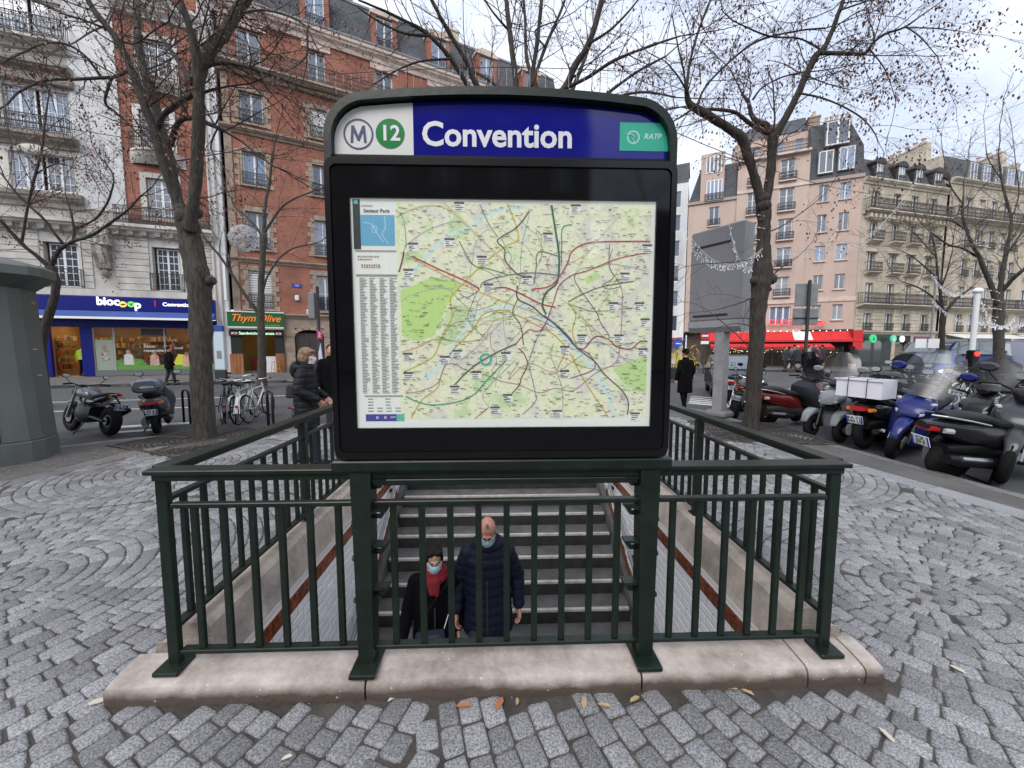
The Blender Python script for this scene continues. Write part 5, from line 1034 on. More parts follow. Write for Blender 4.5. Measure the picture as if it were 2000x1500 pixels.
for c, w in ((1.02, .9), (3.52, .85), (5.6, .8), (7.85, .85)):
    for z0 in (7.9, 10.45): 
        cornice(B4, c - .3, c + w + .3, z0 - .28, z0 - .02, .45, m_creamL, 'balcony_slab'); railing(B4, c - .25, c + w + .25, z0, .75, -.4, style=1)
        MB().prism([(c - .25, z0 + 1.6), (c + w + .25, z0 + 1.6), (c + w * .5 + .2, z0 + 1.85), (c + w * .5 - .2, z0 + 1.85)], 'y', -.18, 0).build('window_hood', m_creamL, B4)
    railing(B4, c - .05, c + w + .05, 3.08, .6, -.12, style=1, name='window_guard')
    xm = c + w / 2
    MB().bbox(xm - .52, xm + .52, -.1, .9, 15.3, 16.5, .02).build('dormer_box', mat('lead_dark', (.022, .023, .027), .6), B4); n = 10
    MB().prism([(xm + .62 * math.cos(math.pi * k / n), 16.5 + .42 * math.sin(math.pi * k / n)) for k in range(n + 1)], 'y', -.25, 1.1).build('arched_hood', mat('lead_dark', (.022, .023, .027), .6), B4)
    window(B4, xm - .33, xm + .33, 15.32, 16.6, -.16, 2, 1, 'w'); railing(B4, xm - .35, xm + .35, 15.35, .45, -.2, ends=False, name='window_guard')
for z0, z1, d in ((4.95, 5.22, .65), (12.45, 12.78, .6)): cornice(B4, .1, 9.9, z0, z1, d, m_creamL, 'balcony_slab')
for k in range(3): railing(B4, .15 + k * 3.24, .15 + k * 3.24 + 3.23, 5.24, .88, -.6, style=1); railing(B4, .15 + k * 3.24, .15 + k * 3.24 + 3.23, 12.8, .85, -.55, style=1)
blocks(B4, .5, 9.8, 12.15, .22, .3, .45, .5, m_creamL, 'console')
z = 3.1
for z in [3.08 + .3 * k for k in range(6)]:
    for a, b in ((.15, .95), (2.0, 3.45), (4.45, 5.5), (6.45, 7.75), (8.75, 9.8)): MB().bbox(a, b, -.04, 0, z, z + .27, .01).build('stone_course', m_creamL, B4)
MB().box(.0, 4.4, -.1, .3, 0, 2.75).build('green_shopfront', mat('shop_darkgreen', (.012, .022, .018), .4), B4)
for a, b in ((.3, 2.0), (2.35, 3.2)): MB().quad((a, -.105, .4), (b, -.105, .4), (b, -.105, 2.2), (a, -.105, 2.2)).build('shop_pane', mat('shopglass', (.06, .065, .06), .05, ior=1.8), B4)
wall(B4, 4.4, 9.9, 0, 2.75, [(5.0, 6.6, 0, 2.6), (7.2, 9.3, 0, 2.6)], m_creamL); MB().box(4.4, 9.9, .3, .4, 0, 2.7).build('dark_shopfront', mat('shopglass', (.06, .065, .06), .05, ior=1.8), B4); MB().box(5.0, 6.7, -.08, .1, 2.1, 2.65).build('shop_fascia', m_dark, B4)
MB().bbox(7.2, 9.3, -.15, .1, 1.9, 2.6, .02).build('shop_fascia', mat('mauve_sign', (.14, .06, .11), .5), B4)
MB().box(5.1, 6.2, .2, .28, .0, 1.9).build('shop_display', mat('display', (.16, .13, .09), .6), B4)
for x, rr, c in ((1.55, .34, (.03, .45, .18)), (3.9, .30, (.05, .40, .24)), (5.6, .28, (.7, .7, .7))):
    o = MB().lathe([(rr, -.06), (rr, .06)], 18, (x, -.5 if x < 5 else -.1, 2.35), 'y').build('round_shop_sign', emat('round_%d' % int(x * 10), c, .4), B4); MB().box(x - .02, x + .02, -.5 if x < 5 else -.2, 0, 2.3, 2.34).build('sign_bracket', m_iron, o)
    if x < 5: MB().prism([(x - .1, 2.2), (x + .1, 2.2), (x, 2.58)], 'y', -.58, -.565).build('sign_mark', m_wht if x > 3 else mat('deep_green', (.0, .12, .04), .5), o)
# party walls with chimney rows
def party(x, yl, z0, zt, zf, n, label):
    pw_ = thing('chimney_wall', label, 'chimney wall', B4.matrix_basis @ Vector((x, 0, 0)), frame_rot(d4))
    MB().prism([(.6, z0), (yl, z0), (yl, zt - 1.2), (yl - .4, zt - 1.2), (2.2, zt), (1.6, zt), (1.5, zf), (.6, zf)], 'x', -.3, .3).build('wall', m_creamL, pw_)
    MB().hexa([(-.36, 1.6, zt), (.36, 1.6, zt), (.36, yl - .4, zt - 1.0), (-.36, yl - .4, zt - 1.0), (-.36, 1.6, zt + .1), (.36, 1.6, zt + .1), (.36, yl - .4, zt - .9), (-.36, yl - .4, zt - .9)]).build('coping', m_terra, pw_)
    pm_ = MB().lathe([(.14, 0), (.12, .4), (.2, .44), (.2, .5), (.05, .52)], 8).mesh('chimney_pot', m_terra, smooth=True)
    for k in range(n): t = (k + .5) / n; ob('chimney_pot', pm_, pw_, (0, 1.7 + (yl - 2.3) * t, zt + .08 - 1.0 * t))
party(9.9, 9.5, 15, 20.0, 18.4, 12, 'tall cream party wall topped by a row of chimney pots behind the arched dormers'); party(20.3, 9, 15, 20.4, 19.0, 10, 'farther chimney wall with pots above the slate roofs on the right')
colsB5 = [(12.35, .9), (14.1, .9), (15.8, .8), (17.4, .95), (19.0, .8)]
B5 = hauss('long cream building with pale dormers behind the bare tree on the right', 10.2, 20.3, colsB5, [(3.0, 4.65), (5.4, 7.1), (8.0, 9.6), (10.6, 12.2), (13.2, 14.9)], 16.0, 18.5, 'w', None)[0]
colsB6 = [(21.3 + 2.1 * k, .9) for k in range(12)]
B6 = hauss('farther cream building at the right edge with grey roof', 20.3, 47, colsB6, [(3.0, 4.65), (5.4, 7.1), (8.0, 9.6), (10.6, 12.2), (13.2, 14.9)], 15.6, 18.2, 'w', None)[0]
for b, cs, x0, x1 in ((B5, colsB5, 10.3, 20.2), (B6, colsB6, 20.4, 46.5)):
    for z0 in (5.2, 13.0): 
        cornice(b, x0, x1, z0 - .28, z0, .6, m_creamL, 'balcony_slab'); n = int((x1 - x0) / 3.3)
        for k in range(n): railing(b, x0 + k * (x1 - x0) / n, x0 + (k + .99) * (x1 - x0) / n, z0, .85, -.55, style=1)
    for c, w in cs:
        for z0 in (3.0, 8.0, 10.6): railing(b, c - .05, c + w + .05, z0, .6, -.14, style=1, name='window_guard')
        MB().bbox(c - .12, c + w + .12, -.05, .9, 16.3, 17.95, .02).build('dormer_box', m_zinc, b); window(b, c, c + w, 16.4, 17.85, -.11, 2, 1, 'w')
    for x in range(int(x0) + 1, int(x1) - 3, 4):
        MB().box(x, x + 3.2, -.06, .0, 0, 2.4).build('dark_shopfront', mat('shopglass', (.06, .065, .06), .05, ior=1.8), b)
    MB().box(x0, x1, -.04, .3, 0, 2.9).build('ground_floor_wall', m_creamL, b); MB().hexa([(x0 + .8, -1.3, 2.42), (min(x0 + 10, x1), -1.3, 2.42), (min(x0 + 10, x1), 0, 2.8), (x0 + .8, 0, 2.8), (x0 + .8, -1.3, 2.5), (min(x0 + 10, x1), -1.3, 2.5), (min(x0 + 10, x1), 0, 2.86), (x0 + .8, 0, 2.86)]).build('white_awning', m_wht, b)
# blocks that close the far side of the crossing and stand behind the photographer (seen in the sign's glass)
def filler(label, org, d, w, h, m, nx, nz_, cat='building'):
    b = building(label, org, d, cat); dx = w / nx; op = [(k * dx + dx * .3, k * dx + dx * .7, 3.6 + j * 3.1, 5.6 + j * 3.1) for k in range(nx) for j in range(nz_)]
    wall(b, 0, w, 0, h, op, m); core(b, 0, w, .3, 8, 0, h - .1, m_dark); cornice(b, 0, w, h - .4, h, .4, m)
    for o in op: window(b, *o, .16, 2, 2, 'w')
    MB().add([(0, 0, h), (w, 0, h), (w, 1, h + 3), (0, 1, h + 3), (w, 6, h + 3.6), (0, 6, h + 3.6)], [(0, 1, 2, 3), (3, 2, 4, 5)]).build('slate_roof', m_slate, b); return b
filler('distant pale building closing the street behind the sign', (1.5, 52), (1, 0), 16, 14.5, m_creamL, 6, 4)
filler('stone apartment building behind the photographer reflected in the map case', (7.5, -25), (-1, .04), 42, 17, m_stoneD, 10, 5)
filler('low stone building behind the photographer to the right of the tall one', (34, -24), (-1, .04), 26, 8.5, m_stoneD, 7, 2)
# ================================================================ trees
m_bark = mat('bark_dark', (.058, .048, .040), .92, col2=(.018, .015, .013), vs_=24, bump=1., bs=38, streak=.2)
m_barkG = mat('bark_grey', (.085, .076, .062), .92, col2=(.026, .023, .019), vs_=22, bump=1., bs=34, streak=.22)
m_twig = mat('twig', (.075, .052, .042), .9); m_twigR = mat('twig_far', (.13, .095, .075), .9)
m_seed = mat('dry_seeds', (.155, .085, .068), .85, island=.5); m_seedR = mat('dry_seeds_red', (.22, .05, .035), .85, island=.45)
def pxr(w, Y): return w / 2 / 750 * Y
def limbmesh(pts, radii, n=9, rough=.1, seed=0, k=5):
    sp = smoothpath(pts, k); m = len(pts) - 1; rr = []
    for i in range(len(sp)):
        t = i / (len(sp) - 1) * m; a = min(int(t), m - 1); f = t - a; rr.append((radii[a] * (1 - f) + radii[a + 1] * f) * (1 + rough * noise.noise(Vector((sp[i].x * 4 + seed, sp[i].y * 4, sp[i].z * 4)))))
    mb = MB(); mb.tube(sp, rr, n)
    if rough and n > 6:
        mb.v = [tuple(Vector(v) + Vector((noise.noise(Vector(v) * 9), noise.noise(Vector(v) * 9 + Vector((9, 0, 0))), 0)) * radii[0] * .14) for v in mb.v]
    return mb, sp, rr
class Twigs:
    def __init__(s, seed): s.r = random.Random(seed); s.v = []; s.f = []; s.sv = []; s.sf = []; s.rv = []; s.rf = []
    def seg(s, pts, r0, r1):
        b = len(s.v); n = len(pts); d = (pts[-1] - pts[0]); a = d.cross(Vector((0, 0, 1)))
        if a.length < 1e-4: a = Vector((1, 0, 0))
        a.normalize(); c = d.cross(a).normalized()
        for i, p in enumerate(pts):
            r = r0 + (r1 - r0) * i / (n - 1)
            s.v += [p + a * r, p - a * r * .5 + c * r * .87, p - a * r * .5 - c * r * .87]
        for i in range(n - 1):
            for k in range(3): j = (k + 1) % 3; s.f.append((b + i * 3 + k, b + i * 3 + j, b + i * 3 + 3 + j, b + i * 3 + 3 + k))
    def seeds(s, p, n, size, red):
        R_ = s.r
        for _ in range(n):
            q = p + Vector((R_.gauss(0, .05), R_.gauss(0, .05), R_.uniform(-.14, .02))); a = R_.uniform(0, 6.28); l = size * R_.uniform(.6, 1.3); w = l * .28
            d = Vector((math.cos(a) * .5, math.sin(a) * .5, -.85)) * l; e = Vector((-math.sin(a), math.cos(a), 0)) * w
            V, F = (s.rv, s.rf) if R_.random() < red else (s.sv, s.sf); b = len(V); V += [q, q + d * .5 + e, q + d, q + d * .5 - e]; F.append((b, b + 1, b + 2, b + 3))
    def grow(s, p, d, L, r, depth, o):
        R_ = s.r; n = 4 if depth else 3; pts = [p]; q = p; dd = d.normalized()
        for i in range(n):
            dd = (dd + Vector((R_.gauss(0, o['wob']), R_.gauss(0, o['wob']), R_.gauss(0, o['wob']) + o['up'] - (o['droop'] if depth == 0 else 0)))).normalized(); q = q + dd * L / n; pts.append(q)
        s.seg(pts, r, r * .45)
        if depth:
            for _ in range(o['kids'][depth - 1]):
                t = R_.uniform(.2, 1); i = min(int(t * n), n - 1); b = pts[i].lerp(pts[i + 1], t * n - i); dr = (pts[i + 1] - pts[i]).normalized()
                side = Vector((R_.gauss(0, 1), R_.gauss(0, 1), R_.gauss(0, .8))); side = (side - dr * side.dot(dr)).normalized()
                s.grow(b, dr * .7 + side * R_.uniform(.5, 1.1), L * R_.uniform(.35, .65), r * .5, depth - 1, o)
        if depth == 0 and R_.random() < o['seedp']: s.seeds(pts[-1], o['seedn'], o['seeds'], o['red']); s.seeds(pts[1], max(1, o['seedn'] // 2), o['seeds'], o['red'])
def tree(label, base, trunk, limbs, seed, o, bark=None, name='street_tree', knobs=(), ctr_up=0):
    "trunk / limbs: (points as (x, y, width) in photo pixels, start depth, end depth)"
    bark = bark or m_bark; t = thing(name, label, 'tree', base, 0, 'street trees'); inv = -Vector(base); T = Twigs(seed)
    def path(l): pts, Y0, Y1 = l[0], l[1], l[2]; n = len(pts) - 1; return [P(x, y, Y0 + (Y1 - Y0) * i / n) for i, (x, y, w) in enumerate(pts)], [pxr(w, (Y0 + (Y1 - Y0) * i / n)) / math.sqrt(1 + ((x - 1000) / 750) ** 2) for i, (x, y, w) in enumerate(pts)]
    pp, rr = path(trunk); pp = [Vector(base) + Vector((0, 0, -.05))] + pp; rr = [rr[0] * 1.22] + rr
    mb, sp, _ = limbmesh(pp, rr, 14, .13, seed)
    for (x, y, w) in knobs: mb.ball(P(x, y, trunk[1] - .05), pxr(w, trunk[1]) / math.sqrt(1 + ((x - 1000) / 750) ** 2), 9, 7)
    mb.v = [tuple(Vector(v) + inv) for v in mb.v]; mb.build('trunk', bark, t, smooth=2)
    for l in limbs:
        pp, rr = path(l); rr = [q * .88 for q in rr]; mb, sp, r2 = limbmesh(pp, rr, 9 if rr[0] > .04 else 6, .12, seed); mb.v = [tuple(Vector(v) + inv) for v in mb.v]; mb.build('limb', bark, t, smooth=2)
        dens = l[3] if len(l) > 3 else 1; tot = sum((sp[i + 1] - sp[i]).length for i in range(len(sp) - 1)); n = max(2, int(tot * o['dens'] * dens))
        lo = dict(o, seedp=0) if dens <= .61 else o
        for _ in range(n):
            u = T.r.uniform(.12 if dens < 2 else .3, 1) ** .8; i = min(int(u * (len(sp) - 1)), len(sp) - 2); p = sp[i].lerp(sp[i + 1], T.r.random()); dr = (sp[i + 1] - sp[i]).normalized()
            side = Vector((T.r.gauss(0, 1), T.r.gauss(0, 1), T.r.gauss(0, .7))); side = (side - dr * side.dot(dr)).normalized()
            T.grow(p, dr * .6 + side * T.r.uniform(.6, 1.2), o['len'] * T.r.uniform(.5, 1.3), min(r2[i] * .45, o['r']), o['depth'], lo)
        T.grow(sp[-1], sp[-1] - sp[-2], o['len'] * 1.2, min(r2[-1], o['r'] * 1.5), o['depth'], lo)
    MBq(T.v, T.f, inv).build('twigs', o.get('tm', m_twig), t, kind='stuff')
    if T.sv: MBq(T.sv, T.sf, inv).build('seed_pods', m_seed, t, kind='stuff')
    if T.rv: MBq(T.rv, T.rf, inv).build('seed_pods', m_seedR, t, kind='stuff')
    return t
def MBq(v, f, off): mb = MB(); mb.v = [tuple(p + off) for p in v]; mb.f = f; mb.m = [0] * len(f); return mb
b1 = G(400, 855, 0)
oL = dict(wob=.16, up=.02, droop=.1, kids=[4, 4], seedp=.5, seedn=3, seeds=.05, red=.1, dens=4.2, len=1.15, r=.016, depth=2)
Y = b1.y
tree('large two-trunked bare tree left of the metro sign with dried pods', b1, ([(400, 850, 52), (393, 720, 45), (391, 600, 46), (388, 548, 54), (378, 500, 48), (368, 450, 46), (362, 425, 44)], Y, Y),
     [([(362, 430, 40), (352, 400, 26), (336, 368, 24), (314, 304, 23), (301, 256, 22), (282, 205, 22), (256, 134, 20), (224, 70, 18), (192, 32, 17), (160, -20, 15), (110, -90, 10)], Y, Y - .6),
      ([(360, 430, 34), (345, 390, 28), (333, 320, 27), (320, 272, 24), (307, 224, 22), (288, 160, 21), (275, 112, 20), (269, 64, 18), (268, 0, 16), (262, -60, 11)], Y + .1, Y + 1.2),
      ([(370, 450, 36), (374, 420, 31), (381, 368, 29), (386, 288, 28), (389, 208, 27), (387, 144, 25), (381, 96, 22), (368, 48, 19), (348, -10, 16), (320, -80, 10)], Y - .1, Y - .6),
      ([(386, 160, 30), (396, 118, 32), (413, 93, 31), (438, 64, 29), (461, 26, 27), (485, -10, 24), (540, -80, 15)], Y - .3, Y + .4),
      ([(392, 135, 14), (410, 126, 12), (440, 122, 10), (474, 128, 9), (525, 144, 8), (576, 163, 6), (620, 176, 4)], Y - .3, Y - .2, 1.5),
      ([(307, 256, 16), (320, 224, 14), (346, 202, 13), (375, 186, 12)], Y, Y - .2, .3),
      ([(333, 285, 15), (346, 243, 14), (368, 230, 13), (403, 240, 12), (438, 256, 9)], Y + .4, Y, .8),
      ([(438, 256, 5), (470, 240, 4), (512, 215, 3)], Y, Y + .5), ([(425, 250, 5), (412, 290, 4), (440, 330, 3)], Y, Y - .3),
      ([(376, 165, 13), (346, 115, 11), (307, 64, 10), (278, 19, 9), (250, -20, 7)], Y - .3, Y + .6),
      ([(250, 138, 12), (224, 150, 11), (198, 152, 10), (144, 155, 9), (90, 157, 8), (38, 179, 7), (8, 208, 6), (-30, 215, 4)], Y - .2, Y - 1.4, 1.3),
      ([(196, 148, 8), (166, 109, 7), (128, 86, 6), (86, 85, 6), (38, 106, 5), (0, 124, 4), (-40, 140, 3)], Y - .7, Y - 1.6, 1.3),
      ([(10, 206, 5), (13, 237, 4), (24, 290, 3)], Y - 1.3, Y - 1.5), ([(28, 110, 4), (50, 145, 3), (80, 170, 2)], Y - 1.4, Y - 1.2),
      ([(218, 152, 9), (205, 198, 7), (222, 216, 6), (243, 234, 5), (270, 262, 4), (290, 284, 4)], Y - .4, Y, .7),
      ([(205, 55, 6), (160, 38, 5), (128, 29, 5), (64, 0, 4)], Y - .4, Y - 1.2), ([(224, 75, 7), (262, 85, 5), (300, 60, 4)], Y, Y - .5), ([(205, 60, 5), (222, 20, 4), (230, -20, 3)], Y - .4, Y),
      ([(460, 28, 6), (520, 20, 5), (590, 45, 4), (620, 95, 3), (648, 130, 2)], Y + .2, Y - .2), ([(600, 55, 4), (598, 110, 3), (560, 140, 2)], Y, Y), ([(474, 128, 4), (480, 110, 3), (500, 105, 2)], Y, Y)],
     11, oL, m_barkG, knobs=[(362, 424, 46), (372, 440, 40), (356, 410, 34), (381, 415, 32), (412, 548, 24), (384, 545, 30)])
b6 = G(1466, 842, 0); Y = b6.y
oR = dict(wob=.17, up=.0, droop=.16, kids=[5, 4], seedp=.52, seedn=3, seeds=.052, red=.10, dens=4.6, len=.95, r=.014, depth=2)
tree('bare forked tree with drooping seed clusters right of the metro sign', b6, ([(1466, 835, 36), (1472, 760, 32), (1477, 680, 32), (1481, 600, 33), (1486, 560, 38), (1489, 530, 44), (1490, 500, 30), (1492, 470, 27), (1492, 430, 28), (1491, 400, 30)], Y, Y),
     [([(1490, 410, 26), (1481, 372, 22), (1470, 335, 20), (1459, 300, 22), (1449, 270, 24), (1425, 252, 19), (1395, 233, 17), (1370, 218, 18), (1347, 203, 14), (1340, 178, 10)], Y, Y - .5, .7),
      ([(1491, 410, 26), (1500, 372, 21), (1506, 325, 21), (1508, 290, 22), (1510, 265, 26)], Y, Y - .1, .5),
      ([(1510, 272, 20), (1526, 245, 18), (1545, 210, 17), (1560, 180, 16), (1575, 145, 16), (1592, 112, 17), (1610, 92, 13), (1625, 60, 12), (1640, 20, 11), (1656, -25, 9), (1680, -90, 5)], Y - .1, Y - .4),
      ([(1602, 103, 11), (1630, 104, 10), (1660, 105, 9), (1690, 104, 9), (1705, 84, 7), (1730, 66, 7), (1765, 54, 6), (1800, 30, 4), (1850, -5, 3)], Y - .4, Y - 1.2, 1.0),
      ([(1508, 268, 15), (1498, 245, 14), (1480, 238, 13), (1468, 225, 11), (1462, 200, 9), (1450, 185, 4)], Y, Y + .4), ([(1500, 262, 10), (1470, 245, 10), (1440, 222, 9), (1420, 216, 8), (1385, 213, 6)], Y, Y - .2, .6),
      ([(1340, 182, 8), (1346, 130, 6), (1358, 80, 6), (1375, 30, 5), (1395, -20, 4)], Y - .5, Y - .2), ([(1362, 205, 6), (1378, 170, 5), (1420, 125, 5), (1480, 80, 5), (1560, 60, 4), (1612, 55, 4)], Y - .4, Y - .3),
      ([(1365, 200, 6), (1340, 222, 5), (1318, 235, 4)], Y - .5, Y - .9), ([(1560, 182, 5), (1600, 190, 5), (1640, 205, 4), (1680, 228, 4), (1705, 255, 3), (1716, 278, 2)], Y - .3, Y - 1.0, 1.1), ([(1470, 195, 5), (1490, 170, 4), (1530, 150, 4), (1566, 142, 4)], Y + .3, Y),
      ([(1700, 98, 4), (1725, 130, 3), (1740, 165, 2), (1750, 200, 2)], Y - .7, Y - 1.0, 1.5), ([(1770, 52, 4), (1800, 75, 3), (1830, 110, 2)], Y - 1.1, Y - 1.3, 1.5), ([(1575, 148, 4), (1620, 165, 3), (1660, 175, 2)], Y - .3, Y - .9, 2), ([(1765, 54, 4), (1820, 55, 3), (1870, 60, 2)], Y - 1.1, Y - 1.2, 1.4), ([(1640, 20, 5), (1700, 0, 4), (1760, -20, 3)], Y - .4, Y - 1, 2),
      ([(1600, 95, 5), (1560, 75, 4), (1500, 70, 4), (1430, 40, 3)], Y - .3, Y - .8, 1.5), ([(1345, 185, 5), (1325, 150, 4), (1300, 120, 3)], Y - .5, Y - 1, 1.6), ([(1496, 455, 4), (1530, 440, 3), (1580, 405, 2)], Y, Y - .3, .7), ([(1480, 575, 5), (1450, 590, 3), (1400, 605, 2)], Y, Y - .4, .6), ([(1478, 505, 3), (1430, 512, 2), (1380, 515, 2)], Y, Y - .3, .5), ([(1475, 690, 3), (1440, 655, 2), (1400, 620, 2)], Y, Y - .3, .5), ([(1478, 640, 3), (1440, 632, 2), (1400, 640, 1.5)], Y, Y - .3, .4), ([(1500, 545, 4), (1530, 520, 3), (1560, 500, 2)], Y, Y + .3, .5)],
     23, oR, m_bark, knobs=[(1491, 402, 30), (1490, 388, 28), (1506, 545, 26), (1474, 548, 20), (1502, 565, 12), (1488, 430, 12)])
# trees behind the sign
b4 = Vector((-.05, 8.2, 0)); Y = 8.2
oM = dict(wob=.13, up=.05, droop=.0, kids=[4, 3], seedp=.2, seedn=2, seeds=.045, red=.3, dens=3.2, len=1.1, r=.012, depth=2)
tree('bare tree standing directly behind the metro sign', b4, ([(995, 700, 34), (1000, 500, 30), (1004, 300, 28)], Y, Y),
     [([(1004, 310, 24), (975, 240, 14), (932, 170, 10), (905, 110, 9), (879, 67, 9), (855, 25, 8), (830, -30, 6)], Y, Y - .8), ([(1000, 330, 18), (960, 250, 12), (916, 172, 10), (880, 115, 9), (838, 69, 8), (790, 40, 6), (700, 0, 4)], Y, Y - 1.2),
      ([(1006, 300, 18), (1008, 172, 12), (1000, 100, 11), (994, 46, 10), (985, -30, 8)], Y, Y + .5), ([(1006, 300, 20), (1040, 230, 16), (1100, 176, 15), (1122, 130, 14), (1150, 85, 12), (1170, 20, 11), (1180, -40, 8)], Y, Y - .5), ([(1105, 172, 8), (1150, 150, 7), (1200, 118, 6), (1270, 90, 5), (1330, 70, 3)], Y - .3, Y - 1.2),
      ([(1030, 250, 12), (1036, 172, 10), (1048, 90, 9), (1058, 0, 7), (1060, -50, 5)], Y, Y + .8), ([(1038, 170, 8), (1065, 92, 7), (1100, 10, 5), (1110, -30, 4)], Y, Y + .3), ([(838, 70, 6), (790, 65, 5), (740, 42, 4), (700, 15, 3)], Y - .8, Y - 1.2), ([(880, 115, 5), (820, 120, 4), (770, 140, 3), (730, 165, 3)], Y - .7, Y - 1), ([(1150, 85, 6), (1190, 60, 5), (1230, 20, 4), (1260, -20, 3)], Y - .4, Y - .8), ([(994, 60, 5), (960, 20, 4), (930, -30, 3)], Y + .4, Y), ([(1065, 92, 4), (1045, 60, 3), (1090, 40, 2)], Y, Y)], 37, oM)
b5 = Vector((2.0, 15, RZ)); Y = 15
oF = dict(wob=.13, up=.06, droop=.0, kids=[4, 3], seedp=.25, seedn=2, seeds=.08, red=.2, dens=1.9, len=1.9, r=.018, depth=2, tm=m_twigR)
tree('slender bare tree across the crossing behind the sign', b5, ([(1100, 700, 22), (1095, 450, 20), (1090, 300, 18)], Y, Y),
     [([(1090, 310, 14), (1060, 200, 10), (1030, 120, 8), (1026, 40, 6), (1020, -20, 4)], Y, Y), ([(1090, 310, 14), (1110, 200, 10), (1140, 120, 8), (1160, 60, 6), (1180, 0, 4)], Y, Y + 1), ([(1095, 330, 10), (1150, 220, 8), (1230, 150, 6), (1300, 110, 4)], Y, Y - 1), ([(1085, 320, 10), (1030, 230, 8), (960, 160, 6), (900, 130, 4)], Y, Y + 1), ([(1160, 200, 6), (1250, 180, 5), (1320, 190, 4)], Y, Y - .5)], 41, oF)
# left small trees
b2 = Vector((-14.3, 11.7, RZ)); Y = 11.7
oS = dict(wob=.15, up=.03, droop=.05, kids=[5, 3], seedp=.7, seedn=3, seeds=.065, red=.12, dens=3.0, len=1.3, r=.014, depth=2)
tree('small bare tree with brown pods beside the grey kiosk', b2, ([(82, 700, 20), (88, 640, 22), (104, 590, 20), (109, 552, 19), (100, 522, 20)], Y, Y),
     [([(99, 524, 15), (72, 500, 12), (44, 478, 11), (20, 452, 10), (0, 430, 9), (-40, 400, 7)], Y, Y - .6), ([(42, 477, 9), (48, 440, 8), (55, 400, 7), (68, 345, 8), (82, 290, 7), (90, 220, 5), (100, 160, 3)], Y - .2, Y), ([(123, 476, 10), (104, 452, 8), (84, 426, 8), (57, 402, 7), (30, 375, 6), (10, 348, 5)], Y, Y - .5),
      ([(99, 524, 15), (114, 491, 13), (143, 471, 11), (165, 465, 9), (189, 454, 9), (220, 432, 8), (249, 410, 6), (277, 381, 5)], Y, Y - .4), ([(143, 470, 8), (144, 445, 7), (139, 416, 5), (128, 380, 3)], Y, Y + .3), ([(150, 445, 6), (170, 437, 6), (189, 425, 6), (206, 402, 6), (216, 379, 6), (221, 342, 4), (190, 300, 3)], Y, Y), ([(270, 385, 3), (300, 378, 2)], Y, Y, 2), ([(70, 340, 5), (110, 320, 4), (150, 330, 3)], Y, Y), ([(10, 350, 4), (-10, 300, 3)], Y, Y)], 53, oS, m_bark)
b3 = G(512, 752, 0); Y = b3.y
tree('thin straight bare tree in front of the sandwich shop', b3, ([(512, 745, 20), (511, 680, 16), (510, 620, 15), (510, 560, 13), (513, 500, 12), (515, 455, 12)], Y, Y),
     [([(508, 620, 9), (496, 600, 9), (475, 570, 8), (454, 537, 7), (430, 501, 6), (400, 465, 5), (385, 430, 4)], Y, Y - .5), ([(514, 568, 6), (520, 545, 5), (534, 520, 5), (550, 500, 4), (575, 484, 4), (610, 477, 3)], Y, Y - .3), ([(511, 460, 7), (497, 440, 6), (481, 423, 5), (460, 405, 5), (452, 388, 4)], Y, Y), ([(515, 458, 9), (518, 400, 8), (526, 360, 7), (532, 310, 5), (540, 260, 3)], Y, Y), ([(515, 456, 7), (532, 430, 6), (550, 405, 5), (575, 388, 4), (612, 374, 3)], Y, Y - .3), ([(454, 537, 4), (448, 505, 3), (452, 470, 3)], Y, Y)], 61,
     dict(oS, dens=1.5, len=1.6, seedp=.3, kids=[4, 3], r=.016), m_barkG)
b7 = Vector((22.6, 17.8, RZ)); Y = 17.8
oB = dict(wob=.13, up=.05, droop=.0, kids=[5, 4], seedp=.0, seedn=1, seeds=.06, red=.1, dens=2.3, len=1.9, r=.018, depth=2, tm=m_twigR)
tree('big grey bare tree wrapped with string lights at the right edge', b7, ([(1950, 735, 26), (1951, 680, 24), (1950, 630, 25), (1952, 590, 27)], Y, Y),
     [([(1948, 595, 18), (1935, 555, 15), (1922, 525, 14), (1912, 500, 12), (1900, 480, 10), (1888, 450, 8), (1880, 420, 7), (1882, 380, 5)], Y, Y - .5), ([(1952, 600, 20), (1955, 560, 15), (1960, 520, 14), (1968, 480, 12), (1975, 430, 8), (1958, 360, 6), (1950, 300, 4)], Y, Y), ([(1956, 570, 14), (1975, 548, 12), (1995, 530, 11), (2030, 500, 9)], Y, Y - 1),
      ([(1914, 505, 8), (1880, 485, 7), (1852, 478, 6), (1820, 455, 4)], Y, Y - .6), ([(1888, 450, 6), (1860, 432, 5), (1835, 430, 4), (1800, 445, 3)], Y, Y - .6), ([(1962, 500, 8), (1985, 470, 6), (2010, 430, 4)], Y, Y), ([(1882, 400, 5), (1860, 370, 4), (1850, 340, 3)], Y, Y), ([(1975, 430, 5), (1990, 380, 4), (1985, 330, 3)], Y, Y), ([(1955, 350, 4), (1930, 310, 3), (1925, 280, 2)], Y, Y)], 71, oB, m_barkG)
b8 = Vector((23.6, 21.2, RZ)); Y = 21.2
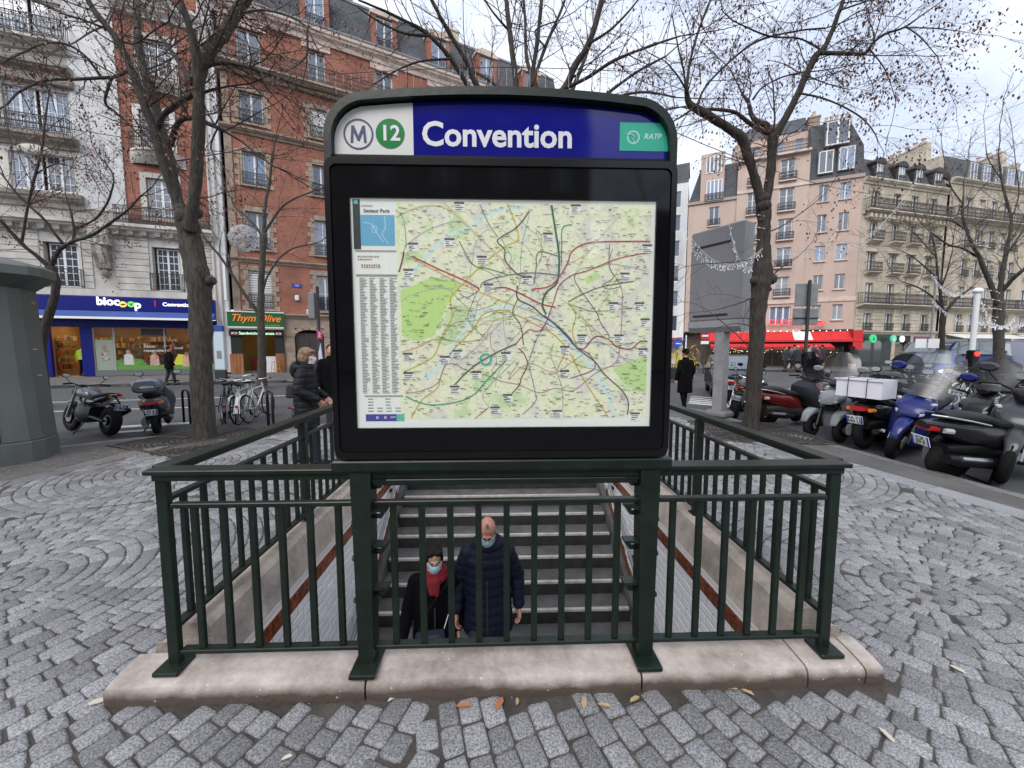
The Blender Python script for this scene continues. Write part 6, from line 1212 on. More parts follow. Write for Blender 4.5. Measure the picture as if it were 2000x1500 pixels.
tree('dark bare tree between the white lamp pole and the cream building', b8, ([(1836, 735, 15), (1838, 690, 14), (1840, 640, 14), (1843, 612, 15)], Y, Y),
     [([(1842, 615, 10), (1838, 580, 8), (1832, 545, 7), (1828, 500, 5), (1820, 460, 4)], Y, Y), ([(1845, 612, 10), (1862, 590, 8), (1880, 575, 6), (1900, 560, 4)], Y, Y), ([(1842, 600, 6), (1815, 575, 5), (1790, 560, 4), (1760, 550, 3)], Y, Y), ([(1832, 545, 5), (1805, 520, 4), (1780, 500, 3), (1760, 490, 2)], Y, Y), ([(1835, 570, 5), (1850, 530, 4), (1860, 490, 3)], Y, Y), ([(1825, 500, 3), (1800, 470, 3), (1780, 450, 2)], Y, Y)], 83, dict(oB, dens=2.4, len=2.0, kids=[5, 4]), m_bark)
bq = Vector((7.5, -11.5, 0)); t9 = thing('street_tree', 'bare tree behind the photographer mirrored in the sign glass', 'tree', bq, 0, 'street trees'); T = Twigs(97)
MB().tube([(0, 0, 0), (.1, 0, 2), (0, .1, 4)], [.2, .16, .14], 10).build('trunk', m_bark, t9, smooth=2)
for k in range(7):
    a = k * .9; d = Vector((math.cos(a) * .8, math.sin(a) * .8, 1)); pts = [Vector((0, .1, 3.8)) + d * q + Vector((0, 0, .1 * q * q)) for q in (0, .8, 1.8, 3.2)]; MB().tube(pts, [.09, .07, .05, .02], 6).build('limb', m_bark, t9, smooth=2)
    for q in range(9): T.grow(pts[1].lerp(pts[3], rnd.random()), d + Vector((rnd.gauss(0, .7), rnd.gauss(0, .7), rnd.gauss(0, .5))), 1.3, .015, 2, dict(oM, seedp=0))
MBq(T.v, T.f, Vector((0, 0, 0))).build('twigs', m_twig, t9, kind='stuff')
# ================================================================ street furniture
m_kio = mat('kiosk_paint', (.105, .118, .108), .5, var=.18, vs_=1.6, bump=.1, bs=8, streak=.4)
# kiosk
kc = G(78, 900, 0); kr = G(116, 883, 0); kf = (G(-60, 921, 0) - kc).normalized(); ks = (kr - kc).normalized()
ki = thing('street_kiosk', 'grey green street kiosk with an overhanging curved roof at the left edge', 'kiosk', (0, 0, 0), 0)
rad = Vector((kr.x, kr.y, 0)).normalized()
def kring(off, z, top=0):
    c = kc + (-(kf + ks)).normalized() * off * .8
    ins = (kf + ks).normalized() * top
    pts = [c + kf * 3.2, c + kf * .30, c + kf * .08 + ks * .02, c + ks * .14, kr + (c - kc), kr + (c - kc) + rad * 2.2 + kf * .4, c + rad * 2.4 + kf * 3.2]
    return [Vector((p.x + ins.x, p.y + ins.y, z)) for p in pts]
def stack(rings, name, m):
    n = len(rings[0]); vs_ = [v for r in rings for v in r]; fs = [tuple(range(n - 1, -1, -1)), tuple(len(vs_) - n + k for k in range(n))]
    for i in range(len(rings) - 1):
        for k in range(n): j = (k + 1) % n; fs.append((i * n + k, i * n + j, i * n + n + j, i * n + n + k))
    return MB().add(vs_, fs).build(name, m, ki)
stack([kring(.03, 0), kring(.03, .30), kring(.02, .315)], 'plinth', m_kio); stack([kring(.0, .325), kring(0, 1.2, .07), kring(0, 2.0, .11), kring(0, 2.66, .13)], 'body', m_kio)
stack([kring(.0, 2.58, .11), kring(.14, 2.66, .05), kring(.30, 2.74), kring(.30, 2.86), kring(.22, 2.90), kring(0, 3.0, .2)], 'roof', m_kio)
q = kc + kf * .34; iv = (kf + ks).normalized()
for zz0, zz1, i0, i1 in ((.34, 1.2, .0, .07), (1.2, 2.0, .07, .11), (2.0, 2.6, .11, .13)):
    a, b = q + iv * (i0 - .012), q + iv * (i1 - .012); MB().tube([(a.x, a.y, zz0), (b.x, b.y, zz1)], .006, 4).build('panel_seam', m_dark, ki)
for px, py, r in ((62, 592, .028), (68, 683, .022), (78, 733, .02)):
    p = P(px, py, kc.y + .12); MB().ball(p, (r * 1.6, r, r * .7), 8, 6).build('lock', m_steel, ki, smooth=True)
# billboard
bb = thing('billboard', 'blank grey back of an advertising billboard on a post', 'billboard', (0, 0, 0))
m_bb = mat('billboard_grey', (.20, .20, .215), .5, var=.05, vs_=2); L0, R0 = P(1345, 600, 9.9), P(1447, 600, 8.75); dx = (R0 - L0).normalized(); dx.z = 0; nn = Vector((-dx.y, dx.x, 0)); wB = (Vector((R0.x, R0.y, 0)) - Vector((L0.x, L0.y, 0))).length
bb.location = (L0.x, L0.y, 0); bb.rotation_euler = (0, 0, math.atan2(dx.y, dx.x)); zt = P(1447, 428, 8.75).z; zb = P(1447, 628, 8.75).z
MB().bbox(0, wB, 0, .42, zb + .06, zt, .03).build('panel', m_bb, bb); MB().prism([(0.0, zb + .06), (-.005, zb - .1), (.08, zb - .22), (.36, zb - .22), (.42, zb + .06)], 'x', 0, wB).build('lower_cowl', mat('cowl_grey', (.27, .27, .28), .5), bb)
for z in (zt - .42, zb + .16): MB().box(.14, wB - .3, -.012, .0, z, z + .05).build('slot', m_dark, bb)
bp = G(1395, 815, 0); bl = bb.matrix_basis.inverted() @ bp
for xx in (bl.x,): MB().bbox(xx - .12, xx + .12, .08, .34, .02, zb, .02).build('post', mat('post_grey', (.27, .27, .28), .55, var=.2, vs_=5), bb); MB().bbox(xx - .26, xx + .26, -.02, .44, 0, .16, .05).build('post_base', m_slab, bb)
def pole(name, label, px, py_b, Y, top_py, w, m, cat, zb_=RZ):
    b = P(px, py_b, Y); t = thing(name, label, cat, (b.x, b.y, zb_)); h = P(px, top_py, Y).z - zb_; MB().lathe([(w * 1.6, 0), (w * 1.6, .3), (w, .36), (w, h), (w * .4, h + .02)], 12).build('pole', m, t, smooth=True); return t, h
t, h = pole('traffic_sign_post', 'dark post carrying two grey sign backs beyond the right tree', 1570, 740, 12.5, 548, .05, m_iron, 'sign post')
zz = lambda py: P(1570, py, 12.5).z - RZ
MB().bbox(-.40, .34, .05, .09, zz(598), zz(553), .06).build('sign_back', m_steel, t); MB().bbox(-.44, .38, .05, .09, zz(634), zz(602), .06).build('sign_back', m_steel, t); MB().box(-.43, .37, .02, .05, zz(622), zz(620)).build('sign_bracket', m_iron, t)
t, h = pole('no_entry_sign', 'red no entry sign with a small white plate beside the billboard post', 1374, 700, 24, 645, .04, m_iron, 'road sign', 0)
zz = lambda py: P(1374, py, 24).z
MB().lathe([(.29, -.02), (.29, .02)], 20, (0, -.08, zz(656)), 'y').build('red_disc', mat('sign_red', (.5, .015, .02), .4), t); MB().box(-.2, .2, -.115, -.102, zz(656) - .05, zz(656) + .05).build('white_bar', m_wht, t); MB().box(-.24, .24, -.10, -.06, zz(672), zz(666)).build('plate', m_wht, t)
t, h = pole('blue_sign', 'round blue mandatory sign at the right edge of the map case', 1321, 720, 22, 664, .04, m_iron, 'road sign', 0)
MB().lathe([(.28, -.02), (.28, .02)], 20, (0, -.08, P(1321, 671, 22).z), 'y').build('blue_disc', mat('sign_blue', (.02, .08, .42), .4), t); MB().box(-.13, .13, -.115, -.102, P(1321, 671, 22).z - .03, P(1321, 671, 22).z + .03).build('white_arrow', m_wht, t)
t, h = pole('lamp_pole', 'white lamp pole hung with string lights among the parked bicycles', 1893, 740, 15, 568, .085, mat('white_pole', (.62, .64, .65), .4), 'lamp pole'); MB().ball((0, 0, h), (.16, .16, .12), 10, 6).build('pole_head', m_wht, t, smooth=True)
lampP = Vector((t.location.x, t.location.y, RZ + h))
t, h = pole('grey_pole', 'thin grey pole with two white notices in front of the mauve shop', 1812, 725, 21, 540, .05, m_steel, 'pole')
for x0, x1 in ((-.9, -.3), (-.2, .4)): MB().bbox(x0, x1, -.1, -.06, P(1800, 680, 21).z - RZ, P(1800, 662, 21).z - RZ, .01).build('notice', m_wht, t)
t = thing('traffic_light', 'traffic light showing red beside the white lamp pole', 'traffic light', P(1899, 700, 14.6)); t.location.z = RZ; zt_ = P(1899, 692, 14.6).z - RZ
MB().lathe([(.05, 0), (.05, zt_)], 8).build('pole', m_iron, t, smooth=True); MB().bbox(-.14, .14, -.12, .12, zt_ - .55, zt_ + .16, .03).build('housing', m_black, t); MB().lathe([(.09, -.02), (.09, .02)], 12, (0, -.14, zt_ + .02), 'y').build('lens', emat('red_light', (.8, .03, .02), 1.2), t)
t = thing('utility_cabinet', 'grey utility cabinets under the white notices', 'cabinet', P(1800, 720, 21.5)); t.location.z = RZ
for x in (-.95, .1): MB().bbox(x, x + .85, 0, .45, .05, 1.55, .03).build('cabinet', m_steel, t)
t = thing('bus_stop_panel', 'pale blue bus stop panel in front of the drain pipes', 'bus stop', P(430, 700, 19.2)); t.location.z = 0
MB().bbox(-.25, .25, -.05, .05, .55, 2.45, .02).build('panel', mat('panel_pale', (.45, .55, .60), .4), t); MB().bbox(-.25, .25, -.06, .06, 2.45, 2.75, .02).build('header', mat('panel_blue', (.02, .05, .25), .4), t); MB().bbox(-.28, .28, -.08, .08, 0, .54, .02).build('foot', m_iron, t); MB().box(-.12, .12, -.056, -.052, 1.1, 1.5).build('notice', m_steel, t)
t, h = pole('route_sign_post', 'dark post with a pink exit number two and a grey box by the carriage door', 627, 745, 13, 560, .05, m_iron, 'sign post')
zz = lambda py: P(627, py, 13).z - RZ
MB().bbox(-.28, -.08, -.1, .1, zz(622), zz(572), .01).build('sign_back', m_steel, t); pk = MB().box(-.03, .13, -.08, -.06, zz(662), zz(646)).build('number_plate', mat('pink_plate', (.55, .03, .18), .4), t); text('plate_number', '2', .2, m_wht, pk, (.05, -.085, zz(654)), FR, .003)
MB().hexa([(-.02, -.06, zz(742)), (.16, -.06, zz(742)), (.16, -.03, zz(742)), (-.02, -.03, zz(742)), (-.02, -.06, zz(690)), (.06, -.06, zz(670)), (.06, -.03, zz(670)), (-.02, -.03, zz(690))]).build('white_banner', mat('banner_lilac', (.55, .56, .72), .5), t)
def hoop(px, py, label, ang, z=RZ, h=.8, w=.75):
    p = G(px, py, z); t = thing('bike_rack_hoop', label, 'bike rack', p, ang, 'bike rack hoops'); MB().tube([(-w / 2, 0, 0), (-w / 2, 0, h - .12), (-w / 2 + .035, 0, h - .035), (-w / 2 + .12, 0, h), (w / 2 - .12, 0, h), (w / 2 - .035, 0, h - .035), (w / 2, 0, h - .12), (w / 2, 0, 0)], .026, 8).build('hoop', m_black, t, smooth=True)
hoop(525, 834, 'black bike rack hoop beside the white bicycles, the left of two seen end on', R(122)); hoop(535, 842, 'black bike rack hoop nearest the walking woman, the right of two seen end on', R(122)); hoop(366, 826, 'black bike rack hoop just left of the big tree trunk', R(150), w=.35)
hoop(1935, 775, 'grey bike rack hoop by the blue bicycle', R(70), w=.5)
# litter
def litter(label, spots, n, seed):
    r = random.Random(seed); c0 = spots[0][0]; t = thing('leaf_litter', label, 'leaf litter', (c0.x, c0.y, 0), 0, 'leaf litter'); mb = MB()
    for c, sx, sy in spots:
        for _ in range(n):
            x, y = c.x + r.gauss(0, sx), c.y + r.gauss(0, sy)
            q = MEi @ Vector((x, y, 0))
            if abs(q.x) < 1.95 and -.2 < q.y < 4.3: continue
            s_ = r.uniform(.006, .02); a = r.uniform(0, 6.28); p = Vector((x - c0.x, y - c0.y, .021 + r.uniform(0, .004))); u = Vector((math.cos(a), math.sin(a), r.uniform(-.1, .1))) * s_; v = Vector((-math.sin(a), math.cos(a), r.uniform(-.2, .2))) * s_ * .6
            mb.add([p - u, p - v, p + u, p + v], [(0, 1, 2, 3)])
    mb.build('scraps', mat('litter_scraps', (.26, .19, .13), .9, island=.6), t, kind='stuff')
litter('scattered dry leaf scraps at the foot of the grey kiosk', [(G(60, 925), .7, .25), (G(180, 900), .7, .25), (G(260, 885), .4, .2)], 260, 5); litter('scattered dry leaf scraps on the grate under the left tree', [(G(400, 868), .5, .3), (G(350, 872), .5, .3)], 150, 6); litter('scattered dry leaf scraps under the right tree', [(G(1480, 860), .5, .3)], 120, 7)
litter('thin line of dirt and leaf scraps along the front of the coping', [(Vector(E2(u, -.15)).to_3d(), .12, .012) for u in (-.9, -.5, -.1, .1, .3, .5, .8, 1.2)], 14, 8)
# garlands and cables
m_bulb = mat('led_bulb', (.75, .77, .8), .4); m_cord = mat('white_cord', (.5, .5, .52), .6)
def garland(a, b, sag, label, n=26, drop=.10, r=.004, th=.013):
    a, b = Vector(a), Vector(b); t = thing('light_garland', label, 'string lights', a, 0, 'string lights'); pts = [a.lerp(b, i / n) - a + Vector((0, 0, -4 * sag * (i / n) * (1 - i / n))) for i in range(n + 1)]
    MB().tube(pts, r, 4).build('cord', m_cord, t); mb = MB()
    for i in range(1, n * 2):
        f = i / 2; k = int(f); p = pts[k].lerp(pts[min(k + 1, n)], f - k); q = p + Vector((rnd.uniform(-.05, .05), rnd.uniform(-.05, .05), -drop * rnd.uniform(.4, 1.1))); mb.tube([p, q], th * .2, 3); mb.box(q.x - th / 2, q.x + th / 2, q.y - th / 2, q.y + th / 2, q.z - th, q.z + th)
    mb.build('bulbs', m_bulb, t, kind='stuff')
Y = b6.y
garland(P(1490, 484, Y - .15), P(1346, 480, Y + 1.0), .38, 'sagging string of white lights in front of the billboard', 20); garland(P(1490, 486, Y - .15), P(1330, 430, Y + .5), .55, 'longer string of white lights crossing the billboard', 20); garland(P(1422, 430, Y), P(1470, 520, Y - .1), .3, 'short string of white lights hanging beside the right tree', 12); garland(P(1500, 478, Y), P(1800, 330, 16), 1.2, 'string of white lights rising across the pink block', 30, .15, .005)
garland(lampP, (b7.x, b7.y - .4, P(1950, 620, 17.8).z), .8, 'string of white lights from the white pole to the big right tree', 24, .12, .009, .028); garland(lampP, P(1820, 535, 21), .5, 'string of white lights from the white pole up to the thin grey pole', 24, .12, .009, .028); garland(P(1820, 585, 21), lampP + Vector((2, 1, -1.0)), .5, 'low string of white lights under the bare tree', 24, .12, .009, .028); garland(lampP + Vector((0, 0, -1.1)), P(2040, 610, 15), .4, 'string of white lights leaving the frame at the right', 20, .12, .009, .028)
# lights spiralled on the trunk
for bt_, Yt, x0, y0, x1, y1, rr, lab in ((b6, Y, 1482, 260, 1488, 470, .16, 'string lights wound round the forks of the right tree'), (b7, 17.8, 1915, 470, 1948, 620, .32, 'string lights wound round the big tree at the right edge')):
    t = thing('light_garland', lab, 'string lights', bt_, 0, 'string lights'); a, b = P(x0, y0, Yt), P(x1, y1, Yt); n = 60; mb = MB(); pts = []
    for i in range(n + 1): s_ = i / n; an = i * .9; pts.append(a.lerp(b, s_) + Vector((math.cos(an), math.sin(an), 0)) * rr * .62 - Vector(bt_))
    MB().tube(pts, .005 if rr < .2 else .012, 3).build('cord', m_cord, t)
    for p in pts: w = .007 if rr < .2 else .018; mb.box(p.x - w, p.x + w, p.y - w, p.y + w, p.z - w, p.z + w)
    mb.build('bulbs', m_bulb, t, kind='stuff')
# icicle curtain above the sign
t = thing('light_garland', 'icicle curtain of white strands hung across the street above the sign', 'string lights', P(640, 150, 7.2), 0, 'string lights'); a = P(640, 150, 7.2); mb = MB(); cp = []
for i in range(46):
    p = P(640 + i * 15.2, 146 - 14 * math.sin(i / 45 * 3.14), 7.2 + .012 * i) - a; cp.append(p); l = (.12, .34, .2, .42, .16)[i % 5] * 1.0; mb.tube([p, p - Vector((0, 0, l))], .0045, 3)
MB().tube(cp, .006, 4).build('cord', m_black, t); mb.build('strands', m_cord, t, kind='stuff')
t = thing('light_ball', 'ball of unlit white lights hanging in front of the brick building', 'hanging decoration', P(476, 466, 15)); mb = MB()
for k in range(46):
    a = rnd.uniform(0, 6.28); b = math.acos(rnd.uniform(-1, 1)); ax = Vector((math.sin(b) * math.cos(a), math.sin(b) * math.sin(a), math.cos(b))); u = ax.orthogonal().normalized(); v = ax.cross(u); mb.tube([(u * math.cos(q * .7) + v * math.sin(q * .7)) * .50 for q in range(10)], .006, 3)
mb.build('wire_ball', m_cord, t, kind='stuff'); MB().tube([(0, 0, .5), (0, 0, 3.2)], .008, 4).build('cord', m_black, t)
def cable(a, b, label, sag=.3): 
    a, b = Vector(a), Vector(b); t = thing('overhead_cable', label, 'cable', a, 0, 'overhead cables'); MB().tube([(b - a) * (i / 12) + Vector((0, 0, -4 * sag * i / 12 * (1 - i / 12))) for i in range(13)], .009, 4).build('wire', m_black, t)
cable(P(2050, 178, 14), P(1822, 268, 30), 'thin cable crossing the blue sky at the right edge', .1); cable(P(-40, 222, 9), P(640, 320, 16), 'thin cable crossing in front of the white building, the upper one', .1); cable(P(-40, 130, 9), P(300, 205, 14), 'thin cable crossing in front of the white building, near the kiosk top', .1); cable(P(1300, 250, 9), P(1800, 380, 18), 'thin cable crossing the pink block behind the right tree', .5)
# ================================================================ vehicles (local: x forward, y left, z up)
def wheel(par, x, r, w, y=0, spokes=5, mag=None, disc=True, n=28):
    o = MB().torus((x, y, r), r - w * .62, w * .62, 'y', n, 10, w * .5).build('tyre', m_rub, par, smooth=2)
    mg = mag or m_black; ri = r - w * 1.15; mb = MB(); mb.torus((x, y, r), ri, w * .22, 'y', n, 6, w * .42)
    if spokes > 12:
        for k in range(spokes):
            a = 2 * math.pi * k / spokes; b = a + (.25 if k % 2 else -.25); s_ = .03 if (k // 2) % 2 else -.03
            mb.tube([(x + .03 * math.cos(b), y + s_, r + .03 * math.sin(b)), (x + ri * math.cos(a), y, r + ri * math.sin(a))], .0022, 3)
    elif spokes:
        for k in range(spokes): a = 2 * math.pi * k / spokes; mb.tube([(x, y, r), (x + ri * math.cos(a), y, r + ri * math.sin(a))], [.03, .016], 6)
    mb.lathe([(.035, -w * .55), (.035, w * .55)], 12, (x, y, r), 'y'); mb.build('rim', mg, o, smooth=True)
    if disc: MB().lathe([(ri * .62, -.003), (ri * .62, .003)], 20, (x, y + w * .55, r), 'y').build('brake_disc', m_steel, o)
    return o
def nplate(par, loc, pitch, txt, w=.21, h=.13, yaw=0):
    p = MB().bbox(-.004, .004, -w / 2, w / 2, -h / 2, h / 2, .002).build('number_plate', m_plate, par, loc=loc, rot=(0, pitch, yaw))
    MB().box(-.0055, -.0045, w / 2 - .022, w / 2 - .002, -h / 2 + .004, h / 2 - .004).box(-.0055, -.0045, -w / 2 + .002, -w / 2 + .022, -h / 2 + .004, h / 2 - .004).build('plate_band', m_blueband, p)
    for k, t in enumerate(txt): text('plate_text', t, .068, m_ink, p, (-.0056, 0, .028 - .056 * k), (R(90), 0, R(-90)), .0004, .02)
def mirror(par, x, y, z, s, m=None, sty=1): 
    o = MB().tube([(x, y * .7, z - .14), (x + .02, y * .9, z - .06), (x, y, z)], .007, 6).build('mirror_stalk', m_black, par, smooth=True)
    MB().loft([(x - .02, z + .02, .06 * s, .036 * s, y), (x, z + .02, .072 * s, .048 * s, y), (x + .03, z + .02, .05 * s, .03 * s, y)], 12, 2.3).build('mirror', m or m_black, o, smooth=True); MB().loft([(x - .0235, z + .02, .055 * s, .032 * s, y), (x - .0215, z + .02, .058 * s, .034 * s, y)], 12, 2.3).build('mirror_glass', m_lamp, o)
def bars(par, x, z, w, m=None, rise=.05):
    MB().tube([(x - .12, w, z + rise - .02), (x - .05, w * .6, z + rise), (x, .08, z), (x, -.08, z), (x - .05, -w * .6, z + rise), (x - .12, -w, z + rise - .02)], .012, 8).build('handlebar', m or m_black, par, smooth=True)
    for s_ in (-1, 1):
        MB().tube([(x - .055, s_ * w * .63, z + rise), (x - .13, s_ * (w + .03), z + rise - .02)], .018, 10).build('grip', m_rub, par, smooth=True)
        MB().tube([(x - .01, s_ * w * .6, z + rise - .01), (x - .02, s_ * w * .8, z + rise - .015), (x - .07, s_ * (w + .01), z + rise - .03)], .006, 5).build('brake_lever', m_alu, par)
def silencer(par, pts, r, m=None): MB().tube(pts, [r * .6] + [r] * (len(pts) - 2) + [r * .8], 12).build('exhaust', m or m_steel, par, smooth=True)
def naked_bike(label, loc, rot, paint, plate, lean=R(7), retro=False, name='motorcycle', mag=None):
    t = thing(name, label, 'motorcycle', loc, 0, 'motorcycles and scooters parked by the kerb'); t.rotation_euler = (lean, 0, rot)
    wheel(t, -.70, .31, .17, spokes=5 if not retro else 32, mag=mag or m_black); wheel(t, .72, .31, .12, spokes=5 if not retro else 32, mag=mag or m_black)
    for s_ in (-1, 1):
        MB().tube([(.72, s_ * .095, .31), (.56, s_ * .095, .70), (.46, s_ * .095, .96)], [.028, .026, .022], 10).build('fork_leg', m_alu, t, smooth=True)
        MB().tube([(-.70, s_ * .12, .31), (-.35, s_ * .12, .36), (-.12, s_ * .11, .38)], [.025, .035, .035], 8).build('swing_arm', m_black, t, smooth=True)
        MB().tube([(.44, s_ * .03, .84), (.20, s_ * .13, .70), (-.05, s_ * .15, .60), (-.15, s_ * .13, .38)], .022, 8).build('frame_tube', m_black, t, smooth=True)
        MB().tube([(-.1, s_ * .12, .62), (-.4, s_ * .11, .72), (-.72, s_ * .08, .84)], .014, 6).build('subframe_tube', m_black, t, smooth=True)
        if retro: MB().tube([(-.55, s_ * .15, .33), (-.42, s_ * .15, .70)], .03, 8).build('shock_absorber', m_chr, t, smooth=True)
        MB().tube([(-.05, s_ * .14, .34), (-.08, s_ * .27, .33)], .012, 6).build('foot_peg', m_alu, t)
    MB().loft([(-.22, .43, .15, .15), (-.05, .43, .19, .20), (.15, .44, .19, .21), (.30, .43, .15, .16)], 14, 4).build('engine', m_steel if retro else m_black, t, smooth=True)
    mb = MB()
    for k in range(7): mb.bbox(.02, .26, -.14, .14, .50 + k * .026, .512 + k * .026, .003)
    mb.build('cylinder_fins', m_alu, t, kind='stuff'); MB().lathe([(.11, -.2), (.11, -.17), (.05, -.22)], 14, (-.02, .0, .38), 'y').build('clutch_cover', m_alu, t, smooth=True)
    MB().tube([(.28, -.06, .52), (.36, -.07, .35), (.2, -.09, .22), (-.2, -.14, .24)], .026, 8).build('header_pipe', m_chr, t, smooth=True)
    silencer(t, [(-.2, -.15, .26), (-.35, -.18, .36), (-.72, -.21, .50), (-.82, -.215, .54)], .058, m_chr if retro else m_black)
    MB().loft([(-.12, .74, .07, .07), (-.02, .80, .14, .10), (.15, .85, .17, .12), (.33, .86, .16, .12), (.44, .84, .09, .08)], 18, 2.5).build('fuel_tank', paint, t, smooth=True); MB().lathe([(.035, 0), (.035, .015)], 12, (.2, 0, .965)).build('fuel_cap', m_chr, t)
    MB().loft([(-.72, .86, .09, .03), (-.55, .84, .13, .05), (-.3, .80, .14, .055), (-.1, .78, .09, .04)], 14, 2.6).build('seat', mat('seat_leather', (.012, .012, .013), .6, spec=.3), t, smooth=True)
    MB().loft([(-.86, .86, .035, .02), (-.72, .83, .09, .04), (-.45, .76, .12, .06), (-.2, .70, .10, .05)], 12, 2.6).build('tail_unit', paint, t, smooth=True)
    MB().loft([(-.885, .85, .05, .025), (-.84, .85, .06, .028)], 10, 3).build('tail_light', m_red, t, smooth=True)
    for s_ in (-1, 1): MB().tube([(-.80, s_ * .04, .80), (-.84, s_ * .13, .80)], [.006, .02], 6).build('indicator', m_amber, t)
    MB().tube([(-.74, 0, .82), (-.92, 0, .70), (-1.0, 0, .58)], .016, 5).build('plate_bracket', m_black, t); nplate(t, (-1.0, 0, .60), R(-22), plate)
    MB().prism([(.50, .60), (.60, .655), (.74, .675), (.9, .62), (.88, .60), (.74, .65), (.62, .635), (.52, .585)], 'y', -.065, .065).build('front_mudguard', paint if not retro else m_chr, t); MB().prism([(-.9, .60), (-.72, .68), (-.52, .64), (-.53, .62), (-.72, .655), (-.88, .585)], 'y', -.085, .085).build('rear_mudguard', m_black, t)
    MB().ball((.60, 0, .86), (.10, .10, .10), 14, 10).build('headlight', m_black, t, smooth=True); MB().lathe([(.088, 0), (.06, .03), (.01, .04)], 16, (.665, 0, .86), 'x').build('headlight_lens', m_lamp, t, smooth=True)
    bars(t, .42, 1.0, .34, m_chr if retro else m_black, .04)
    for s_ in (-1, 1): mirror(t, .38, s_ * .32, 1.18, .9)
    MB().lathe([(.05, 0), (.045, .05)], 12, (.50, 0, .97)).build('gauge', m_black, t)
    MB().tube([(-.05, .10, .30), (-.18, .32, .02)], .014, 6).build('side_stand', m_black, t); return t
def screen(par, x, z, h, w, tilt, m, bow=.08, name='windscreen', e=.75):
    mb = MB(); n, k = 8, 7; vs_ = []; fs = []
    for i in range(k + 1):
        s_ = i / k; zz = z + h * s_; ww = w / 2 * (1 - (.35 * s_ ** 3)) * (.82 + .3 * math.sin(s_ * 2.4)); xx = x - tilt * h * s_
        for j in range(n + 1):
            u = -1 + 2 * j / n; vs_.append((xx - bow * u * u - (.02 if 0 else 0), ww * u, zz - (.10 * abs(u) ** 3 * h if i == k else 0)))
    for i in range(k):
        for j in range(n): a = i * (n + 1) + j; fs.append((a, a + 1, a + n + 2, a + n + 1))
    return mb.add(vs_, fs).build(name, m, par, smooth=2)
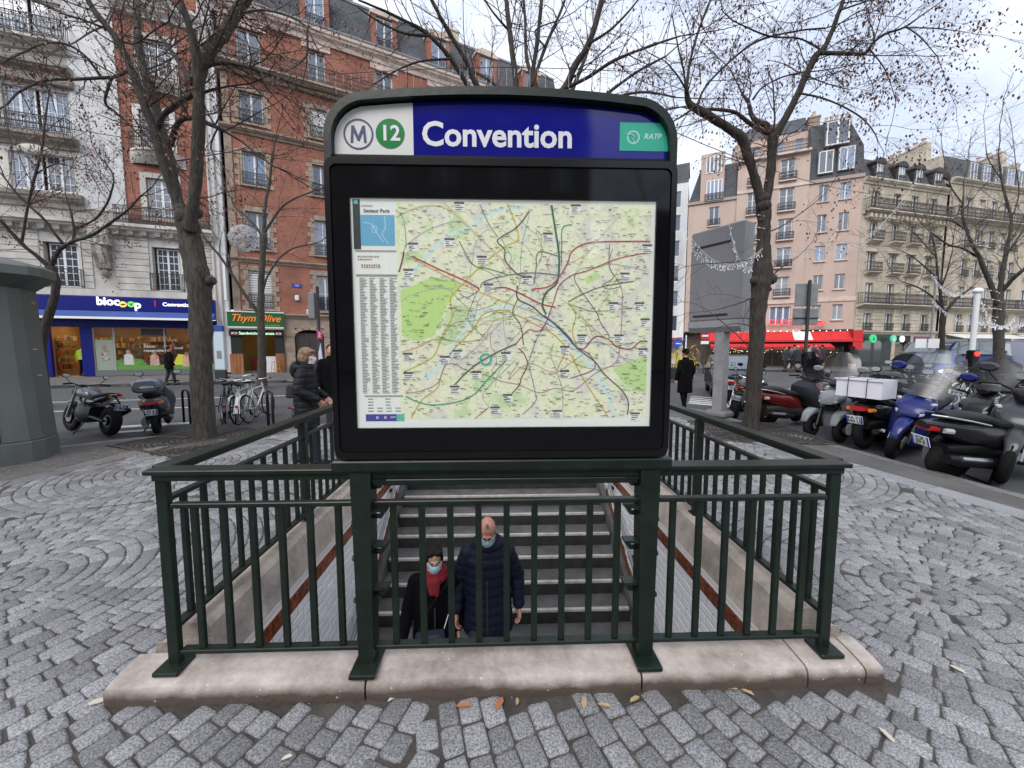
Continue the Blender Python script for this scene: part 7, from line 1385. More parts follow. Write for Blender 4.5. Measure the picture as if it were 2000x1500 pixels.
def scooter(label, loc, rot, paint, plate, lean=0., wr=.25, maxi=False, windscreen=None, topbox=None, three=False, apron=False, crate=False, stand='side', classic=False, seatm=None, xs_=1., rear_light=True, panel=None, sc=1.):
    t = thing('scooter', label, 'scooter', loc, 0, 'motorcycles and scooters parked by the kerb'); t.rotation_euler = (lean, 0, rot); t.scale = (xs_ * sc, sc, sc); pn = panel or m_black
    wheel(t, -.62, wr, .14 if maxi else .12); 
    if three:
        for s_ in (-1, 1):
            wheel(t, .68, .22, .11, y=s_ * .22); MB().tube([(.68, s_ * .14, .24), (.58, s_ * .14, .5), (.46, s_ * .08, .66)], .032, 8).build('fork_leg', m_black, t, smooth=True)
            MB().loft([(.44, .40, .07, .05, s_ * .22), (.56, .47, .085, .055, s_ * .22), (.70, .50, .088, .05, s_ * .22), (.86, .43, .07, .045, s_ * .22), (.93, .34, .05, .03, s_ * .22)], 12, 2.8).build('front_mudguard', paint, t, smooth=True)
    else:
        wheel(t, .68, wr, .11)
        for s_ in (-1, 1): MB().tube([(.68, s_ * .085, wr), (.56, s_ * .085, .58)], .024, 8).build('fork_leg', m_chr if maxi else m_alu, t, smooth=True)
        MB().loft([(.42, wr + .16, .05, .05), (.52, wr + .25, .075, .06), (.68, wr + .30, .08, .05), (.84, wr + .22, .07, .05), (.93, wr + .10, .045, .04)], 14, 2.6).build('front_mudguard', paint, t, smooth=True)
    # rear body, underseat, seat
    hb = .70 if classic else .68
    MB().loft([(-.98 if maxi else -.86, hb + .03, .06, .04), (-.86 if maxi else -.8, hb + .0, .13, .08), (-.6, hb - .06, .20 if not classic else .23, .14 if not classic else .19), (-.3, hb - .12, .21, .17 if not classic else .2), (-.05, hb - .2, .17, .18), (.08, hb - .28, .13, .13)], 20, 2.8).build('rear_body', paint, t, smooth=True)
    MB().loft([(-.75, .40, .12, .07), (-.5, .42, .17, .12), (-.1, .36, .18, .12), (.1, .30, .19, .09), (.38, .30, .18, .07), (.46, .34, .12, .05)], 16, 3).build('floor_panel', pn, t, smooth=True)
    sm = seatm or mat('seat_leather', (.012, .012, .013), .6, spec=.3)
    MB().loft([(-.80, hb + .13, .08, .04), (-.66, hb + .13, .15, .065), (-.42, hb + .11, .17, .065), (-.30, hb + .06, .16, .055), (-.08, hb + .03, .15, .06), (.06, hb - .02, .09, .045)], 18, 2.7).build('seat', sm, t, smooth=True)
    for s_ in (-1, 1): MB().tube([(-.45, s_ * .19, hb + .06), (-.65, s_ * .20, hb + .11), (-.86, s_ * .15, hb + .15), (-.93, s_ * .05, hb + .15)], .012, 8).build('grab_rail', m_alu if maxi else m_black, t, smooth=True)
    # front apron / leg shield
    fr = [(.22, .42, .15, .10), (.40, .43, .19, .11), (.60, .41, .22, .12), (.78, .37, .20, .10), (.92, .33, .13, .07), (.99, .31, .05, .04)] if not classic else [(.2, .40, .12, .05), (.35, .42, .17, .05), (.6, .42, .23, .055), (.8, .38, .21, .06), (.92, .35, .10, .06)]
    MB().loft(fr, 18, 2.8, 'z').v and MB()
    mb = MB(); secs = [(z, x, hy, hx) for z, x, hy, hx in fr]; mb.loft(secs, 20, 2.7, 'z'); mb.build('front_fairing', paint, t, smooth=True)
    if maxi:
        MB().loft([(.36, .74, .17, .10), (.50, .76, .19, .11), (.62, .72, .17, .08), (.70, .66, .10, .03)], 18, 2.8).build('nose_fairing', paint, t, smooth=True)
        for s_ in (-1, 1): MB().loft([(.60, .70, .06, .035, s_ * .09), (.66, .68, .06, .03, s_ * .085), (.69, .67, .045, .02, s_ * .08)], 12, 2.5).build('headlight', m_lamp, t, smooth=True); MB().loft([(.50, .83, .03, .015, s_ * .17), (.56, .82, .02, .01, s_ * .16)], 8, 2).build('indicator', m_lamp, t)
        MB().loft([(.58, .56, .11, .05), (.62, .55, .10, .04)], 12, 3).build('air_intake', m_black, t)
    else: MB().lathe([(.085, 0), (.06, .035), (.01, .045)], 16, (.43, 0, .98), 'x').build('headlight', m_lamp, t, smooth=True)
    hz = 1.0
    MB().loft([(.24, hz, .09, .04), (.34, hz, .12, .055), (.44, hz - .02, .10, .05), (.50, hz - .05, .05, .03)], 14, 2.5).build('handlebar_cowl', paint if classic else pn, t, smooth=True); bars(t, .30, hz, .33)
    for s_ in (-1, 1): mirror(t, .34, s_ * .33, 1.22, 1.15, paint if maxi else None)
    MB().loft([(-.95 if maxi else -.90, hb - .01, .10, .035), (-.88 if maxi else -.82, hb - .01, .12, .045)], 14, 3).build('tail_light', m_red, t, smooth=True)
    for s_ in (-1, 1): MB().loft([(-.86, hb - .02, .03, .03, s_ * .14), (-.80, hb - .02, .035, .03, s_ * .165)], 8, 2.5).build('indicator', m_lamp if maxi else m_amber, t)
    MB().tube([(-.80, 0, .6), (-.93, 0, .46)], .03, 5).build('plate_bracket', m_black, t); nplate(t, (-.955, 0, .50), R(-18), plate)
    silencer(t, [(-.15, -.17, .26), (-.35, -.20, .28), (-.75, -.23, .33), (-.88, -.235, .35)], .07 if maxi else .055, m_black); MB().tube([(-.45, -.25, .33), (-.78, -.285, .37)], [.035, .03], 6).build('heat_shield', m_alu if maxi else m_chr, t, smooth=True)
    MB().loft([(-.72, .28, .04, .09, .17), (-.3, .30, .05, .10, .18), (-.05, .32, .04, .06, .17)], 12, 3).build('engine_cover', m_steel, t, smooth=True)
    if stand == 'side': MB().tube([(-.1, .14, .24), (-.18, .30, .0)], .014, 6).build('side_stand', m_black, t)
    else: MB().tube([(-.25, .14, .22), (-.32, .17, .0)], .016, 6).tube([(-.25, -.14, .22), (-.32, -.17, .0)], .016, 6).tube([(-.32, .17, .012), (-.32, -.17, .012)], .014, 6).build('centre_stand', m_black, t)
    if windscreen: screen(t, windscreen[4] if len(windscreen) > 4 else .42, windscreen[0], windscreen[1], windscreen[2], windscreen[3], windscreen[5] if len(windscreen) > 5 else m_smoke)
    if topbox: 
        b = MB().loft([(-1.08, 1.05, .17, .10), (-1.02, 1.05, .22, .145), (-.85, 1.05, .235, .16), (-.70, 1.05, .22, .15), (-.64, 1.05, .15, .11)], 20, 3.2).build('top_box', topbox, t, smooth=True); MB().loft([(-1.092, 1.02, .10, .02), (-1.08, 1.02, .12, .03)], 10, 2).build('box_lock', m_chr, b); MB().loft([(-1.085, 1.0, .222, .004), (-.64, 1.0, .238, .004)], 20, 4).build('box_seam', m_dark, b)
        MB().box(-.95, -.6, -.08, .08, .84, .90).build('box_carrier', m_black, t)
    if apron:
        MB().loft([(.42, .34, .24, .09), (.55, .30, .27, .13), (.72, .22, .27, .18), (.86, .20, .24, .16), (.96, .24, .14, .08)], 18, 2.6, 'z').build('leg_cover', mat('apron_cloth', (.018, .02, .032), .8, bump=.5, bs=12), t, smooth=True); MB().lathe([(.05, 0), (.06, .02)], 12, (.1, .19, .72), 'y').build('cover_clip', m_alu, t)
    if crate:
        b = MB(); b.M = Matrix.Translation((-.72, 0, .86)); 
        for a in ((-.22, -.21, -.29, .29), (.21, .22, -.29, .29)): b.box(a[0], a[1], a[2], a[3], 0, .27)
        b.box(-.21, .21, -.29, -.28, 0, .27); b.box(-.21, .21, .28, .29, 0, .27); b.box(-.22, .22, -.29, .29, -.01, 0); b.box(-.24, -.22, -.31, .31, .255, .275); b.box(.22, .24, -.31, .31, .255, .275)
        bo = b.build('crate', mat('milky_plastic', (.74, .73, .80), .25), t); MB().box(-.88, -.55, -.2, .2, .87, 1.03).build('crate_contents', mat('crate_stuff', (.50, .32, .34), .8, col2=(.1, .12, .2), vs_=14), bo)
        for y in (-.12, .12): MB().tube([(-.97, y, .85), (-.97, y, 1.145), (-.47, y, 1.145), (-.47, y, .85)], .006, 4).build('elastic_strap', m_rub, bo)
    return t
def place(px, py, wb_off, ang, z=RZ):
    "position of the vehicle's middle so that the wheel at local x=wb_off stands on the given pixel"
    p = G(px, py, z); return Vector((p.x - wb_off * math.cos(ang), p.y - wb_off * math.sin(ang), z))
def shade(n, c, r=.25, coat=.25): return mat(n, c, r, coat=coat, spec=.35)
pr_, pf = G(214, 850, RZ), G(154, 838, RZ); a = math.atan2(pf.y - pr_.y, pf.x - pr_.x)
naked_bike('black naked motorcycle parked beside the grey kiosk, seen from behind', place(214, 852, -.72, R(160)), R(160), mat('tank_greyblue', (.07, .08, .10), .2, coat=.5), ('CL 71', '133 M'), lean=R(9))
a = R(124); scooter('grey scooter with a rounded top box parked left of the big tree', place(308, 847, -.62, a), a, mat('scooter_grey', (.11, .12, .14), .2, metal=.3, coat=.6), ('FF 4', '445 XK'), lean=R(-3), topbox=mat('box_grey', (.13, .15, .18), .25, coat=.5), classic=True, windscreen=None, wr=.23)
# right-hand row
a = R(52); naked_bike('black retro motorcycle with chrome exhaust half hidden by the right tree', place(1432, 820, -.7, a), a, mat('retro_black', (.012, .012, .014), .15, coat=.6), ('EK 3', '28 PB'), lean=R(8), retro=True)
a = R(12); scooter('dark red maxi scooter with a black leg cover and smoked windscreen', place(1500, 832, -.62, a), a, shade('burgundy', (.10, .008, .008)), ('DT 5', '61 QL'), lean=R(6), wr=.29, maxi=True, apron=True, windscreen=(.98, .62, .46, .42, .52, m_smokeD), panel=mat('dark_panel', (.03, .028, .028), .4), xs_=1.05, sc=1.08)
a = R(206); scooter('silver three-wheeled scooter with a tall clear windscreen', place(1615, 858, .68, a), a, shade('silver_paint', (.20, .21, .23), .25), ('BT 8', '12 RN'), lean=0, wr=.25, maxi=True, three=True, windscreen=(.98, .56, .56, .35, .50), sc=1.12)
a = R(24); scooter('black scooter carrying a milky plastic crate strapped behind the seat', place(1690, 875, -.62, a), a, shade('black_paint', (.012, .012, .014)), ('FA 71', '440 LF'), lean=R(1), wr=.30, crate=True, sc=1.12)
a = R(212); scooter('blue maxi scooter with a large sloping windscreen', place(1745, 893, .68, a), a, shade('blue_paint', (.009, .016, .12)), ('CA 21', '90 TS'), lean=R(-12), wr=.27, maxi=True, windscreen=(.90, .62, .56, .62, .56), xs_=1.05, sc=1.2)
a = R(-2); scooter('black maxi scooter with red tail light and white plate, seen from behind', place(1868, 935, -.62, a), a, shade('black_paint', (.012, .012, .014)), ('CX', '59 F'), lean=R(5), wr=.235, maxi=True, stand='centre', xs_=1.12, sc=1.12)
a = R(218); scooter('dark grey maxi scooter at the right edge with twin headlights', place(1950, 938, .68, a), a, shade('dark_grey_paint', (.035, .038, .045)), ('GH 6', '77 WA'), lean=R(-8), wr=.29, maxi=True, xs_=1.05, sc=1.22)
a = R(15); scooter('black scooter in the second row behind the crate scooter', G(1745, 815, RZ), R(35), shade('black_paint', (.012, .012, .014)), ('AR 5', '09 CE'), lean=R(5), wr=.27, maxi=True, sc=1.12, windscreen=(.98, .5, .5, .4, .5, m_smokeD))
scooter('black scooter squeezed between the blue scooter and the right edge', Vector((8.3, 6.6, RZ)), R(200), shade('black_paint', (.012, .012, .014)), ('DW 2', '87 HJ'), lean=R(-5), wr=.27, maxi=True, sc=1.15, windscreen=(.98, .45, .5, .5, .5, m_smokeD)); naked_bike('black motorcycle behind the red maxi scooter', Vector((7.6, 9.6, RZ)), R(205), shade('black_paint', (.012, .012, .014)), ('EX 8', '40 FD'), lean=R(-6))
scooter('dark scooter parked beyond the silver three-wheeler', Vector((8.7, 8.4, RZ)), R(20), shade('dark_grey_paint', (.035, .038, .045)), ('CY 6', '11 MM'), lean=R(5), wr=.26, sc=1.1, topbox=mat('box_black', (.012, .012, .014), .3))
bk = shade('black_paint', (.012, .012, .014))
scooter('black scooter with its tail toward the blue scooter in the second row', Vector((7.75, 7.45, RZ)), R(12), bk, ('FN 3', '52 TA'), lean=R(5), wr=.27, maxi=True, sc=1.12)
naked_bike('black motorcycle behind the silver three-wheeler', Vector((7.9, 9.0, RZ)), R(190), bk, ('BG 2', '18 KE'), lean=R(-7)); scooter('black scooter with a small clear windscreen near the grey hoop', Vector((9.4, 7.3, RZ)), R(195), bk, ('EJ 9', '64 VS'), lean=R(-5), wr=.26, sc=1.1, windscreen=(1.0, .4, .42, .4, .45))
# small scooters parked across the road
a = R(100); scooter('small white scooter parked near the billboard post', Vector((7.3, 13.3, RZ)), R(75), shade('white_paint', (.55, .56, .56)), ('ZD', '12'), wr=.24, lean=R(4))
scooter('dark scooter with chrome headlight parked in front of the small car', Vector((7.7, 12.6, RZ)), R(250), shade('black_paint', (.012, .012, .014)), ('ZA', '44'), wr=.24, lean=R(-4), windscreen=(1.05, .3, .4, .3, .4))
# bicycles
def bicycle(label, loc, rot, col, lean=R(6), basket=None, front='drop', group='bicycles at the racks', rl=False):
    t = thing('bicycle', label, 'bicycle', loc, 0, group); t.rotation_euler = (lean, 0, rot); fm = mat('cycle_paint_%.2f_%.2f_%.2f' % col, col, .3, coat=.3)
    for x in (-.52, .52):
        o = MB().torus((x, 0, .34), .325, .017, 'y', 28, 6).build('tyre', m_rub, t, smooth=2); mb = MB().torus((x, 0, .34), .305, .009, 'y', 28, 5)
        for k in range(18): an = k * math.pi / 9; mb.tube([(x, (-1) ** k * .02, .34), (x + .3 * math.cos(an), 0, .34 + .3 * math.sin(an))], .0018, 3)
        mb.build('rim', m_alu, o)
    seat, head, bb_, rear = (-.18, 0, .84), (.36, 0, .86), (-.08, 0, .30), (-.52, 0, .34)
    for a, b, r in ((bb_, (-.2, 0, .88), .017), ((-.17, 0, .78), (.35, 0, .82), .016), (bb_, (.37, 0, .72), .019), ((.34, 0, .9), (.40, 0, .64), .021)): MB().tube([a, b], r, 8).build('frame_tube', fm, t, smooth=True)
    for s_ in (-1, 1): MB().tube([(-.08, s_ * .03, .30), (-.52, s_ * .055, .34)], .01, 6).build('stay', fm, t); MB().tube([(-.17, s_ * .02, .78), (-.52, s_ * .055, .34)], .009, 6).build('stay', fm, t); MB().tube([(.40, s_ * .045, .66), (.46, s_ * .05, .45), (.52, s_ * .05, .34)], .012, 6).build('fork_blade', fm, t)
    MB().loft([(-.36, .965, .075, .02), (-.28, .965, .07, .03), (-.16, .96, .03, .02), (-.06, .955, .018, .015)], 12, 2.4).build('saddle', m_black, t, smooth=True); MB().tube([(-.2, 0, .88), (-.22, 0, .96)], .013, 8).build('seat_post', m_alu, t)
    MB().tube([(.34, 0, .9), (.33, 0, 1.0)], .013, 8).build('stem', m_alu, t); MB().tube([(.20, .30, 1.0), (.30, .22, 1.03), (.36, .06, 1.0), (.36, -.06, 1.0), (.30, -.22, 1.03), (.20, -.30, 1.0)], .012, 8).build('handlebar', m_alu, t, smooth=True)
    for s_ in (-1, 1): MB().tube([(.27, s_ * .25, 1.02), (.17, s_ * .31, .995)], .017, 8).build('grip', m_rub, t, smooth=True)
    MB().lathe([(.085, -.004), (.085, .004)], 18, (-.08, -.05, .30), 'y').build('chainring', m_steel, t); MB().tube([(-.08, -.07, .30), (-.0, -.08, .16)], .009, 5).box(-.04, .04, -.16, -.08, .145, .165).build('crank', m_black, t); MB().tube([(-.08, .07, .30), (-.16, .08, .44)], .009, 5).box(-.2, -.12, .08, .16, .43, .45).build('crank', m_black, t)
    MB().prism([(-.90, .40), (-.86, .54), (-.74, .67), (-.56, .72), (-.40, .69), (-.41, .68), (-.56, .71), (-.735, .66), (-.85, .53), (-.89, .40)], 'y', -.025, .025).build('mudguard', fm, t)
    if rl: MB().ball((-.90, 0, .55), (.025, .035, .03), 8, 6).build('rear_reflector', m_red, t, smooth=True)
    if basket: MB().bbox(-.80, -.42, -.16, .16, .74, 1.02, .03).build('pannier_bag', basket, t)
    return t
gb = lambda x, y: G(x, y, RZ)
bicycle('dark bicycle with a red reflector right beside the big tree', gb(432, 828), R(128), (.02, .04, .05), R(7), rl=True); bicycle('white bicycle seen from behind at the rack, the one nearest the camera', gb(462, 830), R(124), (.6, .6, .58), R(5), rl=True)
bicycle('pale city bicycle leaning in the middle of the rack cluster', gb(485, 822), R(104), (.45, .46, .44), R(-7)); bicycle('white bicycle at the right side of the rack cluster', gb(508, 818), R(98), (.62, .62, .6), R(-5)); bicycle('black bicycle between the dark one and the white one at the rack', gb(447, 824), R(121), (.02, .02, .02), R(4)); bicycle('dark green bicycle behind the pale city bicycle', gb(478, 806), R(118), (.03, .06, .05), R(-4)); bicycle('grey bicycle with a black pannier bag just left of the walking woman', gb(577, 832), R(115), (.05, .05, .055), R(5), basket=mat('bag_black', (.03, .03, .032), .8), rl=True)
labs = ['blue bicycle at the far right of the racks', 'pale bicycle with a white plate between the racks', 'black bicycle behind the blue scooter windscreen', 'grey bicycle under the white lamp pole', 'silver bicycle left of the lamp pole', 'dark bicycle next to the grey hoop', 'black bicycle at the right edge of the picture', 'white bicycle behind the crate scooter', 'brown bicycle near the utility cabinets']
for k, (px, py, an, c) in enumerate([(1975, 800, 60, (.02, .12, .28)), (1880, 790, 20, (.5, .52, .5)), (1835, 782, 95, (.02, .02, .022)), (1905, 772, 70, (.2, .2, .21)), (1865, 768, 110, (.4, .41, .42)), (1925, 782, 40, (.03, .03, .035)), (2010, 775, 80, (.03, .03, .03)), (1765, 765, 100, (.5, .5, .5)), (1800, 758, 75, (.18, .1, .05))]): bicycle(labs[k], gb(px, py), R(an), c, R(rnd.uniform(-8, 8)), rl=(k % 2 == 0))
bicycle('green and blue shared bicycle in front of the dark green shopfront', Vector((31.2, 29.5, 0)), R(20), (.03, .3, .25)); bicycle('second shared bicycle near the dark green shopfront', Vector((32.6, 29.6, 0)), R(200), (.02, .1, .3))
# cars
def car(label, loc, rot, paint, L_, Wd, H_, van=False):
    t = thing('parked_car' if not van else 'parked_van', label, 'car' if not van else 'van', loc, rot, 'cars on the crossing'); h = L_ / 2
    if van: prof = [(-h, .35), (-h, H_ * .9), (-h + .12, H_), (h - 1.1, H_), (h - .55, H_ * .66), (h - .05, H_ * .52), (h, .4)]; belt = H_ * .56
    else: prof = [(-h, .35), (-h, .75), (-h + .15, .95), (-h + .55, H_), (h - 1.75, H_), (h - 1.0, .98), (h - .2, .80), (h, .62), (h, .35)]; belt = .95
    mb = MB(); n = len(prof); secs = []
    for y, s_, dz in ((-Wd / 2, .0, .0), (-Wd / 2 + .03, 1, .03), (Wd / 2 - .03, 1, .03), (Wd / 2, .0, 0)): pass
    vs_ = []; ys = (-Wd / 2, -Wd / 2 + .10, Wd / 2 - .10, Wd / 2)
    for y in ys:
        o = abs(y) > Wd / 2 - .05
        for x, z in prof: tuck = .14 * max(0, (z - belt) / (H_ - belt)) if z > belt else 0; vs_.append((x * (.985 if o else 1), y * (1 - tuck), z - (.04 if o and z > .5 else 0)))
    fs = [tuple(range(n - 1, -1, -1)), tuple(3 * n + k for k in range(n))]
    for i in range(3):
        for k in range(n): j = (k + 1) % n; fs.append((i * n + k, i * n + j, i * n + n + j, i * n + n + k))
    mb.add(vs_, fs).build('body', paint, t, smooth=True); gl = mat('car_glass', (.10, .13, .15), .04, ior=2.)
    if van: MB().add([(h - .56, -Wd * .39, H_ * .68), (h - .56, Wd * .39, H_ * .68), (h - 1.08, Wd * .36, H_ - .03), (h - 1.08, -Wd * .36, H_ - .03)], [(0, 1, 2, 3)]).build('windscreen', gl, t, loc=(.03, 0, .01))
    else: MB().add([(h - 1.02, -Wd * .40, 1.0), (h - 1.02, Wd * .40, 1.0), (h - 1.72, Wd * .35, H_ - .05), (h - 1.72, -Wd * .35, H_ - .05)], [(0, 1, 2, 3)]).build('windscreen', gl, t, loc=(.03, 0, .015)); MB().add([(-h + .17, -Wd * .38, 1.0), (-h + .17, Wd * .38, 1.0), (-h + .53, Wd * .34, H_ - .05), (-h + .53, -Wd * .34, H_ - .05)], [(0, 1, 2, 3)]).build('rear_window', gl, t, loc=(-.03, 0, .015))
    for s_ in (-1, 1):
        z0, z1 = (belt + .03, H_ - .12); x0, x1 = (h - 1.9, h - .85) if van else (-h + .6, h - 1.3)
        MB().add([(x0, s_ * (Wd / 2 + .002), z0), (x1 + .25, s_ * (Wd / 2 + .002), z0), (x1 - .2, s_ * (Wd / 2 - .09), z1), (x0 + .1, s_ * (Wd / 2 - .09), z1)], [(0, 1, 2, 3)]).build('side_window', gl, t)
        for x in (-h + .75, h - .75):
            o = MB().torus((x, s_ * (Wd / 2 - .10), .31), .22, .09, 'y', 20, 8, .10).build('tyre', m_rub, t, smooth=2); MB().lathe([(.17, -.09), (.17, .09), (.05, .1)], 12, (x, s_ * (Wd / 2 - .10), .31), 'y').build('rim', m_alu, o)
        MB().loft([(h - .03, .68, .17, .08, s_ * (Wd / 2 - .28)), (h + .015, .68, .14, .06, s_ * (Wd / 2 - .28))], 12, 2.6).build('headlight', emat('car_headlight', (.8, .85, .9), .4), t, smooth=True); MB().box(-h - .01, -h + .05, s_ * (Wd / 2 - .25) - .1, s_ * (Wd / 2 - .25) + .1, .7, .85).build('tail_light', m_red, t); MB().ball((h - 1.35, s_ * (Wd / 2 + .08), 1.0), (.07, .10, .07), 8, 6).build('wing_mirror', paint, t, smooth=True)
    MB().box(h - .02, h + .02, -Wd * .28, Wd * .28, .42, .56).build('grille', m_black, t); MB().box(h + .02, h + .03, -.26, .26, .44, .55).build('number_plate', m_plate, t); return t
car('small dark car facing the camera behind the right tree', Vector((8.4, 14.6, RZ)), R(248), shade('car_dark', (.03, .032, .036)), 3.3, 1.65, 1.5); car('white and blue car with lit headlamp behind the lamp pole', Vector((21.2, 19.3, RZ)), R(215), shade('car_blue', (.03, .06, .22)), 3.9, 1.7, 1.5)
car('dark blue van behind the traffic light', Vector((25.3, 20.4, RZ)), R(200), shade('van_blue', (.012, .02, .09)), 4.9, 1.95, 2.1, True); car('second blue van left of the white lamp pole', Vector((26.0, 23.2, RZ)), R(190), shade('van_blue', (.012, .02, .09)), 4.9, 1.95, 2.1, True)
# ================================================================ people
m_skin = mat('skin', (.55, .29, .21), .5, col2=(.46, .20, .14), vs_=14); m_skin2 = mat('skin_tan', (.45, .27, .20), .5)
def remesh(mb, name, m, par, vox, sm=4, **k):
    me = mb.mesh(name, m); o = bpy.data.objects.new('tmp', me); r = o.modifiers.new('r', 'REMESH'); r.mode = 'VOXEL'; r.voxel_size = vox; r.use_smooth_shade = True
    if sm: s_ = o.modifiers.new('s', 'SMOOTH'); s_.iterations = sm; s_.factor = .5
    e = evalmesh(o)
    e.materials.clear(); e.materials.append(m); e.polygons.foreach_set('use_smooth', [True] * len(e.polygons)); e.name = name; return ob(name, e, par, **k)
def caps(mb, a, b, ra, rb, n=12):
    a, b = Vector(a), Vector(b); mb.tube([a, b], [ra, rb], n); mb.ball(a, ra, n, 8); mb.ball(b, rb, n, 8)
def hand(mb, w, d, side, palm_n, s=1.):
    "w wrist, d pointing direction, palm_n palm normal"
    w, d, pn = Vector(w), Vector(d).normalized(), Vector(palm_n).normalized(); ac = d.cross(pn).normalized() * side
    for q in (-1, -.3, .4, 1): caps(mb, w, w + d * .085 * s + ac * q * .026 * s, .019 * s, .0155 * s, 8)
    for q, l in ((-1, .062), (-.33, .073), (.33, .078), (1, .070)):
        k = w + d * .088 * s + ac * q * .027 * s; m_ = k + (d * .9 + pn * .25 + ac * q * .08) * l * .55 * s; e = m_ + (d * .55 + pn * .75) * l * .5 * s
        caps(mb, k, m_, .0098 * s, .009 * s, 7); caps(mb, m_, e, .009 * s, .0078 * s, 7)
    k = w + d * .028 * s + ac * .024 * s; m_ = k + (d * .5 + ac * .75 + pn * .3) * .042 * s; caps(mb, k, m_, .0125 * s, .0105 * s, 7); caps(mb, m_, m_ + (d * .85 + pn * .3) * .036 * s, .0105 * s, .009 * s, 7)
def head(mb, c, R_, s=1., female=False):
    "face towards local -y after rotation R_"
    def q(x, y, z): return c + R_ @ (Vector((x, y, z)) * s)
    def bl(x, y, z, r, n=14):
        o = MB(); o.ball((0, 0, 0), r if isinstance(r, tuple) else (r, r, r), n, 10); b = len(mb.v); mb.add([tuple(q(*(Vector(v) + Vector((x, y, z))))) for v in o.v], o.f)
    bl(0, .012, .03, (.076, .096, .092)); bl(0, -.03, -.035, (.058, .066, .075)); bl(0, -.060, -.088, (.030, .026, .022)); bl(0, -.02, -.068, (.052, .06, .04))
    bl(0, -.100, -.020, (.011, .016, .026), 8); bl(0, -.112, -.036, (.015, .014, .011), 8); bl(0, -.092, -.066, (.026, .010, .009), 8); bl(0, -.088, .012, (.055, .014, .010), 10)
    for s_ in (-1, 1): bl(s_ * .079, .012, -.018, (.009, .019, .031), 8); bl(s_ * .045, -.058, -.035, (.025, .03, .03), 10)
    return q
def person(label, loc, rot, H=1.74, pose=None, coat=None, coatlen=.5, trousers=None, shoes=None, skin=None, hair=None, hairstyle='short', mask=None, tilt=0., turn=0., vox=.009, glasses=False, scarf=None, hat=None, hood=False, arms=None, quilt=False, legs=None, full=True, name='person', group=None, zip_=True, grab=False):
    "local: faces -y, feet at z=0"
    t = thing(name, label, 'person', loc, rot, group); s = H / 1.74; V = Vector; skin = skin or m_skin
    lg = legs or ((-.09, -.02, -.10, -.16), (.09, .0, .12, -.02))  # hip x, foot x offset.. (x, knee y, foot y, ..)
    hipz, shz = .92 * s, 1.42 * s; body = MB(); feet = []; J = {}
    for i, sd in enumerate((-1, 1)):
        ky, fy, fz = (legs[i] if legs else ((-.10, -.14, 0) if i == 0 else (.02, .14, .0)))
        hp = V((sd * .09 * s, 0, hipz)); kn = V((sd * .10 * s, ky * s, .50 * s + fz * .5)); an = V((sd * .105 * s, fy * s, .09 * s + fz)); J[sd] = (hp, kn, an)
        caps(body, hp, kn, .085 * s, .056 * s); caps(body, kn, an, .055 * s, .040 * s); caps(body, an + V((0, .02, -.04)), an + V((0, -.15 * s, -.055)), .045 * s, .032 * s)
    caps(body, (0, .0, .98 * s), (0, 0, 1.20 * s), .14 * s, .13 * s); caps(body, (-.10 * s, 0, 1.33 * s), (.10 * s, 0, 1.33 * s), .105 * s, .105 * s); caps(body, (0, .01, 1.38 * s), (0, -.02 - tilt * .05, 1.53 * s), .055 * s, .052 * s)
    ar = arms or {-1: ((-.255, .02, 1.13), (-.27, -.10, .90)), 1: ((.255, .03, 1.13), (.27, -.05, .88))}
    for sd in (-1, 1):
        sh = V((sd * .175 * s, 0, 1.385 * s)); el = V(ar[sd][0]) * s; wr = V(ar[sd][1]) * s; J['a%d' % sd] = (sh, el, wr); caps(body, sh, el, .052 * s, .040 * s); caps(body, el, wr, .040 * s, .027 * s)
        dd = (wr - el).normalized(); hand(body, wr, (dd * .7 + V((0, 0, -.5))).normalized(), sd, V((-sd * 1., -.25, 0)), s * 1.02)
    Rh = Matrix.Rotation(turn, 3, 'Z') @ Matrix.Rotation(tilt, 3, 'X'); hc = V((0, -.035 - tilt * .07, 1.635 * s - tilt * .02)); q = head(body, hc, Rh, s, hairstyle != 'short')
    remesh(body, 'body', skin, t, vox * .8 if full else vox, 2)
    # trousers, shoes
    tr = MB()
    for sd in (-1, 1): hp, kn, an = J[sd]; caps(tr, hp, kn, .10 * s, .072 * s); caps(tr, kn, an + V((0, 0, .02)), .07 * s, .058 * s)
    caps(tr, (0, 0, .95 * s), (0, 0, 1.02 * s), .145 * s, .145 * s); remesh(tr, 'trousers', trousers or m_dark, t, vox * 1.3, 3)
    sm = MB()
    for sd in (-1, 1): an = J[sd][2]; caps(sm, an + V((0, .03, -.045)), an + V((0, -.155 * s, -.055)), .05 * s, .038 * s); sm.box(an.x - .045, an.x + .045, an.y - .19 * s, an.y + .08, an.z - .095 * s, an.z - .07)
    remesh(sm, 'shoes', shoes or m_black, t, vox * 1.1, 2)
    # coat
    ct = MB(); zb = (1.0 - coatlen) * s; n = 20; rings = []
    for z, rx, ry, yy in ((zb, .235, .165, -.0), (.85 * s if zb < .85 * s else zb + .02, .222, .16, 0), (1.02 * s, .205, .150, 0), (1.2 * s, .212, .150, 0), (1.36 * s, .215, .14, .0), (1.44 * s, .15, .11, .005), (1.49 * s, .085, .085, .0)):
        rings.append([(rx * s * math.cos(6.283 * k / n), yy + ry * s * math.sin(6.283 * k / n), z) for k in range(n)])
    vs_ = [v for r in rings for v in r]; fs = [tuple(range(n - 1, -1, -1)), tuple(len(vs_) - n + k for k in range(n))]
    for i in range(len(rings) - 1):
        for k in range(n): j = (k + 1) % n; fs.append((i * n + k, i * n + j, i * n + n + j, i * n + n + k))
    ct.add(vs_, fs)
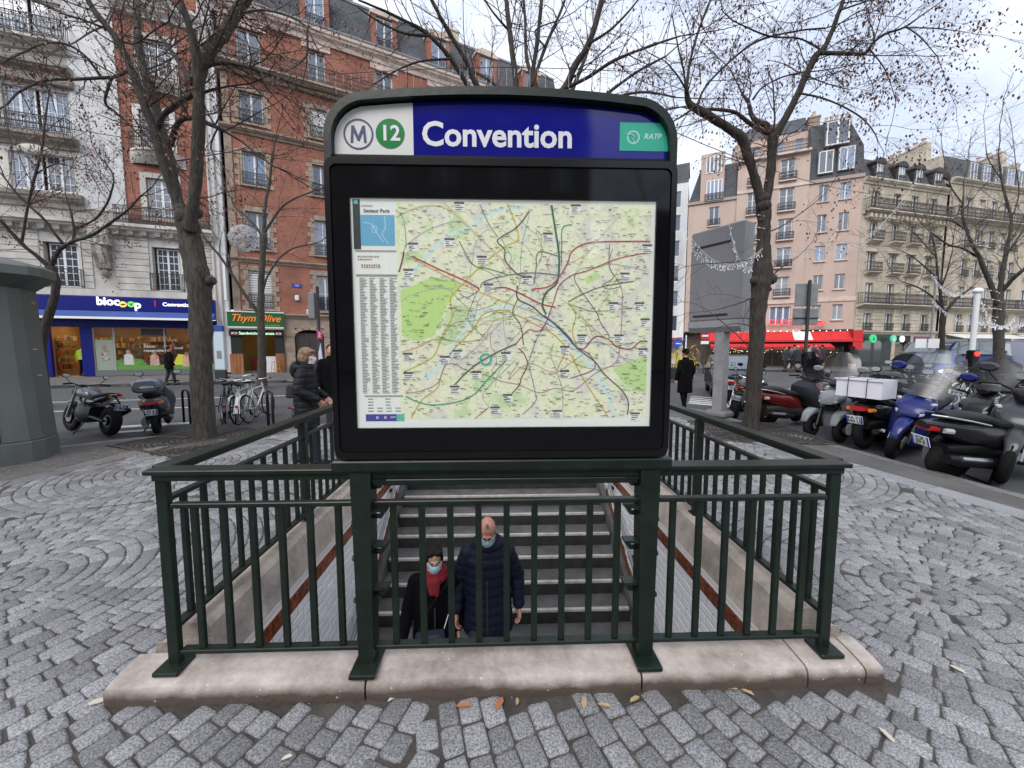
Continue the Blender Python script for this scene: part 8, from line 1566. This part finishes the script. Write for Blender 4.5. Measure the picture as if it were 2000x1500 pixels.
    for sd in (-1, 1): sh, el, wr = J['a%d' % sd]; caps(ct, sh, el, .082 * s, .066 * s); caps(ct, el, el.lerp(wr, .93), .066 * s, .050 * s)
    ct.lathe([(.075, 0), (.085, .03), (.078, .07)], 14, (0, -.01, 1.46 * s)) if not scarf else None
    cm = coat or m_black; co = remesh(ct, 'coat', cm, t, vox * 1.25, 3)
    if quilt:
        me = co.data
        for v in me.vertices:
            z = v.co.z; w = abs(math.sin(z * 6.283 / (.085 * 2))) ** .5; nn_ = v.normal; v.co += nn_ * (.012 * w - .004); 
    if full and zip_: MB().box(-.008, .008, -.175 * s, -.150 * s, zb + .05, 1.2 * s).build('zip', m_dark, co)
    if hood: 
        hd = MB(); hd.torus((0, .035, 1.47 * s), .11, .045, 'z', 18, 8); hd.ball((0, .12, 1.43 * s), (.12, .08, .13)); remesh(hd, 'hood', cm, t, vox * 1.3, 3)
    # hair
    hm = hair or mat('hair_dark', (.008, .005, .004), .6, spec=.2, bump=.6, bs=60)
    def hb(parts, nm='hair'):
        m_ = MB()
        for x, y, z, r in parts:
            o = MB(); o.ball((0, 0, 0), r, 14, 10); m_.add([tuple(q(*(Vector(v) + Vector((x, y, z))))) for v in o.v], o.f)
        return remesh(m_, nm, hm, t, vox * .8, 2)
    if hairstyle == 'bald': hb([(0, -.045, .108, (.018, .028, .010)), (.074, .03, -.008, (.012, .045, .03)), (-.074, .03, -.008, (.012, .045, .03)), (0, .088, -.012, (.062, .028, .045))])
    elif hairstyle == 'short': hb([(0, .028, .045, (.083, .095, .088))])
    elif hairstyle == 'bob': hb([(0, .022, .045, (.094, .108, .093)), (.07, .04, -.03, (.03, .065, .07)), (-.07, .04, -.03, (.03, .065, .07)), (0, .09, -.02, (.075, .05, .08)), (.04, -.06, .075, (.05, .04, .03)), (-.03, -.06, .078, (.05, .04, .03))])
    elif hairstyle == 'tied': hb([(0, .025, .044, (.084, .097, .089)), (.035, -.035, .085, (.045, .045, .030)), (-.035, -.035, .085, (.045, .045, .030)), (.070, -.02, .02, (.016, .035, .05)), (-.070, -.02, .02, (.016, .035, .05)), (.055, .05, -.03, (.03, .05, .05)), (-.055, .05, -.03, (.03, .05, .05)), (0, .13, .0, (.035, .04, .04))])
    if hat: m_ = MB(); o = MB(); o.ball((0, 0, 0), (.098, .108, .085), 14, 10); o.lathe([(.10, -.03), (.104, 0), (.10, .01)], 16, (0, 0, 0)); m_.add([tuple(q(*(Vector(v) + Vector((0, .01, .07))))) for v in o.v], o.f); m_.build('hat', hat, t, smooth=True)
    # face
    if full:
        for s_ in (-1, 1):
            e = q(s_ * .032, -.0875, .0); MB().ball(e, .0105 * s, 8, 6).build('eye', mat('eye_white', (.6, .58, .55), .3), t, smooth=True); e = q(s_ * .032, -.0965, -.001); MB().ball(e, .005 * s, 6, 5).build('iris', m_dark, t, smooth=True)
            a, b, c_ = q(s_ * .015, -.1, .021), q(s_ * .034, -.103, .026), q(s_ * .052, -.09, .020); MB().tube([a, b, c_], [.003, .0042, .002], 6).build('eyebrow', hm, t)
    if mask:
        mb = MB(); n_, k_ = 10, 6; vs_ = []; fs = []
        for i in range(k_ + 1):
            v_ = i / k_; z = -.004 - .105 * v_
            for j in range(n_ + 1):
                u = -1 + 2 * j / n_; pr = .128 - .020 * abs(v_ - .35) * 2 + (.003 if i % 2 else 0); vs_.append(q(u * .068, -(pr) + .075 * u * u + (.01 * v_), z + .012 * u * u * (1 if v_ < .5 else -.2)))
        for i in range(k_):
            for j in range(n_): a = i * (n_ + 1) + j; fs.append((a, a + 1, a + n_ + 2, a + n_ + 1))
        mk = mb.add([tuple(v) for v in vs_], fs).build('face_mask', mask, t, smooth=2)
        for s_ in (-1, 1): MB().tube([q(s_ * .067, -.052, -.012), q(s_ * .08, -.01, .0), q(s_ * .083, .02, -.01)], .0015, 4).build('mask_strap', m_wht, mk)
    if glasses:
        g_ = MB()
        for s_ in (-1, 1): g_.torus((0, 0, 0), .019, .0016, 'y', 14, 5) if 0 else None
        for s_ in (-1, 1): g_.tube([q(s_ * (.031 + .020 * math.cos(k * .6283)), -.113, -.001 + .014 * math.sin(k * .6283)) for k in range(11)], .0014, 4); g_.tube([q(s_ * .051, -.112, .004), q(s_ * .08, 0, .004)], .0014, 4)
        g_.tube([q(-.011, -.115, .002), q(.011, -.115, .002)], .0014, 4); g_.build('glasses', glasses if not isinstance(glasses, bool) else m_dark, t)
    if scarf:
        sc_ = MB(); sc_.torus((0, -.02, 1.485 * s), .082, .034, 'z', 16, 8, .045); sc_.torus((0, -.03, 1.45 * s), .092, .03, 'z', 16, 8, .04); caps(sc_, (.01, -.13, 1.45 * s), (.02, -.155, 1.34 * s), .045, .022); caps(sc_, (-.03, -.12, 1.44 * s), (-.02, -.15, 1.36 * s), .04, .03); remesh(sc_, 'scarf', scarf, t, vox, 2)
    return t, q, J
m_navy = mat('navy_puffer', (.006, .009, .022), .65, spec=.2, bump=.4, bs=22); m_blk = mat('black_coat', (.004, .004, .005), .9, spec=.1, bump=.3, bs=60); m_pufb = mat('black_puffer', (.009, .010, .014), .6, spec=.25, bump=.3, bs=30)
m_mask = mat('mask_blue', (.42, .66, .74), .8); m_maskw = mat('mask_white', (.72, .72, .70), .8); m_scarf = mat('red_scarf', (.20, .008, .015), .9, bump=.6, bs=70)
fz = lambda v: -.108 - .157 * (4.04 - v) / .267
def stepz(v): k = math.ceil((4.04 - v) / .267 - 1e-6); return -.108 - .157 * k
pm = MEi @ Vector((-.222, 3.36, 0)); zm = -1.52 - .02
# man: leading foot one step lower
loc = ME @ Vector((pm.x, 1.60, 0))
loc = ME @ Vector((pm.x, pm.y, 0)); zt0 = stepz(pm.y + .14)
person('bald man in a long navy padded coat and blue mask on the metro stairs', (loc.x, loc.y, zt0), R(2), H=1.71, coat=m_navy, coatlen=.34, trousers=mat('jeans_dark', (.02, .025, .04), .8), hairstyle='bald', hair=mat('hair_grey', (.14, .09, .075), .7), mask=m_mask, tilt=R(21), glasses=True, quilt=True, hood=True, legs=((-.16, -.16, -.157), (.02, .12, 0)), vox=.0085, arms={-1: ((-.275, .03, 1.14), (-.285, -.06, .87)), 1: ((.275, .05, 1.15), (.29, -.02, .88))})
pw2 = MEi @ Vector((-.70, 3.32, 0)); loc = ME @ Vector((pw2.x, pw2.y, 0))
tw_o, qw, Jw = person('dark-haired woman in a black coat and red scarf beside the bald man', (loc.x, loc.y, stepz(pw2.y + .14) + .0), R(10), H=1.62, coat=m_blk, coatlen=.42, trousers=m_blk, hairstyle='tied', mask=m_mask, tilt=R(10), turn=R(4), scarf=m_scarf, legs=((-.16, -.16, -.157), (.02, .12, 0)), vox=.0085, skin=m_skin2, arms={-1: ((-.255, .0, 1.13), (-.30, -.14, .92)), 1: ((.235, .05, 1.13), (.22, -.05, .90))})
hbag = thing('handbag', 'dark blue shoulder bag hanging at the hip of the woman on the stairs', 'handbag', tw_o.location, R(10)); MB().loft([(.74, -.215, .10, .05, 0), (.80, -.22, .135, .06), (.90, -.215, .13, .055), (.98, -.205, .11, .04)], 16, 2.8, 'z').v
b_ = MB(); b_.loft([(.74, 0, .05, .10), (.80, 0, .055, .135), (.90, 0, .05, .13), (.97, 0, .035, .12)], 16, 2.8, 'z'); b_.v = [(x - .04, y - .24, z) for x, y, z in b_.v]; b_.build('bag', mat('bag_navy', (.022, .03, .05), .4), hbag, smooth=True); MB().tube([(-.15, -.22, .95), (-.05, -.19, 1.15), (.10, -.15, 1.32), (.14, -.02, 1.37), (.10, .12, 1.3), (-.15, .12, .95)], .006, 6).build('strap', m_black, hbag, smooth=True); MB().tube([(.07, -.22, .95), (.12, -.2, 1.1), (.13, -.13, 1.3)], .004, 5).build('strap', m_chr, hbag)
# woman walking at the left of the sign
p = G(604, 905, 0); person('short-haired woman in a black puffer coat and white mask behind the left railing', (p.x, p.y, 0), R(102), H=1.68, coat=m_pufb, coatlen=.42, trousers=mat('trousers_navy', (.012, .014, .03), .9), hair=mat('hair_light', (.30, .20, .12), .6, col2=(.12, .08, .05), vs_=30, bump=.8, bs=50), hairstyle='bob', mask=m_maskw, glasses=mat('red_frame', (.5, .02, .02), .4), quilt=True, hood=True, tilt=R(4), vox=.009, arms={-1: ((-.27, .04, 1.14), (-.19, -.22, 1.0)), 1: ((.27, .04, 1.14), (.16, -.24, 1.0))})
p = G(640, 835, 0); person('person in dark clothes at the left edge of the map case', (p.x + .12, p.y, 0), R(40), H=1.74, coat=m_blk, coatlen=.3, trousers=m_dark, vox=.016, full=False)
p = G(1336, 800, 0); person('person in a long black coat and black hat standing by the crossing', (p.x, p.y, 0), R(195), H=1.62, coat=m_blk, coatlen=.5, trousers=m_blk, hat=m_blk, vox=.013, full=False)
m_hv = mat('hi_vis', (.35, .5, .03), .7); w0 = B1.matrix_basis
p = w0 @ Vector((1.25, .5, .03)); person('worker in a yellow-green jacket standing in the grocery doorway', p, R(205), H=1.78, coat=m_hv, coatlen=.1, trousers=m_blk, vox=.018, full=False)
p = G(333, 752, 0); person('passer-by in dark clothes in front of the grocery window', (p.x, p.y, 0), R(150), H=1.7, coat=m_blk, coatlen=.25, trousers=m_dark, vox=.018, full=False)
grp = 'people outside the cafe'; cc = [((.02, .02, .03), 'black', 1532), ((.03, .04, .08), 'navy', 1540), ((.16, .13, .10), 'brown', 1549), ((.02, .02, .022), 'black', 1556), ((.3, .28, .26), 'pale', 1578), ((.02, .03, .06), 'dark blue', 1588), ((.10, .02, .02), 'maroon', 1597), ((.02, .02, .02), 'black', 1603), ((.14, .10, .08), 'tan', 1362)]
lab_ = ['passer-by in black by the left end of the lower awning', 'passer-by in navy, second from the tree trunk', 'passer-by in a brown coat between two in dark coats', 'pale-haired passer-by in black under the red awning', 'passer-by in a pale coat right of the sign post', 'passer-by in dark blue right of the sign post', 'passer-by in a maroon coat near the right end of the lower awning', 'passer-by in black at the cafe entrance', 'passer-by in tan beside the no entry sign']
for k, (c, nm, px) in enumerate(cc):
    Yp = 27.5 + (k % 3) * .5 if k < 8 else 25; b = P(px, 725, Yp); o = person(lab_[k], (b.x, b.y, 0), R(rnd.uniform(0, 360)), H=rnd.uniform(1.62, 1.85), coat=mat('coat_%s' % nm.replace(' ', '_'), c, .8), coatlen=rnd.uniform(.1, .4), trousers=m_dark, vox=.03, full=False, group=grp, hair=mat('hair_pale', (.45, .38, .32), .7) if k == 3 else None)
for k, (x, y, lb) in enumerate([(26.6, 19.2, 'person in a dark blue coat in front of the blue van'), (34.5, 30.2, 'person with a red bag outside the dark green shop'), (29.2, 21.5, 'person in black walking at the right edge of the picture')]): person(lb, (x, y, RZ if k != 1 else 0), R(60 + 100 * k), H=1.75, coat=mat('coat_%d' % k, ((.012, .018, .04), (.25, .12, .10), (.02, .02, .02))[k], .8), trousers=m_dark, vox=.03, full=False)
# terrace greenery under the lower awning
gm = mat('terrace_leaves', (.035, .05, .022), .8, island=.5)
for k, x in enumerate((-9.6, -7.2, -5.0, -2.9, -1.0)):
    t = thing('potted_conifer', ['small conifer under the left end of the red awning', 'small conifer beside the dark trunk under the red awning', 'small conifer in the middle of the cafe terrace', 'small conifer near the right end of the lower awning', 'small conifer at the cafe entrance'][k], 'plant', B3.matrix_basis @ Vector((x, -3.7, 0)), 0, 'cafe terrace conifers'); MB().lathe([(.2, 0), (.26, .4)], 10).build('pot', m_terra, t); mb = MB()
    for i in range(500): z = rnd.random() ** .8; a = rnd.uniform(0, 6.28); r = .5 * (1 - z) * rnd.uniform(.5, 1); p = Vector((r * math.cos(a), r * math.sin(a), .4 + z * 1.3)); mb.add([p, p + Vector((rnd.gauss(0, .06), rnd.gauss(0, .06), .05)), p + Vector((rnd.gauss(0, .06), rnd.gauss(0, .06), -.07))], [(0, 1, 2)])
    mb.build('foliage', gm, t, kind='stuff')
tg = thing('garland', 'green garland with small lights along the front of the cafe terrace', 'garland', B3.matrix_basis @ Vector((-6, -3.3, 0)), frame_rot(d3)); mb = MB()
for i in range(1800): p = Vector((rnd.uniform(-4.6, 4.2), rnd.gauss(0, .08), 1.32 + rnd.gauss(0, .09))); mb.add([p, p + Vector((rnd.gauss(0, .06), rnd.gauss(0, .05), .05)), p + Vector((rnd.gauss(0, .06), rnd.gauss(0, .05), -.05))], [(0, 1, 2)])
mb.build('foliage', gm, tg, kind='stuff'); mb = MB()
for i in range(60): mb.ball((rnd.uniform(-4.6, 4.2), -.12, 1.32 + rnd.gauss(0, .08)), .02, 5, 3)
mb.build('bulbs', emat('warm_bulb2', (1, .75, .45), 2.), tg, kind='stuff')
tf = thing('flower_stall', 'yellow flowers behind the person in black', 'flowers', P(1329, 700, 20)); tf.location.z = 0; mb = MB()
for i in range(300): p = Vector((rnd.gauss(0, .35), rnd.gauss(0, .2), .9 + rnd.gauss(0, .35))); mb.add([p, p + Vector((rnd.gauss(0, .07), 0, .08)), p + Vector((rnd.gauss(0, .07), 0, -.07))], [(0, 1, 2)])
mb.build('flowers', mat('yellow_flower', (.65, .5, .03), .7), tf, kind='stuff'); MB().bbox(-.6, .6, -.3, .3, 0, .6, .03).build('stand', m_dark, tf)
bpy.data.scenes.remove(TS)
